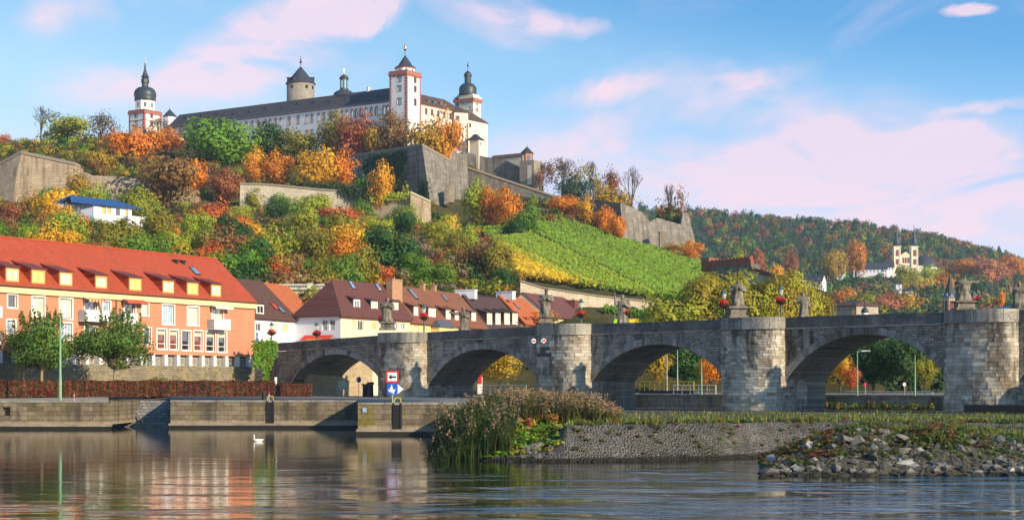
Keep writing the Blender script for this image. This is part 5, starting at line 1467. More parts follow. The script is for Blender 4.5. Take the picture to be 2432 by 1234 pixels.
# red pavilion on its pier
q = P(1252, 400, 620); k = 620 / F; z = lambda py: Z_at(py, 620)
r = empty('garden_pavilion', (q.x, q.y, z(448)), 'hexagonal reddish pavilion with pointed slate roof on a tan pier', 'pavilion')
m = MB(); f_ = Face((X_at(1234, 619), 619), (X_at(1268, 616), 616)); f_.bx(m, 0, f_.L, 0, -7, z(452), z(383)); m.build('pier', KEEP, r)
m = MB(); f_.bx(m, f_.L * .55, f_.L * .85, .02, -.3, z(440), z(395)); m.build('buttress', FCREAM, r)
PINKST = plain('pavilion_red', (.46, .22, .14), .9)
lathe_part('pavilion_wall', [(15 * k, z(386)), (15 * k, z(363))], (q.x, q.y + 2.5, 0), PINKST, r, 6, .3)
for j in range(6):
    a = .3 + math.pi / 6 + j * math.pi / 3; x, y = q.x + 13 * k * math.cos(a), q.y + 2.5 + 13 * k * math.sin(a)
    m = MB(); m.box(-.12, .12, -.5, .5, z(381), z(368), Matrix.Translation((x, y, 0)) @ Matrix.Rotation(a, 4, 'Z')); m.build('window', G_DARK, r)
lathe_part('roof', [(18 * k, z(363)), (10 * k, z(355)), (.1, z(346))], (q.x, q.y + 2.5, 0), SLATE, r, 6, .3)
m = MB(); m.tube((q.x, q.y + 2.5, z(347)), (q.x, q.y + 2.5, z(341)), .08); m.build('finial', IRON, r)
fc = Face((X_at(1165, 640), 640), (X_at(1238, 632), 632)); r = empty('covered_walk', tuple(fc.pt(fc.L / 2, 84)), 'low covered walk with thin red roof left of the pavilion', 'building')
m = MB(); box_walls(m, fc, 4, 82, fc.zz(1200, 374)); m.build('wall', FCREAM, r); m = MB(); gable_roof(m, fc, 4, fc.zz(1200, 374) + .03, fc.zz(1200, 374) + 1.5, .3, .2); m.build('roof', BROWNT, r)
# sentry stubs in the bastion faces
for px, py, Y, lb in ((1072, 460, 546, 'pale sentry opening in the corner bastion'), (1571, 567, 540, 'orange stained niche in the right bastion')):
    q = P(px, py, Y); MBx = MB().box(q.x - .7, q.x + .7, Y - 1.5, Y + 3, q.z - 3, q.z + 2).box(q.x - .85, q.x + .85, Y - 1.65, Y + 3, q.z + 2.004, q.z + 2.4); tag(MBx.build('sentry_niche', BAST2), lb, 'niche')

# crenellated red brick wall and the long stone store
CREN = stonewall('red_brick_wall', .3, (.30, .10, .06), (.38, .14, .085), .8, .3, (.12, .06, .05), .4, bump=.3)
fc = Face((X_at(1672, 470), 470), (X_at(1784, 452), 452)); zc = fc.zz(1728, 632)
r = empty('battlement_wall', tuple(fc.pt(fc.L / 2, zc - 4)), 'red brick battlement wall on grey stone at the foot of the vineyard', 'wall')
m = MB(); fc.bx(m, 0, fc.L, 0, -3, zc - 9, zc); m.build('stone_base', BAST, r)
m = MB(); fc.bx(m, 0, fc.L, .15, -1, zc + .004, zc + 1.3); m.build('brick_parapet', CREN, r)
n = 13
for j in range(n):
    a = fc.L * (j + .1) / n; m = MB(); fc.bx(m, a, a + fc.L / n * .62, .15, -1, zc + 1.304, zc + 2.2); m.build('merlon', CREN, r)
m = MB(); fc.bx(m, -.5, 3, .6, -3, zc - 8, zc + 2.9); m.build('end_block', CREN, r)
PALEST = stonewall('pale_store_stone', .2, (.42, .36, .29), (.52, .46, .38), .9, .4, (.2, .17, .13), .5, bump=.4, streak=.2)
STT = tiles('store_tiles', .2, (.13, .06, .05), (.18, .085, .07), moss=.4)
batter_wall('long falling town wall with red tiled top behind the golden plane trees', [(1770, 640, 1770, 720, 420), (1880, 676, 1880, 740, 400), (1968, 708, 1968, 760, 380)], PALEST, coping=STT, b=.03, name='town_wall', ch=1.2)
fc = Face((X_at(1962, 346), 346), (X_at(2034, 338), 338)); ze = fc.zz(2000, 726)
r = empty('stone_store', tuple(fc.pt(fc.L / 2, 3)), 'pale stone store with dark red roof edge right of the golden plane trees', 'building')
fc.root, fc.holes = r, []
for x in (1975, 1990, 2003, 2016): fwin(fc, x, x + 4, 730, 738, 'far', GREY_METAL, G_DARK)
m = MB(); box_walls(m, fc, 6, 2.5, ze, fc.holes); m.build('wall', PALEST, r); m = MB(); hip_roof(m, fc, 6, ze + .03, ze + 1.0, .4, 1.6); m.build('roof', STT, r)

# ---------------------------------------------------------------- pilgrimage church and its neighbours on the far hill
Y = 1300.0; k = Y / F; z = lambda py: Z_at(py, Y); x = lambda px: X_at(px, Y)
YELST = plain('church_yellow', (.80, .69, .42), .9); CHW = plaster('church_white', (.86, .82, .68), amt=.05)
ch = empty('pilgrimage_church', (x(2152), Y, z(662)), 'yellow and white twin towered church with onion domes on the wooded hill', 'church')
zb = z(668)
for px in (2131, 2172.5):
    w_ = 8.2 * k
    m = MB().box(x(px) - w_, x(px) + w_, Y, Y + 2 * w_, zb, z(586)); t = m.build('tower', CHW, ch)
    for sx in (-1, 1):
        m = MB().box(x(px) + sx * w_ * .82 - w_ * .16, x(px) + sx * w_ * .82 + w_ * .16, Y - .25, Y + .1, zb, z(586) - .01); m.build('corner_strip', YELST, t)
    for y0, y1 in ((608, 593), (628, 615), (650, 636)):
        m = MB().box(x(px) - 1.2, x(px) + 1.2, Y - .12, Y + .1, z(y0), z(y1)); m.build('window', REDW, t)
    m = MB().box(x(px) - w_ - .3, x(px) + w_ + .3, Y - .35, Y + 2 * w_ + .3, z(586) + .004, z(584)); m.build('cornice', YELST, t)
    c = (x(px), Y + w_, 0)
    lathe_part('onion_dome', [(8.5 * k, z(584)), (8 * k, z(579)), (9 * k, z(574)), (8 * k, z(568)), (4 * k, z(562)), (3.4 * k, z(556)), (4 * k, z(553)), (1.5 * k, z(548)), (.5 * k, z(540))], c, plain('church_dome', (.03, .05, .07), .5), ch, 12, 0, True)
    m = MB().tube((c[0], c[1], z(541)), (c[0], c[1], z(533)), .2); m.build('finial', IRON, ch)
xa, xb = x(2139.4), x(2164)
MB().box(xa, xb, Y + 1, Y + 12, zb, z(606)).build('front_wall', CHW, ch)
m = MB(); m.add([(xa, Y + .9, z(606)), (xb, Y + .9, z(606)), ((xa + xb) / 2, Y + .9, z(597)), (xa, Y + 4, z(606)), (xb, Y + 4, z(606)), ((xa + xb) / 2, Y + 4, z(597))], [(0, 1, 2), (5, 4, 3), (0, 2, 5, 3), (1, 4, 5, 2)]); m.build('pediment', YELST, ch)
for px in (2146, 2152, 2158): MB().box(x(px) - .8, x(px) + .8, Y + .9, Y + 1.1, z(624), z(611)).build('window', REDW, ch)
for yy in (630, 608): MB().box(xa + .01, xb - .01, Y + .8, Y + 1.2, z(yy), z(yy - 2)).build('cornice', YELST, ch)
# nave and dome to the right
cN = (x(2212), Y + 22, 0); lathe_part('nave_wall', [(30 * k, zb), (30 * k, z(630))], cN, CHW, ch, 16)
lathe_part('nave_roof', [(32 * k, z(630)), (29 * k, z(622)), (22 * k, z(611)), (8 * k, z(603)), (2 * k, z(600)), (1 * k, z(588))], cN, SLATE, ch, 16)
MB().box(x(2180.8), x(2200), Y + 12, Y + 34, zb, z(628)).build('transept_wall', CHW, ch)
c3 = (x(2148), Y + 24, 0); lathe_part('middle_lantern', [(5 * k, z(606)), (5 * k, z(578)), (6 * k, z(576)), (3 * k, z(570)), (.6 * k, z(560))], c3, plain('lantern_grey', (.2, .2, .24)), ch, 8)
def far_house(label, x0, x1, yr, ye, yb, Yh, wallm=WHITEW, roofm=SLATE, depth=11, windows=4, cat='house', turn=.12):
    a, b = (X_at(x0, Yh), Yh), (X_at(x1, Yh - (x1 - x0) * Yh / F * turn), Yh - (x1 - x0) * Yh / F * turn)
    fc = Face(a, b); ze = fc.zz((x0 + x1) / 2, ye); zr = ze + (ye - yr) * Yh / F
    r = empty('village_house', tuple(fc.pt(fc.L / 2, fc.zz((x0 + x1) / 2, yb))), label, cat)
    fc.root, fc.holes = r, []
    for j in range(windows):
        u = fc.L * (j + .6) / (windows + .2); h = min(1.8, (ze - fc.zz(x0, yb)) * .35)
        fc.holes.append(window(fc, r, u, ze - h - .9, 1.1, h, 'far', GREY_METAL, G_DARK, off=-.15))
    m = MB(); box_walls(m, fc, depth, fc.zz(x0, yb) - 6, ze, fc.holes, zr); m.build('wall', wallm, r)
    m = MB(); gable_roof(m, fc, depth, ze + .04, zr, .5, .3); m.build('roof', roofm, r)
    return fc
far_house('long white monastery building left of the twin towered church', 2027, 2108, 622, 638, 656, 1290, windows=9)
far_house('white link building between monastery and church', 2108, 2124, 617, 633, 662, 1296, windows=2)
far_house('white gabled house standing alone below the church woods', 1910, 1952, 650, 667, 684, 900, windows=3, turn=.4)
far_house('dark roofed house left of the lone white gabled house', 1884, 1912, 648, 662, 678, 930, windows=2, turn=.3)
far_house('pale blue house among trees left of the monastery', 1985, 2008, 630, 636, 650, 1200, windows=2, roofm=plain('pale_roof', (.25, .3, .4)))
far_house('small white hut below the church trees', 2128, 2142, 668, 673, 682, 1000, windows=1)
far_house('small blue and white house below the church trees', 2150, 2168, 684, 690, 706, 900, windows=2)
# church spire behind the bridge
Y = 320.0; k = Y / F; z = lambda py: Z_at(py, Y); q = P(2256, 740, Y); c = (q.x, q.y, 0)
r = empty('church_tower', (q.x, q.y, 3), 'pale gothic church tower with dark pointed spire behind the nearest statue', 'church tower')
GOTH = plain('gothic_stone', (.50, .42, .26), .9)
m = MB().lathe([(17 * k, 3), (17 * k, z(708))], c, 8, math.pi / 8); m.build('wall', GOTH, r)
for j in range(8):
    a = j * math.pi / 4 + math.pi / 4; xx, yy = q.x + 15.8 * k * math.cos(a), q.y + 15.8 * k * math.sin(a); M = Matrix.Translation((xx, yy, 0)) @ Matrix.Rotation(a, 4, 'Z')
    MB().box(-.1, .08, -.3, .3, z(745), z(714), M).build('lancet_window', REDW, r)
    M2 = Matrix.Translation((xx, yy, 0)) @ Matrix.Rotation(a, 4, 'Z')
    m = MB(); m.add([M2 @ Vector(v) for v in ((.12, -.6, z(708)), (.12, .6, z(708)), (.12, 0, z(696)), (-.5, -.6, z(708)), (-.5, .6, z(708)), (-.5, 0, z(696)))], [(0, 1, 2), (5, 4, 3), (0, 2, 5, 3), (1, 4, 5, 2)]); m.build('small_gable', plain('gable_blue', (.2, .24, .3)), r)
lathe_part('spire', [(16 * k, z(708)), (12.5 * k, z(697)), (7 * k, z(676)), (1.5 * k, z(652))], c, tiles('spire_slate', 0, (.075, .08, .085), (.12, .12, .12)), r, 8, math.pi / 8)
m = MB().tube((q.x, q.y, z(654)), (q.x, q.y, z(640)), .07); m.build('finial', IRON, r)
# low blue roofed hall at the right edge
fc = Face((X_at(2326, 262), 262), (X_at(2470, 250), 250)); ze = fc.zz(2380, 736)
r = empty('riverside_hall', tuple(fc.pt(fc.L / 2, 3)), 'low hall with dark blue roof behind the parapet at the right edge', 'hall')
m = MB(); box_walls(m, fc, 9, 2.6, ze); m.build('wall', WHITEW, r)
m = MB(); hip_roof(m, fc, 9, ze + .02, ze + 1.0, .4, (2.4, 1)); m.build('roof', plain('dark_blue_roof', (.03, .06, .12), .4), r)
q = P(2054, 742, 330); k = 330 / F
r = empty('small_cupola', (q.x, q.y, 3), 'small dark domed cupola poking above the bridge parapet', 'cupola')
lathe_part('drum', [(8 * k, 3), (8 * k, Z_at(742, 330))], (q.x, q.y, 0), FWHITE, r, 10); lathe_part('dome', [(9 * k, Z_at(742, 330)), (9 * k, Z_at(737, 330)), (5 * k, Z_at(731, 330)), (.6 * k, Z_at(727, 330))], (q.x, q.y, 0), DOME, r, 12, 0, True)
MB().tube((q.x, q.y, Z_at(728, 330)), (q.x, q.y, Z_at(706, 330)), .07).build('finial', IRON, r)

# ================================================================ vegetation
CROWNS = {
    'dense': [crown_mesh('crown_dense', 10 + i, 4400, 30, .048) for i in range(3)],
    'loose': [crown_mesh('crown_loose', 20 + i, 3000, 26, .044, fill=.5) for i in range(3)],
    'thin':  [crown_mesh('crown_thin', 30 + i, 1100, 18, .036, fill=.8) for i in range(3)],
    'cone':  [crown_mesh('crown_cone', 40 + i, 2600, 28, .045, taper=.5) for i in range(2)],
    'plane': [crown_mesh('crown_plane', 60 + i, 9000, 40, .032, rmin=.2, rmax=.36) for i in range(3)],
    'small': [crown_mesh('crown_small', 50 + i, 420, 12, .11) for i in range(3)],
}
def trunk_mesh(seed, limbs=7):
    r = random.Random(seed); m = MB()
    pts = [Vector((0, 0, 0)), Vector((r.uniform(-.01, .01), r.uniform(-.01, .01), .3)), Vector((r.uniform(-.02, .02), r.uniform(-.02, .02), .6)), Vector((0, 0, .88))]
    rad = [.034, .026, .017, .005]
    for a, b, r0, r1 in zip(pts[:-1], pts[1:], rad[:-1], rad[1:]): m.tube(a, b, r0, r1, 7)
    for k in range(limbs):
        z = .24 + .5 * k / limbs; a = k * 2.4 + r.random(); L = .26 * (1.15 - z)
        p0 = Vector((0, 0, z)); p1 = p0 + Vector((math.cos(a) * L, math.sin(a) * L, L * .8)); p2 = p1 + Vector((math.cos(a) * L * .6, math.sin(a) * L * .6, L * .7))
        m.tube(p0, p1, .013, .008, 5).tube(p1, p2, .008, .002, 4)
    me = bpy.data.meshes.new('trunk'); me.from_pydata([tuple(q) for q in m.v], [], m.f); me.update(); return me
TRUNKS = [trunk_mesh(i) for i in range(4)]
def bare_mesh(seed, depth=6):
    r = random.Random(seed); m = MB()
    def grow(p, d, L, rad, k):
        q = p + d * L; m.tube(p, q, rad, rad * .68, 4 if k > 1 else 6)
        if k == depth: return
        for j in range(3 if k > 0 else 4):
            ax = Vector((r.gauss(0, 1), r.gauss(0, 1), r.gauss(0, 1))).normalized()
            nd = (d + ax * (.55 if k else .38)); nd.z += .12; nd.normalize()
            if j == 0: nd = (d * 2 + ax * .5 + Vector((0, 0, .25))).normalized()
            grow(q, nd, L * r.uniform(.62, .82), rad * .6, k + 1)
    grow(Vector((0, 0, 0)), Vector((0, 0, 1)), .27, .022, 0)
    zs = max(v.z for v in m.v); m.v = [v / zs for v in m.v]
    me = bpy.data.meshes.new('branches'); me.from_pydata([tuple(q) for q in m.v], [], m.f); me.update(); return me
BARE = [bare_mesh(i, 5) for i in (1, 2, 3)]
for me in CROWNS.values():
    for q in me: q.materials.append(FOL)
for me in TRUNKS: me.materials.append(BARK)
BARE2 = [b.copy() for b in BARE]
for me in BARE: me.materials.append(BARK_PALE)
for me in BARE2: me.materials.append(BARK)

PAL = {'or': (.60, .22, .022), 'rd': (.52, .13, .035), 'yo': (.66, .36, .025), 'gr': (.12, .23, .022), 'dg': (.04, .10, .022), 'ol': (.24, .21, .025), 'yg': (.30, .33, .03),
       'br': (.27, .14, .045), 'rb': (.30, .10, .04), 'gb': (.20, .15, .085), 'ye': (.56, .42, .04), 'og': (.40, .25, .025), 'bg': (.05, .10, .055), 'pk': (.46, .18, .10), 'pl': (.33, .32, .03), 'pg': (.30, .25, .03)}
def jitter(c, a=.12):
    f = 1 + random.uniform(-a, a); return tuple(min(1, x * f * (1 + random.uniform(-a / 2, a / 2))) for x in c)
_tn = 0
def tree_at(pos, H, W, colr, style='loose', label='tree', cat='tree', name=None, group=None, trunk=.14, D=None, pale=False):
    global _tn; _tn += 1
    name = name or ('bush' if cat == 'bush' else {'cone': 'conifer_tree'}.get(style, 'broadleaf_tree'))
    r = empty(name, pos, label, cat, group)
    rz = random.uniform(0, 6.28)
    D = D or W
    if style == 'bare':
        link('branches', (BARE if pale else BARE2)[_tn % 3], None, r, (0, 0, 0), rz, (W * 1.5, W * 1.5, H)); return r
    if style == 'thin':
        link('branches', (BARE if pale else BARE2)[_tn % 3], None, r, (0, 0, 0), rz, (W * .95, W * .95, H * .96))
    else:
        link('trunk', TRUNKS[_tn % 4], None, r, (0, 0, -.3), rz, (H * .8, H * .8, H))
    cs = CROWNS[style]
    c = link('crown', cs[_tn % len(cs)], None, r, (0, 0, H * (trunk + (1 - trunk) / 2)), rz, (W / 2 * 1.34, D / 2 * 1.34, H * (1 - trunk) / 2 * 1.24))
    c.color = (*jitter(PAL[colr] if isinstance(colr, str) else colr), 1)
    return r
def tree(px, top, base, w, colr, style, label, Y=None, cat='tree', group=None, trunk=.03):
    if Y is None: Y = terr_hit(px, base) or 420
    pos = Vector((X_at(px, Y), Y, min(terr(px, Y), Z_at(base, Y) + .5) if Y > 222 else Z_at(base, Y)))
    H = Z_at(top, Y) - pos.z
    return tree_at(pos, H, w * Y / F, colr, style, label, cat, None, group, trunk)

T = [  # column, top, base, width, colour, habit, label[, depth]
 (97, 250, 340, 72, 'gb', 'bare', 'leafless pale tree standing highest at the far left skyline', 660),
 (160, 272, 352, 136, 'yg', 'loose', 'yellow green skyline tree right of the leafless pale tree', 640),
 (240, 262, 352, 100, 'gb', 'thin', 'thinly leaved brown skyline tree left of the onion tower', 645),
 (6, 316, 352, 46, 'pk', 'loose', 'reddish tree cut by the left edge on the skyline', 640),
 (312, 296, 412, 122, 'or', 'loose', 'big orange maple in front of the left onion tower', 590),
 (385, 304, 372, 104, 'or', 'loose', 'orange tree right of the big maple below the palace end', 615),
 (376, 274, 326, 64, 'br', 'thin', 'twiggy brown tree against the base of the left onion tower', 660),
 (240, 356, 428, 100, 'og', 'loose', 'orange and green tree on the top of the left bastion', 555),
 (120, 340, 400, 130, 'ol', 'loose', 'olive shrubby tree growing along the left bastion top', 590),
 (30, 342, 400, 100, 'ol', 'loose', 'olive tree at the left edge above the bastion shoulder', 585),
 (398, 356, 528, 172, 'br', 'loose', 'large brown leaved tree spreading in front of the tan wall', 500),
 (458, 378, 474, 76, 'or', 'loose', 'bright orange tree at the right shoulder of the large brown tree', 520),
 (526, 278, 408, 168, 'gr', 'dense', 'big round green tree in front of the palace wing', 600),
 (640, 290, 368, 94, 'dg', 'dense', 'dark green tree right of the big round green tree', 615),
 (595, 340, 420, 70, 'yo', 'loose', 'yellowing tree tucked behind the big round green tree', 606),
 (712, 298, 380, 106, 'ol', 'loose', 'olive tree below the middle of the palace wing', 610),
 (610, 368, 438, 66, 'or', 'loose', 'orange tree on the cream retaining wall, leftmost of that row', 545),
 (664, 358, 438, 78, 'or', 'loose', 'orange red tree second from left above the cream retaining wall', 545),
 (756, 343, 438, 108, 'yo', 'loose', 'large golden orange tree above the cream retaining wall', 540),
 (812, 358, 438, 78, 'or', 'loose', 'rusty orange tree right of the large golden one above the retaining wall', 545),
 (800, 262, 356, 84, 'ol', 'loose', 'dull olive tree at the left end of the clump under the square tower', 604),
 (846, 256, 352, 104, 'rb', 'loose', 'russet tree in the clump left of the square tower', 598),
 (895, 290, 356, 70, 'og', 'loose', 'orange green bush tree in the clump left of the square tower', 592),
 (940, 256, 352, 96, 'br', 'loose', 'brown tree covering the foot of the square tower', 590),
 (1012, 268, 358, 92, 'og', 'loose', 'golden olive tree on the bastion right of the square tower foot', 580),
 (1062, 262, 370, 78, 'or', 'loose', 'orange tree at the right end of the main bastion top', 582),
 (907, 378, 462, 64, 'yo', 'dense', 'small golden tree standing alone before the ivy clad bastion', 506),
 (958, 428, 474, 30, 'yg', 'small', 'little yellow green tree on the pale stepped wall', 506),
 (862, 412, 448, 40, 'gr', 'small', 'little green tree left of the golden tree by the bastion', 512),
 (183, 400, 498, 80, 'og', 'cone', 'conical orange and green tree in front of the left bastion', 498),
 (505, 466, 594, 92, 'rd', 'loose', 'fiery red orange tree in the middle of the left slope', 425),
 (601, 528, 632, 88, 'yo', 'dense', 'bright golden tree low on the slope above the dark roof', 395),
 (402, 528, 608, 56, 'rd', 'loose', 'coral red bushy tree above the red roof ridge', 385),
 (186, 503, 590, 64, 'rd', 'loose', 'crimson tree below the blue roofed house', 385),
 (96, 452, 530, 86, 'og', 'loose', 'orange and olive tree below the left bastion corner', 470),
 (62, 515, 600, 104, 'gr', 'dense', 'green bushy tree at the lower left above the red roof', 400),
 (20, 470, 560, 70, 'rb', 'loose', 'russet tree at the left edge below the bastion', 450),
 (262, 536, 596, 70, 'ol', 'loose', 'olive tree right of the crimson tree below the blue roofed house', 388),
 (310, 548, 610, 64, 'gr', 'dense', 'green bush tree on the slope below the white terrace wall', 375),
 (366, 512, 572, 50, 'yg', 'loose', 'yellow green tree right beside the white terrace wall', 402),
 (446, 552, 622, 60, 'yg', 'loose', 'yellow green tree between the coral and the fiery red tree', 380),
 (540, 400, 490, 84, 'rb', 'loose', 'dark russet tree left of the cream retaining wall', 515),
 (566, 480, 560, 56, 'yg', 'loose', 'pale yellow green tree right of the fiery red tree', 455),
 (603, 448, 520, 56, 'ol', 'loose', 'olive tree at the left end of the cream retaining wall', 505),
 (666, 456, 514, 54, 'gr', 'dense', 'round green bush against the cream retaining wall', 504),
 (742, 456, 530, 88, 'yg', 'dense', 'yellow green bush tree against the cream retaining wall', 500),
 (806, 486, 552, 106, 'rd', 'loose', 'coral red spreading tree below the cream retaining wall', 470),
 (860, 470, 552, 58, 'gr', 'dense', 'ivy green tree at the left end of the pale stepped wall', 498),
 (930, 494, 590, 74, 'yg', 'thin', 'airy yellow green tree in front of the pale stepped wall', 455),
 (990, 520, 580, 60, 'ye', 'loose', 'yellow bush tree below the sharp corner bastion', 470),
 (1062, 508, 610, 64, 'ye', 'loose', 'yellow tree at the right foot of the sharp corner bastion', 460),
 (1110, 530, 620, 64, 'yg', 'loose', 'light green tree left of the vineyard', 440),
 (1132, 425, 548, 86, 'yg', 'loose', 'yellow green tree left in the grove on the vineyard top', 515),
 (1166, 438, 552, 66, 'or', 'loose', 'orange tree in the middle of the grove on the vineyard top', 512),
 (1207, 442, 552, 72, 'or', 'loose', 'rusty orange tree at the right of the grove on the vineyard top', 508),
 (1250, 486, 572, 80, 'gr', 'dense', 'green shrubby tree at the upper left corner of the vineyard', 492),
 (1222, 520, 566, 66, 'dg', 'dense', 'dark green bush between the two vineyard fields', 476),
 (1342, 458, 524, 72, 'or', 'dense', 'bright orange tree under the long falling wall, leftmost of three', 548),
 (1386, 466, 538, 56, 'yo', 'loose', 'amber tree under the long falling wall, middle of three', 540),
 (1436, 486, 568, 56, 'or', 'dense', 'deep orange tree touching the right bastion', 530),
 (1466, 508, 572, 40, 'or', 'dense', 'small orange tree right against the right bastion face', 520),
 (1602, 574, 618, 52, 'og', 'loose', 'orange green tree at the foot of the right bastion end', 520),
 (1646, 568, 622, 58, 'or', 'loose', 'orange tree at the very end of the right bastion', 522),
 (1336, 366, 462, 108, 'gb', 'thin', 'tall twiggy grey brown tree right of the red pavilion', 610),
 (1402, 374, 466, 76, 'ol', 'thin', 'tall thin olive topped tree in the ridge row', 600),
 (1448, 394, 480, 74, 'rb', 'thin', 'reddish thin tree in the ridge row', 590),
 (1498, 390, 492, 58, 'gb', 'bare', 'nearly leafless brown tree at the right end of the ridge row', 575),
 (1290, 380, 462, 50, 'rb', 'thin', 'thin russet tree next to the red pavilion', 606),
 (1370, 420, 480, 90, 'bg', 'loose', 'dark green scrub under the ridge trees', 596),
 (1450, 436, 484, 110, 'og', 'loose', 'low brown green scrub at the top of the right bastion', 584),
 (1594, 427, 506, 76, 'br', 'thin', 'lone brown leaved tree on the end of the right bastion', 568),
 (1580, 496, 520, 90, 'dg', 'small', 'dark green hedge bush under the lone bastion tree', 572),
 (1135, 558, 690, 90, 'br', 'loose', 'brown olive tree at the left edge of the lower vineyard', 360),
 (1184, 566, 690, 84, 'ol', 'loose', 'olive tree touching the lower left vineyard corner', 355),
 (1200, 630, 700, 60, 'dg', 'dense', 'dark green bush by the left end of the vineyard wall', 315),
 (1062, 610, 700, 70, 'ol', 'loose', 'olive brown tree on the bank above the brown row house', 335),
 (985, 598, 680, 84, 'gr', 'dense', 'green tree above the brown mossy roof', 330),
 (1036, 622, 706, 104, 'gr', 'dense', 'deep green bush tree right above the brown row house', 310),
 (902, 618, 680, 64, 'rd', 'loose', 'coral red tree behind the ridge of the corner house', 318),
 (860, 600, 672, 62, 'og', 'loose', 'orange green tree left behind the corner house ridge', 328),
 (778, 606, 690, 64, 'yg', 'loose', 'yellow green tree left of the corner house roof', 318),
 (708, 600, 664, 62, 'gr', 'loose', 'green tree above the cream terraced building', 330),
 (655, 578, 660, 58, 'or', 'loose', 'orange tree above the dark old roof', 345),
 (920, 556, 640, 80, 'ol', 'thin', 'bare olive scrub tree on the rocky slope middle', 385),
 (690, 540, 610, 60, 'yg', 'loose', 'yellow green tree right of the bright golden tree', 400),
 (770, 540, 610, 70, 'ol', 'loose', 'olive tree under the coral spreading tree', 405),
 (840, 560, 630, 60, 'br', 'thin', 'brown scrub tree on the rocky slope below the coral tree', 395),
 (1010, 560, 640, 70, 'br', 'thin', 'brown scrub tree on the slope below the corner bastion', 400),
]
for t in T:
    tree(*t[:7], Y=t[7], cat='bush' if 'bush' in t[6] and 'tree' not in t[6] else 'tree')

# smaller trees standing out of the scrub
_rt = random.Random(99); _pts = []; _names = {'gr': 'green', 'yg': 'yellow green', 'or': 'orange', 'yo': 'golden', 'ol': 'olive', 'dg': 'dark green', 'rd': 'red orange', 'br': 'brown', 'ye': 'yellow'}
while len(_pts) < 125:
    px, Y = _rt.uniform(-60, 1120), _rt.uniform(250, 470)
    if px > 860 and Y < 308: continue
    if 190 < px < 352 and 360 < Y < 440: continue
    py = HY - (terr(px, Y) - CH) * F / Y
    if any(abs(px - a) < 30 and abs(py - b) < 18 for a, b in _pts) or any(abs(px - t[0]) < t[3] * .35 and t[1] - 10 < py < t[2] + 14 for t in T): continue
    _pts.append((px, py)); c = _rt.choice(['gr', 'gr', 'yg', 'yg', 'or', 'yo', 'ol', 'ol', 'ol', 'dg', 'dg', 'dg', 'br', 'br', 'yg', 'gr', 'rd', 'br'])
    H = _rt.uniform(6, 11.5); W = H * _rt.uniform(.75, 1.05)
    zone = 'left' if px < 360 else ('middle' if px < 760 else 'right'); part = 'lower' if Y < 330 else ('middle' if Y < 410 else 'upper')
    tree_at((X_at(px, Y), Y, terr(px, Y)), H, W, c, _rt.choice(['dense', 'loose', 'loose']), 'small %s tree among the scrub, %s slope, %s part' % (_names[c], zone, part), group='%s trees in the scrub of the %s slope, %s part' % (_names[c], zone, part), trunk=.03)

# plane trees by the river behind the bridge
for px, top, base, w, c, st, lb in [
 (1606, 684, 905, 124, 'pl', 'dense', 'yellow green plane tree left of all behind the bridge'),
 (1690, 652, 905, 118, 'pg', 'dense', 'olive gold plane tree left behind the stout saint'),
 (1755, 640, 900, 100, 'pl', 'dense', 'tall plane tree directly behind the stout saint'),
 (1822, 664, 900, 96, 'ol', 'dense', 'dark olive plane tree between the stout saint and the next lamp'),
 (1885, 648, 900, 92, 'pl', 'dense', 'golden green plane tree right of the lamp with red flowers'),
 (1938, 690, 905, 66, 'pg', 'dense', 'brownish plane tree at the right end behind the robed statue'),
 (1560, 720, 905, 70, 'yg', 'dense', 'low yellow green plane tree beside the scarlet roof'),
 (1650, 672, 905, 96, 'ol', 'dense', 'olive plane tree in the second row left of the stout saint'), (1724, 664, 905, 90, 'pg', 'dense', 'olive gold plane tree behind the lamp left of the stout saint'),
 (1792, 656, 905, 90, 'pl', 'dense', 'yellow green plane tree in the second row right of the stout saint'), (1855, 654, 905, 96, 'pg', 'dense', 'olive gold plane tree right behind the lamp with red flowers'), (1915, 664, 905, 90, 'ol', 'dense', 'olive plane tree in the second row above the robed saint')]:
    tree(px, top, base, w * 1.45, c, 'plane', lb, Y=236 + (px % 7) * 2, trunk=.22)
# trees glimpsed through the arches
for px, top, base, w, c, st, lb, Y in [
 (1186, 826, 922, 104, 'og', 'loose', 'yellow green tree with yellow trunk seen through the second arch', 222),
 (1556, 820, 928, 82, 'og', 'loose', 'brown green tree seen at the left in the third arch', 216),
 (1628, 796, 930, 100, 'dg', 'dense', 'dark green tree filling the middle of the third arch', 222),
 (1684, 838, 928, 52, 'or', 'loose', 'orange green tree at the right in the third arch', 214),
 (1996, 836, 930, 62, 'yo', 'loose', 'golden tree at the left in the fourth arch', 205),
 (2075, 792, 934, 118, 'dg', 'dense', 'large dark green tree in the middle of the fourth arch', 212),
 (2150, 800, 934, 104, 'dg', 'dense', 'dark green tree right of the lamp post in the fourth arch', 208),
 (2196, 846, 934, 62, 'ol', 'loose', 'olive tree at the right edge of the fourth arch', 200),
 (2020, 868, 936, 46, 'rd', 'loose', 'small red bush tree by the lamp post in the fourth arch', 196)]:
    tree(px, top, base, w, c, st, lb, Y=Y, trunk=.16)
for px, top, base, w, lb in [(2080, 742, 800, 60, 'bushy yellow green tree top showing over the fourth arch'), (2166, 738, 800, 70, 'golden tree top right over the fourth arch'), (2030, 738, 790, 44, 'small yellow tree top beside the small cupola')]:
    Y = 268; q = P(px, 860, Y); tree_at((q.x, q.y, 3.0), Z_at(top, Y) - 3, w * Y / F * 1.2, 'og', 'dense', lb)

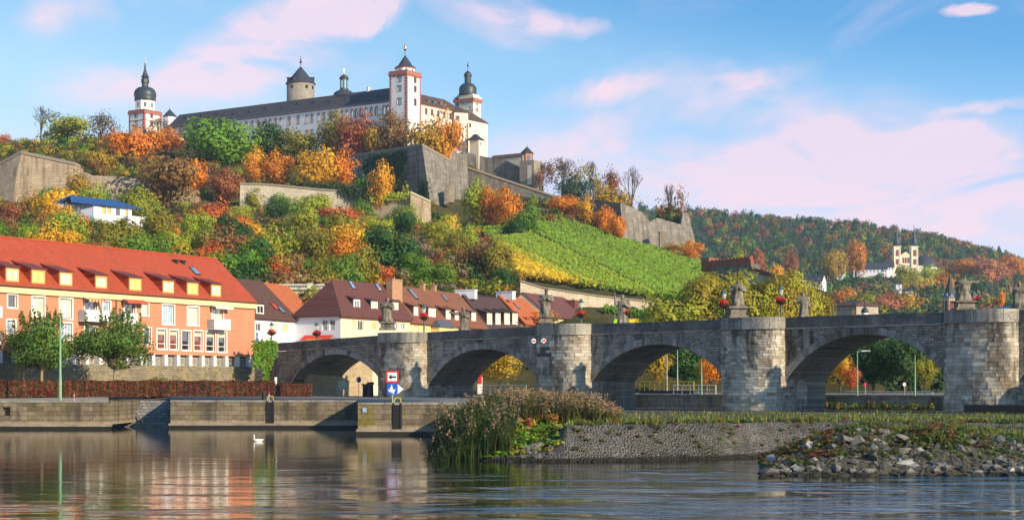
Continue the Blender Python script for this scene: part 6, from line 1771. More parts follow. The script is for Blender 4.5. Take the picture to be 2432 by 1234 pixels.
# ---- shrubs covering the slope (one mass), and the woods on the far hill
def clump_field(name, items, mat, seed, n=110, leaf=.17, flat=.85):
    """items: (x, y, z, width, height, colour)"""
    rng = np.random.default_rng(seed)
    tpl = []
    for i in range(8):
        p, d = crown_points(rng, n, 9, spread=.6, rmin=.3, rmax=.5)
        tpl.append(leaf_quads(rng, p, unit(p) * .6 + d, leaf, .34)[0])
    Vs, Cs = [], []
    for k, (x, y, z, w_, h_, c) in enumerate(items):
        a = rng.random() * 6.28; R = np.array([[math.cos(a), -math.sin(a), 0], [math.sin(a), math.cos(a), 0], [0, 0, 1]])
        v = (tpl[k % 8] @ R.T) * np.array([w_ / 2, w_ / 2, h_ / 2]) + np.array([x, y, z + h_ * .42])
        Vs.append(v); Cs.append(np.tile(np.array(c), (len(v), 1)))
    V = np.concatenate(Vs); C = np.concatenate(Cs)
    Q = np.arange(len(V), dtype=np.int32).reshape(-1, 4)
    o = link(name, np_mesh(name, V, Q, C), mat)
    return o
rng = random.Random(11)
items = []
pal = ['gr'] * 4 + ['ol'] * 6 + ['yg'] * 4 + ['dg'] * 5 + ['br'] * 4 + ['rb'] * 2 + ['og'] * 3 + ['or'] * 1 + ['gb'] * 3
tries = 0
while len(items) < 2100 and tries < 30000:
    tries += 1
    px = rng.uniform(-160, 1330); Y = 238 + 420 * rng.random() ** .8
    z = terr(px, Y); py = HY - (z - CH) * F / Y
    if px > 1128 + (py - 545) * .8 and Y < 520: continue
    if 200 < px < 352 and 370 < Y < 414: continue
    if 235 < px < 352 and 414 < Y < 436: continue
    if Y > (576 if px > 1110 else 536) and px > 830: continue
    if Y > 596 and px > 400: continue
    if 830 < px < 1004 and Y > 500: continue
    c = PAL[rng.choice(pal)]
    if 800 < px < 1100 and 330 < Y < 430 and rng.random() < .6: c = PAL[rng.choice(['gb', 'br', 'ol', 'rb'])]
    w_ = rng.uniform(2.4, 6.4); h_ = w_ * rng.uniform(.5, .95)
    if -100 < px < 1030 and 488 < Y < 512: h_ *= .35; w_ *= .5
    items.append((X_at(px, Y), Y, z, w_, h_, jitter(c, .2)))
tag(clump_field('hillside_shrubs', items, FOLA, 5, 190, .12), 'tangled autumn shrubs covering the castle slope', 'shrubs', None, 'stuff')
# ivy and hedges on the walls
def ivy(label, pts, n, depth, colr, name='ivy', cat='ivy', leaf=.35):
    """pts: corner polygon (px, py, Y) of the covered patch"""
    rng = np.random.default_rng(len(label)); poly = [(p[0], p[1]) for p in pts]
    xs = [p[0] for p in poly]; ys = [p[1] for p in poly]; out = []
    def inside(x, y):
        c = False; j = len(poly) - 1
        for i in range(len(poly)):
            if (poly[i][1] > y) != (poly[j][1] > y) and x < (poly[j][0] - poly[i][0]) * (y - poly[i][1]) / (poly[j][1] - poly[i][1]) + poly[i][0]: c = not c
            j = i
        return c
    A = np.array([[p[0], p[1], 1] for p in pts]); b = np.array([p[2] for p in pts]); k, *_ = np.linalg.lstsq(A, b, rcond=None)
    while len(out) < n:
        x, y = rng.uniform(min(xs), max(xs)), rng.uniform(min(ys), max(ys))
        if inside(x, y):
            x += rng.normal() * 3.5; y += rng.normal() * 3.5
            Y = float(k[0] * x + k[1] * y + k[2]) - depth * rng.random(); out.append(tuple(P(x, y, Y)))
    out = np.array(out); V, Q = leaf_quads(rng, out, np.tile(np.array([[.1, -1, .5]]), (n, 1)), leaf, .6)
    c0 = V.mean(axis=0); o = link(name, np_mesh(name, V - c0, Q), FOL, None, c0); o.color = (*PAL[colr], 1) if isinstance(colr, str) else (*colr, 1)
    return tag(o, label, cat)
ivy('dark green ivy sheet on the shaded face of the sharp corner bastion', [(882, 366, 570), (962, 358, 553), (965, 395, 551), (940, 440, 552), (925, 455, 555), (870, 415, 571), (858, 396, 574)], 2600, 1.0, (.03, .075, .02))
ivy('small dark ivy patch at the foot of the sharp corner bastion', [(1008, 420, 541), (1016, 455, 539), (1016, 466, 538), (994, 460, 543)], 300, .8, (.03, .06, .02))
ivy('dark trailing hedge along the top of the cream retaining wall', [(722, 434, 511), (800, 440, 509), (880, 448, 506), (892, 462, 505), (880, 474, 505), (842, 474, 506), (800, 458, 509), (735, 448, 511)], 1500, 1.4, (.03, .06, .018), 'hedge', 'hedge')
ivy('low green hedge along the top of the pale stepped wall', [(878, 460, 506), (965, 462, 503), (968, 472, 502), (880, 474, 505)], 700, 1.5, 'yg', 'hedge', 'hedge')
ivy('ivy hanging over the bridge abutment beside the orange house', [(604, 812, 195), (650, 812, 197), (658, 830, 197), (640, 870, 196), (634, 925, 196), (628, 870, 196), (606, 868, 195)], 1500, .9, 'gr', leaf=.2)
ivy('green hedge strip under the cream vineyard wall', [(1240, 700, 299), (1300, 714, 296), (1300, 722, 296), (1240, 716, 299)], 500, 1.5, 'gr', 'hedge', 'hedge')
ivy('green shrubs under the cream vineyard wall right of the chimney house', [(1436, 728, 296), (1545, 744, 293), (1545, 756, 293), (1436, 748, 296)], 700, 1.5, 'gr', 'hedge', 'hedge')
for px, py, w_, h_, Y, lb in ((700, 662, 60, 16, 276, 'pale rock face above the cream terraced building'), (842, 606, 26, 22, 372, 'cream rock outcrop left on the scrub slope'), (894, 606, 30, 18, 368, 'cream rock outcrop right on the scrub slope')):
    q = P(px, py, Y); rm = random.Random(px); bm_ = MB(); wv, hv = w_ * Y / F, h_ * Y / F
    for k in range(16):
        bm_.ball((q.x + wv * (k / 15 - .5), q.y + rm.uniform(0, 2), q.z + rm.uniform(-.5, .4) * hv), hv * rm.uniform(.25, .5), 5, 4, (1.5, .8, .8))
    tag(bm_.build('rock_outcrop', CREAMST), lb, 'rock')

# far woods
items = []
rng = random.Random(21)
palf = ['dg'] * 8 + ['bg'] * 9 + ['gr'] * 4 + ['ol'] * 4 + ['og'] * 2 + ['pk'] * 2 + ['rb'] * 2 + ['yg'] * 2
def keepout(px, Y):
    return (2010 < px < 2255 and 1150 < Y < 1345) or (1878 < px < 1960 and 820 < Y < 945) or (1980 < px < 2015 and 1120 < Y < 1215) or (2120 < px < 2150 and 940 < Y < 1010) or (2145 < px < 2172 and 850 < Y < 910)
while len(items) < 2700:
    Y = 560 + 1240 * rng.random() ** .75; px = rng.uniform(1480, 2560)
    if keepout(px, Y): continue
    z = far_z(px, Y); w_ = rng.uniform(9, 15); h_ = rng.uniform(9, 14)
    if Y > 1300 and rng.random() < .6: c = PAL[rng.choice(['bg', 'dg', 'rb', 'ol', 'dg', 'bg'])]
    elif px > 2240 and rng.random() < .22: c = PAL[rng.choice(['or', 'pk', 'og', 'rb'])]
    else: c = PAL[rng.choice(palf)]
    if c in (PAL['dg'], PAL['bg']) and rng.random() < .4: h_ *= 1.25; w_ *= .75
    items.append((X_at(px, Y), Y, z, w_, h_, jitter(c, .2)))
tag(clump_field('far_woods', items, FOLA, 9, 150, .13), 'mixed autumn woods covering the hill around the church', 'woods', None, 'stuff')
for px, top, base, w, c, lb, Y in [
 (2032, 566, 622, 36, 'or', 'tall orange tree on the far hill left of the monastery', 1240),
 (2152, 626, 690, 40, 'yg', 'round yellow green tree in front of the church towers', 1120),
 (2208, 624, 690, 46, 'yg', 'round yellow green tree in front of the church nave', 1120),
 (2190, 650, 720, 60, 'ye', 'golden tree below the church nave', 1040), (2235, 645, 720, 56, 'or', 'orange tree right below the church nave', 1040), (2150, 664, 720, 50, 'og', 'yellow brown tree below the church tower', 1010),
 (1975, 590, 640, 46, 'og', 'olive gold tree left of the far monastery', 1180), (1800, 585, 640, 30, 'rb', 'wine red tree low on the far wooded hill, left of two', 1000), (1880, 585, 640, 26, 'rb', 'wine red tree low on the far wooded hill, right of two', 1000),
 (1840, 622, 650, 34, 'yo', 'small golden tree above the red battlement wall', 900), (1765, 588, 640, 40, 'yg', 'bright yellow green tree above the red battlement wall', 900),
 (2010, 680, 730, 56, 'or', 'orange tree in the valley right of the lone white gabled house', 800), (2046, 690, 740, 50, 'yg', 'yellow green tree in the valley below the church', 780),
 (2115, 690, 745, 60, 'pk', 'pink orange tree in the valley below the church', 760), (2160, 690, 745, 56, 'og', 'golden brown tree in the valley left of the church spire', 760),
 (2300, 610, 660, 60, 'or', 'orange red tree on the far hill right of the church nave', 1250), (2350, 612, 665, 60, 'pk', 'salmon tree on the far hill near the right edge', 1230),
 (2400, 600, 650, 50, 'or', 'rusty tree high on the far hill at the right edge', 1350), (2330, 660, 720, 40, 'bg', 'dark blue green tree right of the nearest statue on the far hill', 950), (2376, 690, 730, 22, 'or', 'slim orange tree above the blue hall', 800)]:
    z = far_z(px, Y); q = (X_at(px, Y), Y, min(z, Z_at(base, Y))); tree_at(q, Z_at(top, Y) - q[2], w * Y / F * 1.35, c, 'dense', lb, trunk=.05)

# ---- the vineyard
def vine_rows():
    rng = np.random.default_rng(77); n = 0
    Yp = terr_hit(1290, 575)
    sl = (terr_hit(1555, 706) - Yp) / 265.0
    def emit(Yc, block):
        pts, cols = [], []
        for px in np.arange(1130, 1745, .8):
            Y = Yc + sl * (px - 1290)
            if Y < 296 or Y > 540: continue
            z = terr(px, Y); py = HY - (z - CH) * F / Y
            if block == 'low':
                if px < 1142 + (py - 545) * .79 or py > 664 + (px - 1240) * .150 or px > 1548: continue
            else:
                if py < np.interp(px, [1255, 1330, 1480, 1600, 1720], [486, 524, 576, 608, 652]) or px > 1735 or py > 730: continue
            pts.append((X_at(px, Y), Y, z))
        if len(pts) < 25: return
        pts = np.array(pts)
        gap = np.where(np.abs(np.diff(pts[:, 0])) > .8)[0]
        runs = np.split(pts, gap + 1); pts = max(runs, key=len)
        if len(pts) < 25: return
        k = rng.integers(0, len(pts), len(pts) * 5)
        p = pts[k] + rng.normal(size=(len(k), 3)) * np.array([.4, .28, .22]) + np.array([0, 0, .8]); p[:, 2] += rng.random(len(k)) * .9
        V, Q = leaf_quads(rng, p, np.tile(np.array([[.3, -.5, .7]]), (len(k), 1)), .34, .4)
        c0 = np.array([pts[:, 0].mean(), pts[:, 1].mean(), pts[:, 2].min()])
        o = link('vine_row', np_mesh('vine_row', V - c0, Q), FOL, None, c0)
        pym = HY - (pts[:, 2].mean() - CH) * F / pts[:, 1].mean()
        low = block == 'low'
        d = Yp - Yc
        if low and Yc < Yp - 88 and False: c = PAL['yo']
        elif low and d < 7: c = (.50, .32, .025)
        elif low: c = (.22, .30, .026) if d < 70 else ((.36, .36, .03) if d < 90 else (.58, .40, .025))
        else: c = (.18, .29, .025)
        o.color = (*jitter(c, .1), 1)
        tag(o, 'row of leafy vines in the lower left vineyard field' if low else 'row of leafy vines in the upper right vineyard field', 'vines', 'vine rows of the lower field' if low else 'vine rows of the upper field')
    for k in range(1, 36): emit(Yp - 1 - k * 6.4, 'low')
    for k in range(0, 40): emit(Yp + 8 + k * 6.2, 'up')
vine_rows()

# ---- reeds and grasses by the water
def blades(name, base, H, lean, width, cols, seed, plume=0.0, plume_col=(.34, .21, .16)):
    rng = np.random.default_rng(seed); n = len(base)
    a = rng.random(n) * 6.28; ld = np.stack([np.cos(a), np.sin(a), np.zeros(n)], 1) * (lean * (.4 + rng.random(n)))[:, None]
    wd = np.stack([np.cos(a + 1.57), np.sin(a + 1.57), np.zeros(n)], 1) * (width * (.6 + .8 * rng.random(n)))[:, None]
    up = np.array([0, 0, 1.0])
    p0 = base; p1 = base + up * (H * .5)[:, None] + ld * (H * .16)[:, None]; p2 = base + up * H[:, None] + ld * (H * .55)[:, None]
    V = np.stack([p0 - wd, p0 + wd, p1 + wd * .8, p1 - wd * .8, p2 + wd * .15, p2 - wd * .15], 1).reshape(-1, 3)
    i = np.arange(n)[:, None] * 6
    Q = np.concatenate([i + np.array([[0, 1, 2, 3]]), i + np.array([[3, 2, 4, 5]])], 0)
    C = np.repeat(cols, 6, 0)
    if plume > 0:
        k = np.where(rng.random(n) < plume)[0]; m = 9
        pp = np.repeat(p2[k], m, 0) + rng.normal(size=(len(k) * m, 3)) * np.array([.07, .07, .13])
        V2, Q2 = leaf_quads(rng, pp, rng.normal(size=pp.shape), .065, .5)
        Q = np.concatenate([Q, Q2 + len(V)], 0); V = np.concatenate([V, V2], 0)
        pc = np.tile(np.array(plume_col), (len(V2), 1)) * (.7 + .6 * np.repeat(rng.random(len(pp)), 4))[:, None]; C = np.concatenate([C, pc], 0)
    return link(name, np_mesh(name, V, Q, C), FOLA)
def field(n, px0, px1, ya, yb, seed, zf):
    rng = np.random.default_rng(seed); px = rng.uniform(px0, px1, n); Y = ya + (yb - ya) * rng.random(n)
    return np.array([(X_at(a, b), b, zf(a, b)) for a, b in zip(px, Y)]), px, rng
pieces = []
def pick(rng, n, cs): return np.array([cs[i] for i in rng.integers(0, len(cs), n)]) * (.7 + .6 * rng.random((n, 1)))
b, px, rng = field(3600, 1036, 1212, 87.6, 97, 31, lambda a, b: bank_z(a, b) - .1)
b[:, 0] -= (px < 1110) * rng.random(len(px)) * .5
hmax = np.interp(px, [1040, 1075, 1100, 1150, 1200, 1215], [1.0, 2.0, 2.5, 2.6, 2.2, 1.6])
o1 = blades('reeds', b, hmax * (.5 + .5 * rng.random(len(px))), .95, .03, pick(rng, len(px), [(.03, .06, .015), (.05, .085, .02), (.085, .09, .025), (.025, .045, .014)]), 32, .08, (.25, .175, .10))
tag(o1, 'dense green reeds with pinkish plumes at the tip of the river bank', 'reeds', None, 'stuff')
b, px, rng = field(3600, 1195, 1470, 98, 112, 33, lambda a, b: bank_z(a, b) - .1)
hmax = np.interp(px, [1190, 1230, 1300, 1400, 1470], [1.9, 2.3, 2.0, 1.7, .7])
o2 = blades('reeds', b, hmax * (.5 + .5 * rng.random(len(px))), .8, .03, pick(rng, len(px), [(.045, .07, .018), (.075, .09, .024), (.11, .09, .03), (.13, .09, .04)]), 34, .20, (.29, .19, .105))
tag(o2, 'taller row of brownish plumed reeds on top of the bank before the piers', 'reeds', None, 'stuff')
it = []
rng2 = random.Random(18)
for _ in range(260):
    a = rng2.uniform(1040, 1205); y = rng2.uniform(88.5, 97); k = float(np.interp(a, [1036, 1075, 1110, 1180, 1215], [.4, .75, 1, 1, .7]))
    it.append((X_at(a, y), y, bank_z(a, y) - .1, rng2.uniform(.8, 1.6), rng2.uniform(1.3, 3.0) * k, jitter(rng2.choice([(.03, .065, .016), (.045, .085, .018), (.08, .10, .024), (.025, .05, .015), (.13, .10, .04)]), .2)))
for _ in range(240):
    a = rng2.uniform(1200, 1455); y = rng2.uniform(99, 110)
    it.append((X_at(a, y), y, bank_z(a, y) - .1, rng2.uniform(.8, 1.5), rng2.uniform(.8, 2.1) * float(np.interp(a, [1200, 1380, 1460], [1, .9, .4])), jitter(rng2.choice([(.045, .08, .018), (.09, .10, .024), (.17, .11, .045), (.04, .065, .016), (.20, .12, .06)]), .2)))
tag(clump_field('reed_undergrowth', it, FOLA, 55, 170, .10), 'dark leafy undergrowth between the reeds', 'reeds', None, 'stuff')
for px, tp, bs, w_, c, lb in ((212, 512, 556, 44, 'gr', 'green bush below the left corner of the blue roofed house'), (246, 518, 560, 40, 'ol', 'olive bush under the windows of the blue roofed house'), (284, 516, 560, 40, 'yg', 'yellow green bush before the door of the blue roofed house'), (322, 530, 566, 36, 'og', 'brownish bush below the white terrace wall')):
    tree(px, tp, bs, w_, c, 'dense', lb, Y=404, cat='bush')
# grass and weeds
gi = []
b, px, rng = field(17000, 1340, 2500, 0, 1, 35, lambda a, b: 0)
tt = rng.random(len(px))
Yt = np.array([lerp_cols(BANK, a, 1) for a in px]); Yb = np.array([min(Y_lock(a) - 2, 150) for a in px])
Y = Yt + .2 + (Yb - Yt) * tt ** 2.2
b = np.array([(X_at(a, y), y, bank_z(a, y) - .03) for a, y in zip(px, Y)])
keep = rng.random(len(px)) < np.clip(.35 + .5 * np.sin(px * .021) * np.sin(px * .05 + Y * .2), .08, 1)
b, px, Y = b[keep], px[keep], Y[keep]
tag(blades('grass', b, .12 + .3 * rng.random(len(px)) ** 2, .8, .035, pick(rng, len(px), [(.10, .15, .02), (.16, .18, .03), (.22, .2, .04), (.07, .11, .02)]), 36), 'rough grass along the top of the stone bank', 'grass', None, 'stuff')
it = []
rng = random.Random(8)
for _ in range(230):
    a = rng.uniform(1350, 2480); yw, yt, zt = (lerp_cols(BANK, a, k) for k in range(3)); y = yw + .5 + (yt + 1 - yw) * rng.random() ** .6
    it.append((X_at(a, y), y, bank_z(a, y) - .05, rng.uniform(.25, .8), rng.uniform(.15, .45), jitter(rng.choice([(.07, .12, .02), (.12, .12, .03), (.05, .09, .02), (.15, .15, .03), (.16, .08, .03)]), .2)))
for _ in range(260):
    a = rng.uniform(1135, 1330); y = rng.uniform(87.5, 97)
    it.append((X_at(a, y), y, bank_z(a, y) - .05, rng.uniform(.4, 1.1), rng.uniform(.25, .6), jitter(PAL[rng.choice(['gr', 'gr', 'yg', 'ol'])], .2)))
for _ in range(60):
    a = rng.uniform(1130, 1320); y = rng.uniform(97, 99)
    it.append((X_at(a, y), y, bank_z(a, y), rng.uniform(.5, 1.2), rng.uniform(.4, .9), jitter(PAL[rng.choice(['or', 'rb', 'og', 'yg'])], .2)))
for _ in range(60):
    a = rng.uniform(1960, 2215); y = Y_lock(a) - rng.uniform(.5, 2.5)
    it.append((X_at(a, y), y, 1.5, rng.uniform(.4, 1.2), rng.uniform(.4, 1.3), jitter(rng.choice([(.07, .12, .02), (.12, .14, .03), (.26, .18, .03), (.05, .09, .02)]), .2)))
tag(clump_field('bank_weeds', it, FOLA, 14, 60, .2), 'weeds and small plants growing on the stone bank', 'weeds', None, 'stuff')

# ================================================================ rubble mound and rocks
MTOP = {1780: -.2, 1815: .1, 1850: .45, 1900: .9, 1980: 1.55, 2050: 1.85, 2090: 1.8, 2140: 1.5, 2220: 1.8, 2320: 1.5, 2440: 1.2, 2700: 1.0, 3200: .8}
def mtop(px): ks = sorted(MTOP); return float(np.interp(px, ks, [MTOP[k] for k in ks]))
def mound_rows(px):
    h = mtop(px); y0 = 73.2
    return [(y0 - 1.5, -.6), (y0, -.05), (y0 + .5, .12 * max(0, h)), (y0 + 3.5, h * .5), (y0 + 6.5, h * .88), (y0 + 9, h), (y0 + 14, h * .97), (y0 + 20, min(h, 1.0) if px < 1930 else h * .95), (98.5, -.3 if px < 1860 else min(h, 1.6))]
def mound_z(px, Y):
    r = mound_rows(px); return float(np.interp(Y, [a for a, _ in r], [b for _, b in r]))
polar_sheet('rubble_mound', [(p, mound_rows(p)) for p in list(range(1780, 2500, 15)) + [2700, 3200]], ground_mat('mound_earth', (.05, .05, .025), (.10, .095, .06), (.17, .16, .13), .8, .9), True)

ROCKM = Mat('rock', .9, .2)
_oi = N(ROCKM.n, 'ShaderNodeObjectInfo')
_c = ROCKM.ramp(_oi.outputs['Random'], [(0, (.075, .072, .065)), (.45, (.14, .133, .12)), (.8, (.215, .20, .18)), (1, (.34, .33, .30))])
_c = ROCKM.mix(.6, _c, ROCKM.ramp(ROCKM.noise(3, 5), [(.3, .2), (.7, .8)]), 'OVERLAY')
_c = ROCKM.mix(ROCKM.ramp(ROCKM.noise(1.2, 5, .65), [(.55, 0), (.68, .6)]), _c, (.08, .08, .035))
_sp = N(ROCKM.n, 'ShaderNodeSeparateXYZ'); ROCKM.l.new(ROCKM.pos, _sp.inputs[0])
_c = ROCKM.mix(ROCKM.ramp(_sp.outputs[2], [(.12, .85), (.22, 0)]), _c, (.02, .02, .016))
ROCKM.col(_c); ROCKM.bump(ROCKM.noise(5, 5), .6, .05)
import bmesh
def rock_mesh(seed):
    r = random.Random(seed); bm = bmesh.new()
    for _ in range(16):
        v = Vector((r.gauss(0, 1), r.gauss(0, 1), r.gauss(0, 1))).normalized(); bm.verts.new((v.x * r.uniform(.75, 1.1), v.y * r.uniform(.6, .9), v.z * r.uniform(.4, .65)))
    bmesh.ops.convex_hull(bm, input=bm.verts)
    for v in [v for v in bm.verts if not v.link_faces]: bm.verts.remove(v)
    me = bpy.data.meshes.new('rock'); bm.to_mesh(me); bm.free(); me.materials.append(ROCKM.m); return me
ROCKS = [rock_mesh(i) for i in range(8)]
rng = random.Random(4)
def rock(x, y, z, s, label, group=None, flat=1.0, rz=None, tilt=.5):
    o = link('rock', ROCKS[rng.randrange(8)], None, None, (x, y, z), 0, (s, s * rng.uniform(.7, 1.1), s * rng.uniform(.75, 1.2) * flat))
    o.rotation_euler = (rng.uniform(-tilt, tilt), rng.uniform(-tilt, tilt), rng.uniform(0, 6.28) if rz is None else rz)
    return tag(o, label, 'rock', group)
q = P(1830, 1121, 73.3); rock(q.x, 73.2, .12, .62, 'long flat boulder lying at the left tip of the rubble mound', None, .6, .1, .1)
q = P(2018, 1055, 79); rock(q.x, 78.6, mound_z(2018, 78.6) + .15, .55, 'pale leaning slab high on the left part of the rubble mound', None, .5, .3)
q = P(2135, 1060, 80); rock(q.x, 79, mound_z(2135, 79) + .2, .6, 'long pale block between the two tops of the mound', None, .6, .9)
q = P(2075, 1098, 75); rock(q.x, 75.3, mound_z(2075, 75.3) + .15, .42, 'squarish grey boulder in the middle of the mound front', None, 1.3)
n = 0
while n < 260:
    px = rng.uniform(1815, 2470); y = 72.9 + 9.5 * rng.random() ** 2.0
    if mtop(px) < .3 and y > 80: continue
    s = rng.uniform(.13, .36) * (1.15 if y < 75 else 1.0) * (1.5 if rng.random() < .12 else 1)
    low = y < 75
    rock(X_at(px, y), y, mound_z(px, y) + s * .15, s, 'broken grey rock on the waterline of the rubble mound' if low else 'broken grey rock on the slope of the rubble mound', 'rocks along the waterline of the mound' if low else 'rocks on the upper rubble mound'); n += 1
for _ in range(34):
    px = rng.uniform(1165, 1310); y = 86.2 + 3.2 * rng.random()
    rock(X_at(px, y), y, bank_z(px, y) + .03, rng.uniform(.12, .34), 'pale rock at the foot of the reed bank', 'rocks below the reeds')
q = P(1268, 1062, 88); rock(q.x, 88.4, bank_z(1268, 88.4) + .25, .8, 'big pale slab leaning below the green patch beside the reeds', None, .7, .2)
# pebbles joined
m = MB(); rp = random.Random(6)
for _ in range(1700):
    px = rp.uniform(1820, 2480); y = 72.8 + 10 * rp.random() ** 1.3; s = rp.uniform(.04, .16)
    if mtop(px) < .3 and y > 75: continue
    m.ball((X_at(px, y), y, mound_z(px, y) + s * .3), s, 5, 3, (1.2, 1, .7))
tag(m.build('rubble', ROCKM.m, origin=(0, 0, 0)), 'small rubble strewn over the mound', 'rubble', None, 'stuff')
it = []
for _ in range(1350):
    px = rp.uniform(1800, 2480); y = 75.2 + 15 * rp.random() ** .9
    if mtop(px) < .05: continue
    g = rp.choice([(.07, .12, .02), (.12, .12, .03), (.05, .09, .02), (.10, .14, .025), (.15, .09, .035), (.08, .075, .03)])
    if px < 1985 and rp.random() < .5: g = rp.choice([(.22, .12, .03), (.18, .06, .03), (.15, .13, .03)])
    w_ = rp.uniform(.3, .8); it.append((X_at(px, y), y, mound_z(px, y) - .08, w_, w_ * rp.uniform(.4, .8), jitter(g, .2)))
for _ in range(120):
    px = rp.gauss(2235, 38); y = 78 + 6 * rp.random(); it.append((X_at(px, y), y, mound_z(px, y) - .05, rp.uniform(.5, 1.1), rp.uniform(.4, .7), jitter(rp.choice([(.08, .13, .02), (.11, .12, .03), (.17, .075, .035)]), .2)))
tag(clump_field('mound_plants', it, FOLA, 19, 70, .17), 'weeds and bushy plants growing between the rubble', 'weeds', None, 'stuff')
b = []; 
for _ in range(2600):
    px = rp.uniform(2120, 2480); y = 82 + 14 * rp.random(); b.append((X_at(px, y), y, max(mound_z(px, y), bank_z(px, y) if y > 96 else -9) - .03))
b = np.array(b); rn = np.random.default_rng(2)
tag(blades('grass', b, .15 + .35 * rn.random(len(b)) ** 2, .8, .03, pick(rn, len(b), [(.11, .17, .02), (.18, .2, .03), (.08, .12, .02)]), 41), 'green grass strip behind the rubble mound at the right', 'grass', None, 'stuff')

# ================================================================ statues on the bridge
STAT = Mat('weathered_stone', .95, .15)
_f = STAT.noise(3, 5, .6); _c = STAT.ramp(_f, [(.3, (.13, .115, .09)), (.6, (.27, .24, .19)), (.8, (.36, .33, .27))])
_c = STAT.mix(STAT.ramp(STAT.noise(1.3, 5, .65, stretch=(1, 1, .5)), [(.48, 0), (.62, .75)]), _c, (.05, .045, .038))
STAT.col(_c); STAT.bump(STAT.noise(9, 4), .6, .03)
def statue(pos, H, ped, label, seed, head='hair', arms=('bent', 'bent'), wide=1.0, face_ang=0.0, cape=0.0, cloud=False):
    """a robed standing figure: one closed body surface, on a moulded pedestal"""
    r = random.Random(seed)
    root = empty('saint_statue', pos, label, 'statue', None)
    q = Vector(pos); m = MB(); w_ = .21 * H * wide
    def slab_(a, z0, z1): m.box(q.x - a, q.x + a, q.y - a, q.y + a, q.z + z0, q.z + z1)
    slab_(w_ * 1.35, -.05, ped * .18); slab_(w_ * 1.1, ped * .18, ped * .8); slab_(w_ * 1.42, ped * .8, ped * .92); slab_(w_ * 1.2, ped * .92, ped)
    m.build('pedestal', STAT.m, root)
    m = MB(); n = 26; prof = [(0, 1.05), (.04, 1.08), (.18, .92), (.36, .86), (.5, .92), (.6, .9), (.68, 1.0), (.74, 1.06), (.775, .95), (.805, .5), (.83, .3), (.85, .3)]
    rings = []
    sway = r.uniform(-.06, .06) * H
    ph = [r.uniform(0, 6.28) for _ in range(3)]
    for z, rr_ in prof:
        ring = []
        for k in range(n):
            a = 2 * math.pi * k / n
            fold = 1 + (.13 * math.sin(5 * a + ph[0] + z * 4) + .09 * math.sin(9 * a + ph[1] - z * 7)) * max(0, 1 - z / .8) + .05 * math.sin(3 * a + ph[2] + z * 12)
            c_ = 1 + cape * max(0, math.cos(a - 1.57)) * (1 if .15 < z < .78 else .3)
            rad = .185 * H * wide * rr_ * fold * c_
            sx = sway * math.sin(z * math.pi)
            ring.append((q.x + sx + rad * math.cos(a) * (1.12 if z > .6 else 1), q.y + rad * math.sin(a) * .78, q.z + ped + z * H))
        rings.append(ring)
    v = [p for rg in rings for p in rg]; f = [(i * n + k, i * n + (k + 1) % n, (i + 1) * n + (k + 1) % n, (i + 1) * n + k) for i in range(len(rings) - 1) for k in range(n)]
    f += [tuple(range(n - 1, -1, -1)), tuple((len(rings) - 1) * n + k for k in range(n))]; m.add(v, f)
    hz = q.z + ped + .9 * H; hx = q.x + r.uniform(-.03, .03) * H; hd = .068 * H
    m.ball((hx, q.y - .02 * H, hz), hd, 12, 9, (.85, 1, 1.2)); m.ball((hx, q.y - .02 * H - hd * .95, hz - hd * .1), hd * .22, 6, 5)
    m.ball((hx, q.y - hd * .6, hz - hd * .9), hd * .5, 8, 6)        # beard
    if head == 'mitre': m.lathe([(hd * .95, 0), (hd * 1.15, hd * .7), (hd * .8, hd * 1.5), (hd * .1, hd * 2.3)], (hx, q.y, hz + hd * .5), 10)
    elif head == 'crown': m.lathe([(hd * .9, 0), (hd * 1.1, hd * .8), (hd * .5, hd * 1.0)], (hx, q.y, hz + hd * .6), 10)
    elif head == 'hood': m.ball((hx, q.y + hd * .3, hz + hd * .1), hd * 1.25, 10, 8, (.95, 1, 1.15))
    else: m.ball((hx, q.y + hd * .35, hz + hd * .15), hd * 1.05, 10, 8, (.95, 1, 1.1))
    sh = q.z + ped + .745 * H
    for sx, pose in ((-1, arms[0]), (1, arms[1])):
        s0 = Vector((q.x + sx * .17 * H * wide, q.y, sh))
        el, ha = {'bent': ((.22, -.06, -.17), (.06, -.2, -.1)), 'out': ((.3, -.04, -.02), (.52, -.06, .04)), 'down': ((.22, .0, -.19), (.22, -.1, -.36)), 'up': ((.26, -.06, -.08), (.3, -.1, .16))}[pose]
        e = Vector((q.x + sx * el[0] * H * wide, q.y + el[1] * H, sh + el[2] * H)); hnd = Vector((q.x + sx * ha[0] * H * wide, q.y + ha[1] * H, sh + ha[2] * H))
        m.tube(s0, e, .07 * H, .06 * H, 9).tube(e, hnd, .06 * H, .038 * H, 9); m.ball(e, .062 * H, 8, 6); m.ball(hnd, .04 * H, 8, 6); m.ball(s0, .075 * H, 8, 6)
        if pose == 'up': m.tube(hnd + Vector((0, 0, -.75 * H)), hnd + Vector((0, 0, .2 * H)), .016 * H, .016 * H, 6)
    if cloud:
        for k in range(7): m.ball((q.x + r.uniform(-.2, .2) * H * wide, q.y + .06 * H, q.z + ped + r.uniform(.5, .85) * H), .09 * H, 8, 6)
    o = m.build('figure', STAT.m, root, True)
    rm = o.modifiers.new('merge', 'REMESH'); rm.mode = 'VOXEL'; rm.voxel_size = .032; rm.use_smooth_shade = True
    return root
def on_bridge(px, t, top, base, label, seed, **kw):
    s = s_at(px, t); p = B(s, t, 0); Y = p.y; zb = max(ZT(s), Z_at(base, Y)) if t > -3 else ZT(s) - .05
    tot = Z_at(top, Y) - zb; ped = tot * kw.pop('ped', .24); return statue((p.x, p.y, zb), tot - ped, ped, label, seed, **kw)
on_bridge(920, 2.2, 706, 782, 'slender saint statue on the leftmost round pier', 1, head='hood', arms=('bent', 'bent'), wide=1.15, cape=.4)
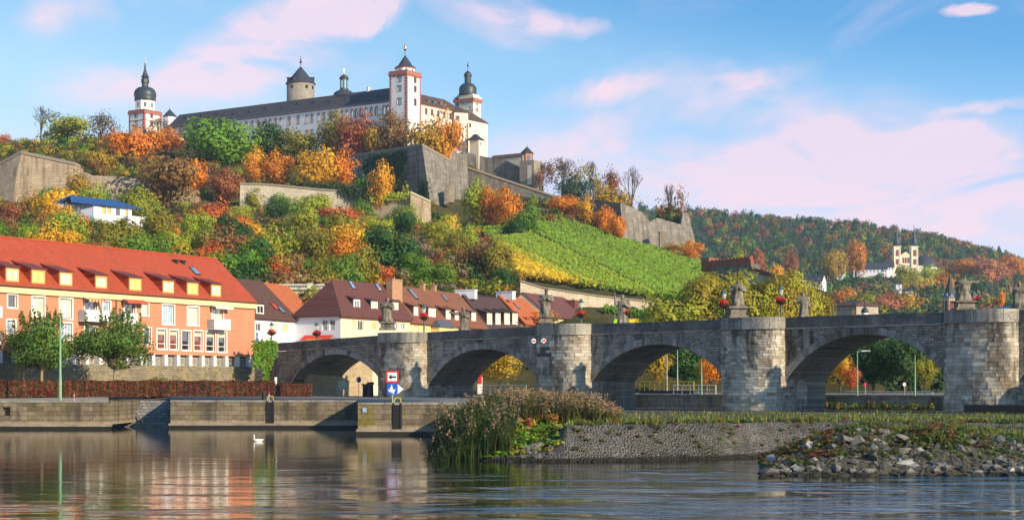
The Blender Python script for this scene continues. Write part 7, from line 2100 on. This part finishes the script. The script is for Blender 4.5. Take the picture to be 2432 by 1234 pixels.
on_bridge(1100, -8.6, 728, 779, 'saint statue with one arm stretched out to the left', 2, head='hair', arms=('out', 'bent'), ped=.1)
on_bridge(1297, 1.9, 688, 766, 'mitred bishop statue on the second pier before the orange roof', 3, head='mitre', arms=('bent', 'bent'), wide=1.1, ped=.2, cape=.3)
on_bridge(1480, -8.4, 700, 752, 'thin saint statue behind red flowers before the cream vineyard wall', 4, head='crown', arms=('up', 'bent'), ped=.12)
on_bridge(1752, 1.9, 664, 754, 'stout draped saint statue on a moulded pedestal on the third pier', 5, head='hair', arms=('bent', 'bent'), wide=1.25, ped=.3, cape=.4)
on_bridge(1908, -8.6, 692, 750, 'robed saint statue in shade before the brownish plane tree', 6, head='hood', arms=('bent', 'down'), ped=.12)
on_bridge(2290, 1.9, 654, 735, 'broad heavily draped saint statue on the nearest pier', 7, head='hair', arms=('bent', 'out'), wide=1.45, ped=.26, cape=.7)
on_bridge(2422, -8.4, 672, 735, 'gnarled saint group statue cut by the right edge', 8, head='mitre', arms=('up', 'bent'), wide=1.5, ped=.18, cloud=True)

# ================================================================ lamps with flower baskets
LGRN = plain('lamp_green', (.05, .12, .10), .5); LWHITE = glass('lamp_glass', (.72, .72, .66), .2)
PETAL = [crown_mesh('flowers', 70 + i, 700, 16, .11, fill=.4) for i in range(2)]
LEAVES = crown_mesh('basket_leaves', 73, 320, 12, .13)
for me in PETAL + [LEAVES]: me.materials.append(FOL)
def old_lamp(px, t, top, label, base=None):
    s = s_at(px, t); p = B(s, t, 0); zt = Z_at(top, p.y); zb = ZT(s) - 1.05 if base is None else base
    r = empty('street_lamp', (p.x, p.y, zb), label, 'street lamp', 'old lamps along the bridge'); x, y = p.x, p.y
    m = MB(); m.lathe([(.16, 0), (.17, .25), (.09, .5), (.075, zt - zb - 1.35), (.1, zt - zb - 1.2), (.05, zt - zb - 1.0)], (x, y, zb), 8); m.build('post', LGRN, r)
    m = MB(); m.lathe([(.13, -.98), (.24, -.45)], (x, y, zt), 6); m.build('lantern_glass', LWHITE, r)
    m = MB(); m.lathe([(.32, -.448), (.26, -.36), (.16, -.15), (.05, -.05), (.02, 0)], (x, y, zt), 6); m.lathe([(.12, -1.05), (.16, -.985)], (x, y, zt), 6); m.build('lantern_hood', LGRN, r)
    return p, zt
def basket(p, z, w_, h_, label, col=(.70, .02, .03)):
    r = empty('flower_basket', (p.x, p.y - .0, z), label, 'flower basket', 'red flower baskets on the bridge lamps')
    a = link('flowers', PETAL[int(z * 10) % 2], None, r, (0, 0, .05), z, (w_ / 2, w_ / 2, h_ / 2)); a.color = (*col, 1)
    c = link('foliage', LEAVES, None, r, (0, 0, -.08), 0, (w_ / 2 * .85, w_ / 2 * .85, h_ / 2 * .9)); c.color = (.03, .055, .02, 1)
    m = MB(); m.lathe([(.05, -h_ * .42), (w_ * .3, -h_ * .25), (w_ * .4, 0)], (p.x, p.y, z), 10); m.build('bowl', IRON, r)
for px, t, top, fy, fw, fh, lb in [
 (645, -3.4, 764, 789, 28, 19, 'left of all, beside the orange house'), (752, -2.6, 764, 791, 27, 18, 'before the red awning on the white wall'),
 (1007, -.8, 722, 752, 29, 21, 'right of the slender saint on the leftmost pier'), (1380, -.8, 708, 746, 29, 22, 'before the mauve roof'),
 (1486, -8.6, 712, 741, 28, 21, 'before the thin saint and scarlet roof'), (1720, -1.0, 686, 722, 34, 24, 'left of the stout saint'),
 (1855, -.8, 676, 714, 34, 23, 'right of the stout saint before the golden trees')]:
    p, zt = old_lamp(px, t, top, 'old green lamp ' + lb)
    basket(p, Z_at(fy, p.y), fw * p.y / F, fh * p.y / F, 'ball of red flowers on the lamp ' + lb)
s = s_at(2316, -.8); p = B(s, -.8, 0)
p, zt = old_lamp(2313, -.8, 690, 'old green street lamp hidden behind the broad draped saint')
basket(Vector((p.x + .15, p.y, 0)), Z_at(711, p.y), 28 * p.y / F, 21 * p.y / F, 'ball of crimson flowers on the lamp right of the broad draped saint', (.62, .015, .07))
s = s_at(905, .4); p = B(s, .4, 0)
basket(p, Z_at(758, p.y), 20 * p.y / F, 22 * p.y / F, 'ball of dark red flowers left behind the slender saint', (.5, .012, .03))

# ================================================================ riverside: hedge, trimmed trees, posts, signs
HEDC = [(.12, .03, .02), (.16, .045, .025), (.085, .045, .02), (.19, .03, .032), (.06, .055, .018), (.15, .075, .025)]
def hedge(px0, px1, Y0, Y1, z0, h, label, n):
    rn = np.random.default_rng(px0 + 500); a, b = np.array([X_at(px0, Y0), Y0]), np.array([X_at(px1, Y1), Y1]); L = np.linalg.norm(b - a)
    d = (b - a) / L; nn = np.array([d[1], -d[0]])
    r = empty('clipped_hedge', ((a[0] + b[0]) / 2, (a[1] + b[1]) / 2, z0), label, 'hedge'); off = np.array(r.location)
    u = rn.random(n) * L; side = rn.random(n)
    o = np.where(side < .6, .55 + .08 * rn.random(n), rn.uniform(-.55, .6, n)); z = np.where(side < .6, rn.random(n) * h, h - .1 + .14 * rn.random(n) + .05 * np.sin(u * 2.1))
    p = np.stack([a[0] + d[0] * u + nn[0] * o, a[1] + d[1] * u + nn[1] * o, z0 + z], 1)
    nr = np.where((side < .6)[:, None], np.array([[nn[0], nn[1], .3]]), np.array([[0, -.2, 1.]]))
    V, Q = leaf_quads(rn, p, nr, .085, .6)
    seg = (u / 1.5).astype(int); pal_ = np.array(HEDC); c = pal_[(seg * 7 + rn.integers(0, 3, n) * 2 + (u * 3).astype(int) % 2) % len(pal_)] * (.7 + .6 * rn.random((n, 1)))
    link('leaves', np_mesh('leaves', V - off, Q, np.repeat(c, 4, 0)), FOLA, r)
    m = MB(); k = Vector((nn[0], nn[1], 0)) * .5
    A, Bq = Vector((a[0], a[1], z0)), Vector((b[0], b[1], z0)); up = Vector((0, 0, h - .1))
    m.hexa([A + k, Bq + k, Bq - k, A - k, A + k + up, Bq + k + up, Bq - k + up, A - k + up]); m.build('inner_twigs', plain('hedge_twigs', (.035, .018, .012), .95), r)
hedge(-110, 650, 157, 171, 2.9, 1.55, 'long clipped red and green hedge along the riverside road', 16000)
hedge(657, 732, 182, 186, 2.6, 1.55, 'short dark red hedge in the mouth of the first arch', 1800)
# bush before the basement wall
q = P(362, 905, 171); r = tree_at((q.x, 171.5, 2.95), 2.0, 82 * 171 / F, 'ol', 'dense', 'round olive green bush behind the red hedge', 'bush', trunk=.0)

def topiary(px, Y, top, bot, w_px, label, seed):
    rn = np.random.default_rng(seed); z0 = 2.95; zt, zb = Z_at(top, Y), Z_at(bot, Y); W = w_px * Y / F
    r = empty('trimmed_tree', (X_at(px, Y), Y, z0), label, 'tree', 'trimmed trees before the orange house')
    m = MB(); x = X_at(px, Y)
    m.tube((x, Y, z0 - .1), (x + .05, Y, zb + .4), .17, .13, 8); m.tube((x + .05, Y, zb + .4), (x, Y, (zb + zt) / 2), .13, .06, 6)
    for k in range(9):
        a = k * .7 + .2; m.tube((x + .03, Y, zb + .5 + .1 * k), (x + math.cos(a) * W * .34, Y + math.sin(a) * W * .34, zb + 1.8 + .22 * k), .06, .015, 5)
    m.build('trunk', plain('pale_bark', (.30, .24, .14), .9), r)
    n = 13000; p, d = crown_points(rn, n, 44, spread=.74, rmin=.24, rmax=.42, fill=.5)
    p[:, 2] = np.where(p[:, 2] < -.55, -.55 + (p[:, 2] + .55) * .55, p[:, 2])
    H = zt - zb - .9
    pts = p * np.array([W / 2 * 1.16, W / 2 * 1.16, H / 2 * 1.18]); dd = d.copy()
    # young upright shoots
    ns = 26; sh = []
    for k in range(ns):
        a, rr_ = rn.random() * 6.28, math.sqrt(rn.random()) * .75; hh = .5 + .6 * rn.random()
        b0 = np.array([math.cos(a) * rr_ * W / 2, math.sin(a) * rr_ * W / 2, H / 2 * math.sqrt(1 - rr_ ** 2) * .9 - .2])
        t = rn.random(34)[:, None]; sh.append(b0 + t * np.array([[.06 * math.cos(a), .06 * math.sin(a), hh]]) * 1.6 + rn.normal(size=(34, 3)) * .07)
    sh = np.concatenate(sh); pts = np.concatenate([pts, sh]); dd = np.concatenate([dd, rn.normal(size=sh.shape)])
    V, Q = leaf_quads(rn, pts, dd + unit(pts) * .5, .12, .4)
    me = np_mesh('crown', V, Q); c = link('crown', me, FOL, r, (0, 0, (zb + zt - .9) / 2 - z0 + .25)); c.color = (.10, .17, .03, 1)
    return r
topiary(98, 162, 736, 890, 176, 'dark green trimmed tree at the left behind the lamp post', 51)
topiary(271, 166, 736, 892, 186, 'dark green trimmed tree right of the tall lamp post', 52)

def lamp_post(px, Y, top, zb, mat, label, arm=0.0, r0=.09):
    x = X_at(px, Y); zt = Z_at(top, Y)
    r = empty('lamp_post', (x, Y, zb), label, 'lamp post')
    m = MB(); m.tube((x, Y, zb), (x, Y, zb + 2.2), r0 * 1.25, r0 * 1.2, 10).tube((x, Y, zb + 2.2), (x, Y, zt), r0, r0 * .6, 10); m.build('pole', mat, r)
    if arm:
        m = MB(); m.tube((x, Y, zt - .05), (x + arm * .35, Y, zt + .05), .05, .045); m.build('arm', mat, r)
        s_ = 1 if arm > 0 else -1
        m = MB(); x0, x1 = sorted((x + arm * .3, x + arm)); m.hexa([Vector(v) for v in ((x0, Y - .16, zt - .03), (x1, Y - .16, zt + .02), (x1, Y + .16, zt + .02), (x0, Y + .16, zt - .03), (x0, Y - .12, zt + .12), (x1, Y - .1, zt + .12), (x1, Y + .1, zt + .12), (x0, Y + .12, zt + .12))]); m.build('lamp_head', GREY_METAL, r)
    return r
lamp_post(143, 153, 757, 2.62, GREEN_METAL, 'tall green lamp post standing at the quay edge', .9, .12)
lamp_post(1584, 186, 834, 3.0, GREY_METAL, 'thin white lamp post with arm seen left in the third arch', .6, .06)
lamp_post(1609, 188, 830, 3.0, GREY_METAL, 'thin white post seen in the middle of the third arch', 0, .06)
lamp_post(1666, 178, 862, 3.0, GREEN_METAL, 'pale green post seen at the right in the third arch', 0, .08)
lamp_post(2036, 166, 834, 3.0, GREEN_METAL, 'green lamp post with arm seen in the fourth arch', 1.3, .07)
lamp_post(2173, 160, 842, 3.0, GREEN_METAL, 'plain green post seen at the right in the fourth arch', 0, .07)

# river traffic signs
RSIGN = plain('sign_red', (.60, .03, .03), .45, .4, 0, .03); WSIGN = plain('sign_white', (.82, .82, .82), .45, .4, 0, .02); BSIGN = plain('sign_blue', (.02, .10, .55), .45, .4, 0, .04); KSIGN = plain('sign_black', (.01, .012, .015), .5)
def plate(m, px, py, pts, Y, d):
    """a flat shape of photo-sized points round (px, py), d metres thick, facing the river"""
    q = P(px, py, Y); k = Y / F; n = len(pts)
    v = [(q.x + a * k, Y, q.z - b * k) for a, b in pts] + [(q.x + a * k, Y + d, q.z - b * k) for a, b in pts]
    m.add(v, [tuple(range(n - 1, -1, -1)), tuple(range(n, 2 * n))] + [(i, (i + 1) % n, n + (i + 1) % n, n + i) for i in range(n)]); return m
YS = 134.2
r = empty('river_sign', (X_at(932, YS), YS, 2.6), 'post with a red framed black arrow sign above a blue ship sign with white triangle', 'sign')
MB().tube((X_at(932, YS), YS + .1, 2.5), (X_at(932, YS), YS + .1, Z_at(880, YS)), .05).build('post', GREY_METAL, r)
sq = lambda a, b: [(-a, -b), (a, -b), (a, b), (-a, b)]
pn = plate(MB(), 931.5, 894, sq(15, 14), YS, .04).build('arrow_panel', RSIGN, r)
plate(MB(), 931.5, 894, sq(11, 10), YS - .012, .01).build('white_field', WSIGN, pn)
plate(MB(), 931.5, 894.5, [(-9, 0), (-1.5, -6), (-1.5, -2), (9, -2), (9, 2), (-1.5, 2), (-1.5, 6)], YS - .024, .01).build('arrow', KSIGN, pn)
pn = plate(MB(), 931, 922.5, sq(12, 13.5), YS, .04).build('ship_panel', BSIGN, r)
plate(MB(), 930.5, 926, [(-9, -2), (8, -2), (9.5, -4), (6, 4), (-6, 4)], YS - .012, .01).build('hull', WSIGN, pn)
plate(MB(), 930, 921, [(-4, 2.4), (-4, -2), (-1, -2), (-1, -8), (1.5, -8), (1.5, -2), (3, -2), (3, 2.4)], YS - .012, .01).build('deckhouse', WSIGN, pn)
plate(MB(), 931, 931.5, [(-2, -.8), (5, -.8), (5, 3), (2, 3), (2, 1), (-2, 1)], YS - .012, .01).build('mark', WSIGN, pn)
plate(MB(), 951, 923, [(-6.5, -12), (7, 0), (-6.5, 12)], YS + .02, .03).build('white_triangle', WSIGN, r)
# boards on the second pier
for k, (px, py, w_) in enumerate(((1268, 809, 6), (1291.5, 808.5, 7.5))):
    s = s_at(px, 2.75); Yp_ = B(s, 2.75, 0).y - .15
    r = empty('passage_board', tuple(P(px, py, Yp_)), ('small round white and red board on the second pier' if k == 0 else 'small diamond white and red board on the second pier'), 'sign')
    sh = [(w_ * math.cos(a * .785), w_ * math.sin(a * .785)) for a in range(8)] if k == 0 else [(-w_, 0), (0, -w_ * .85), (w_, 0), (0, w_ * .85)]
    plate(MB(), px, py, sh, Yp_, .05).build('board', WSIGN, r); plate(MB(), px + 2, py, sq(1.6, 2.4), Yp_ - .012, .01).build('red_mark', RSIGN, r); plate(MB(), px - 2, py, sq(1.5, 2), Yp_ - .012, .01).build('dark_mark', KSIGN, r)
# notice board, road sign and posts under the first arch
Yb = 200
r = empty('notice_board', tuple(P(813, 945, Yb)), 'pale green notice board on two legs under the first arch', 'notice board')
for dx in (-9, 9): MB().tube(P(813 + dx, 945, Yb), P(813 + dx, 903, Yb), .04).build('leg', GREY_METAL, r)
plate(MB(), 813, 914, sq(9.5, 10), Yb - .06, .05).build('panel', plain('board_green', (.45, .55, .48)), r)
r = empty('road_sign', tuple(P(852, 945, 205)), 'round blue road sign on a pole under the first arch', 'road sign')
MB().tube(P(852, 945, 205), P(852, 894, 205), .04).build('pole', GREY_METAL, r)
plate(MB(), 852, 901, [(6 * math.cos(a * .63), 7 * math.sin(a * .63)) for a in range(10)], 204.9, .04).build('disc', plain('disc_blue', (.04, .08, .25)), r)
for px, yy, lb, c in ((2055, 912, 'pink red round road sign seen in the fourth arch', (.5, .03, .12)), (2148, 912, 'small white road sign seen in the fourth arch', (.7, .7, .7))):
    r = empty('road_sign', tuple(P(px, 940, 168)), lb, 'road sign'); MB().tube(P(px, 940, 168), P(px, yy - 4, 168), .035).build('pole', GREY_METAL, r)
    plate(MB(), px, yy, [(4.2 * math.cos(a * .63), 4.8 * math.sin(a * .63)) for a in range(10)], 167.9, .04).build('disc', plain('disc_paint', c), r)
for px, Y_, h, c, lb in ((627, 158, .75, (.02, .02, .03), 'short black bollard at the quay edge'), (868, 195, 1.6, (.02, .025, .035), 'dark bin beside the leftmost pier, nearer one'), (880, 190, 1.8, (.03, .03, .035), 'dark bin touching the leftmost pier')):
    x = X_at(px, Y_); z0 = 2.62
    r = empty('bollard' if h < 1 else 'rubbish_bin', (x, Y_, z0), lb, 'bollard' if h < 1 else 'bin'); m = MB(); w_ = .22 if h < 1 else .36
    m.lathe([(w_, 0), (w_ * .9, h * .8), (w_ * 1.1, h * .85)], (x, Y_, z0), 12); m.build('body', plain('bin_dark', c), r); m = MB(); m.lathe([(w_ * 1.2, h * .853), (w_ * 1.15, h)], (x, Y_, z0), 12); m.build('cap', IRON, r)
for px, Y_, lb in ((176, 153, 'thin red and white marker stake on the left quay'), (639, 155.5, 'thin red and white marker stake above the ladder')):
    x = X_at(px, Y_); r = empty('marker_stake', (x, Y_, 2.6), lb, 'stake')
    for k in range(4): MB().tube((x, Y_, 2.55 + k * .22), (x, Y_, 2.77 + k * .22), .03).build('band', (WSIGN, RSIGN)[k % 2], r)
q = P(655, 901, 185); r = empty('white_marker', (q.x, q.y, q.z - .6), 'small white marker post on the short hedge', 'marker'); MB().box(q.x - .12, q.x + .12, 184.9, 185.1, q.z - 1.2, q.z + .3).build('post', WSIGN, r)

# yellow platform railing in the third arch
YEL = plain('railing_yellow', (.70, .52, .03), .5)
def railing(px0, px1, t, z0, h, n, mat, label, rails=2, sub=None):
    a, b = s_at(px0, t), s_at(px1, t); r = empty('railing', tuple(B((a + b) / 2, t, z0)), label, 'railing')
    for k in range(n + 1):
        s = a + (b - a) * k / n; m = MB(); m.tube(B(s, t, z0), B(s, t, z0 + h), .045); m.build('post', mat, r)
    for j in range(rails):
        z = z0 + h * (j + 1) / rails; m = MB(); m.tube(B(a, t, z), B(b, t, z), .045); m.build('rail', mat, r)
    if sub is not None:
        m = MB(); m.hexa([B(a, t + .1, z0 - .35), B(b, t + .1, z0 - .35), B(b, t - 1.2, z0 - .35), B(a, t - 1.2, z0 - .35), B(a, t + .1, z0 - .02), B(b, t + .1, z0 - .02), B(b, t - 1.2, z0 - .02), B(a, t - 1.2, z0 - .02)]); m.build('platform', sub, r)
railing(1520, 1648, -15.6, 3.45, 1.0, 11, YEL, 'yellow safety railing on a dark platform in the third arch', 2, plain('platform_blue', (.03, .05, .1)))
railing(1600, 1700, -15.0, 3.05, 1.0, 5, WHITE, 'white railing right of the yellow one in the third arch', 2)
railing(1140, 1250, -15.2, 3.05, 1.0, 9, plain('rail_teal', (.35, .48, .48)), 'pale teal railing seen through the second arch', 2)
railing(2005, 2215, -16, 3.05, .35, 12, GREY_METAL, 'low grey railing on the lock wall in the fourth arch', 1)
q = P(1140, 900, 199); r = empty('lifebuoy_post', (q.x, q.y, 3), 'red lifebuoy box on a white post in the second arch', 'lifebuoy'); MB().box(q.x - .3, q.x + .3, 198.9, 199.2, 3, q.z + .3).build('post', WHITE, r); MB().box(q.x - .22, q.x + .22, 198.8, 198.89, q.z - .5, q.z + .7).build('box', RSIGN, r)
for x0, x1, y0, Yh, lb in ((1500, 1712, 806, 246, 'tall dark thicket behind the railing in the third arch'), (1950, 2240, 800, 240, 'tall dark thicket across the back of the fourth arch'), (1120, 1270, 896, 246, 'low dark thicket at the back of the second arch')):
    ivy(lb, [(x0, y0, Yh), (x1, y0, Yh), (x1, 940, Yh), (x0, 940, Yh)], 7000, 4.0, (.035, .065, .02), 'thicket', 'thicket', .42)
# swan
q = Vector((X_at(613, 118), 118, -.06)); r = empty('swan', tuple(q), 'white swan swimming before the middle quay wall', 'swan')
m = MB(); m.ball((q.x, q.y, .14), .34, 14, 8, (1.5, .75, .62)); m.ball((q.x + .42, q.y, .24), .2, 10, 6, (1.3, .6, .5))
pts = [Vector((q.x - .36, q.y, .2)), Vector((q.x - .5, q.y, .36)), Vector((q.x - .47, q.y, .55)), Vector((q.x - .42, q.y, .68)), Vector((q.x - .48, q.y, .76))]
for a, b, r0, r1 in zip(pts[:-1], pts[1:], (.12, .08, .06, .055), (.08, .06, .055, .05)): m.tube(a, b, r0, r1, 8); m.ball(b, r1 * 1.02, 8, 6)
m.ball((q.x - .52, q.y, .76), .08, 8, 6, (1.3, .9, .9)); o = m.build('body', plain('feathers', (.8, .8, .8), .7), r, True)
rm = o.modifiers.new('merge', 'REMESH'); rm.mode = 'VOXEL'; rm.voxel_size = .025; rm.use_smooth_shade = True
MB().tube((q.x - .6, q.y, .75), (q.x - .7, q.y, .72), .03, .012).build('beak', plain('beak', (.6, .2, .03)), r)
r.scale = (.6, .6, .6)
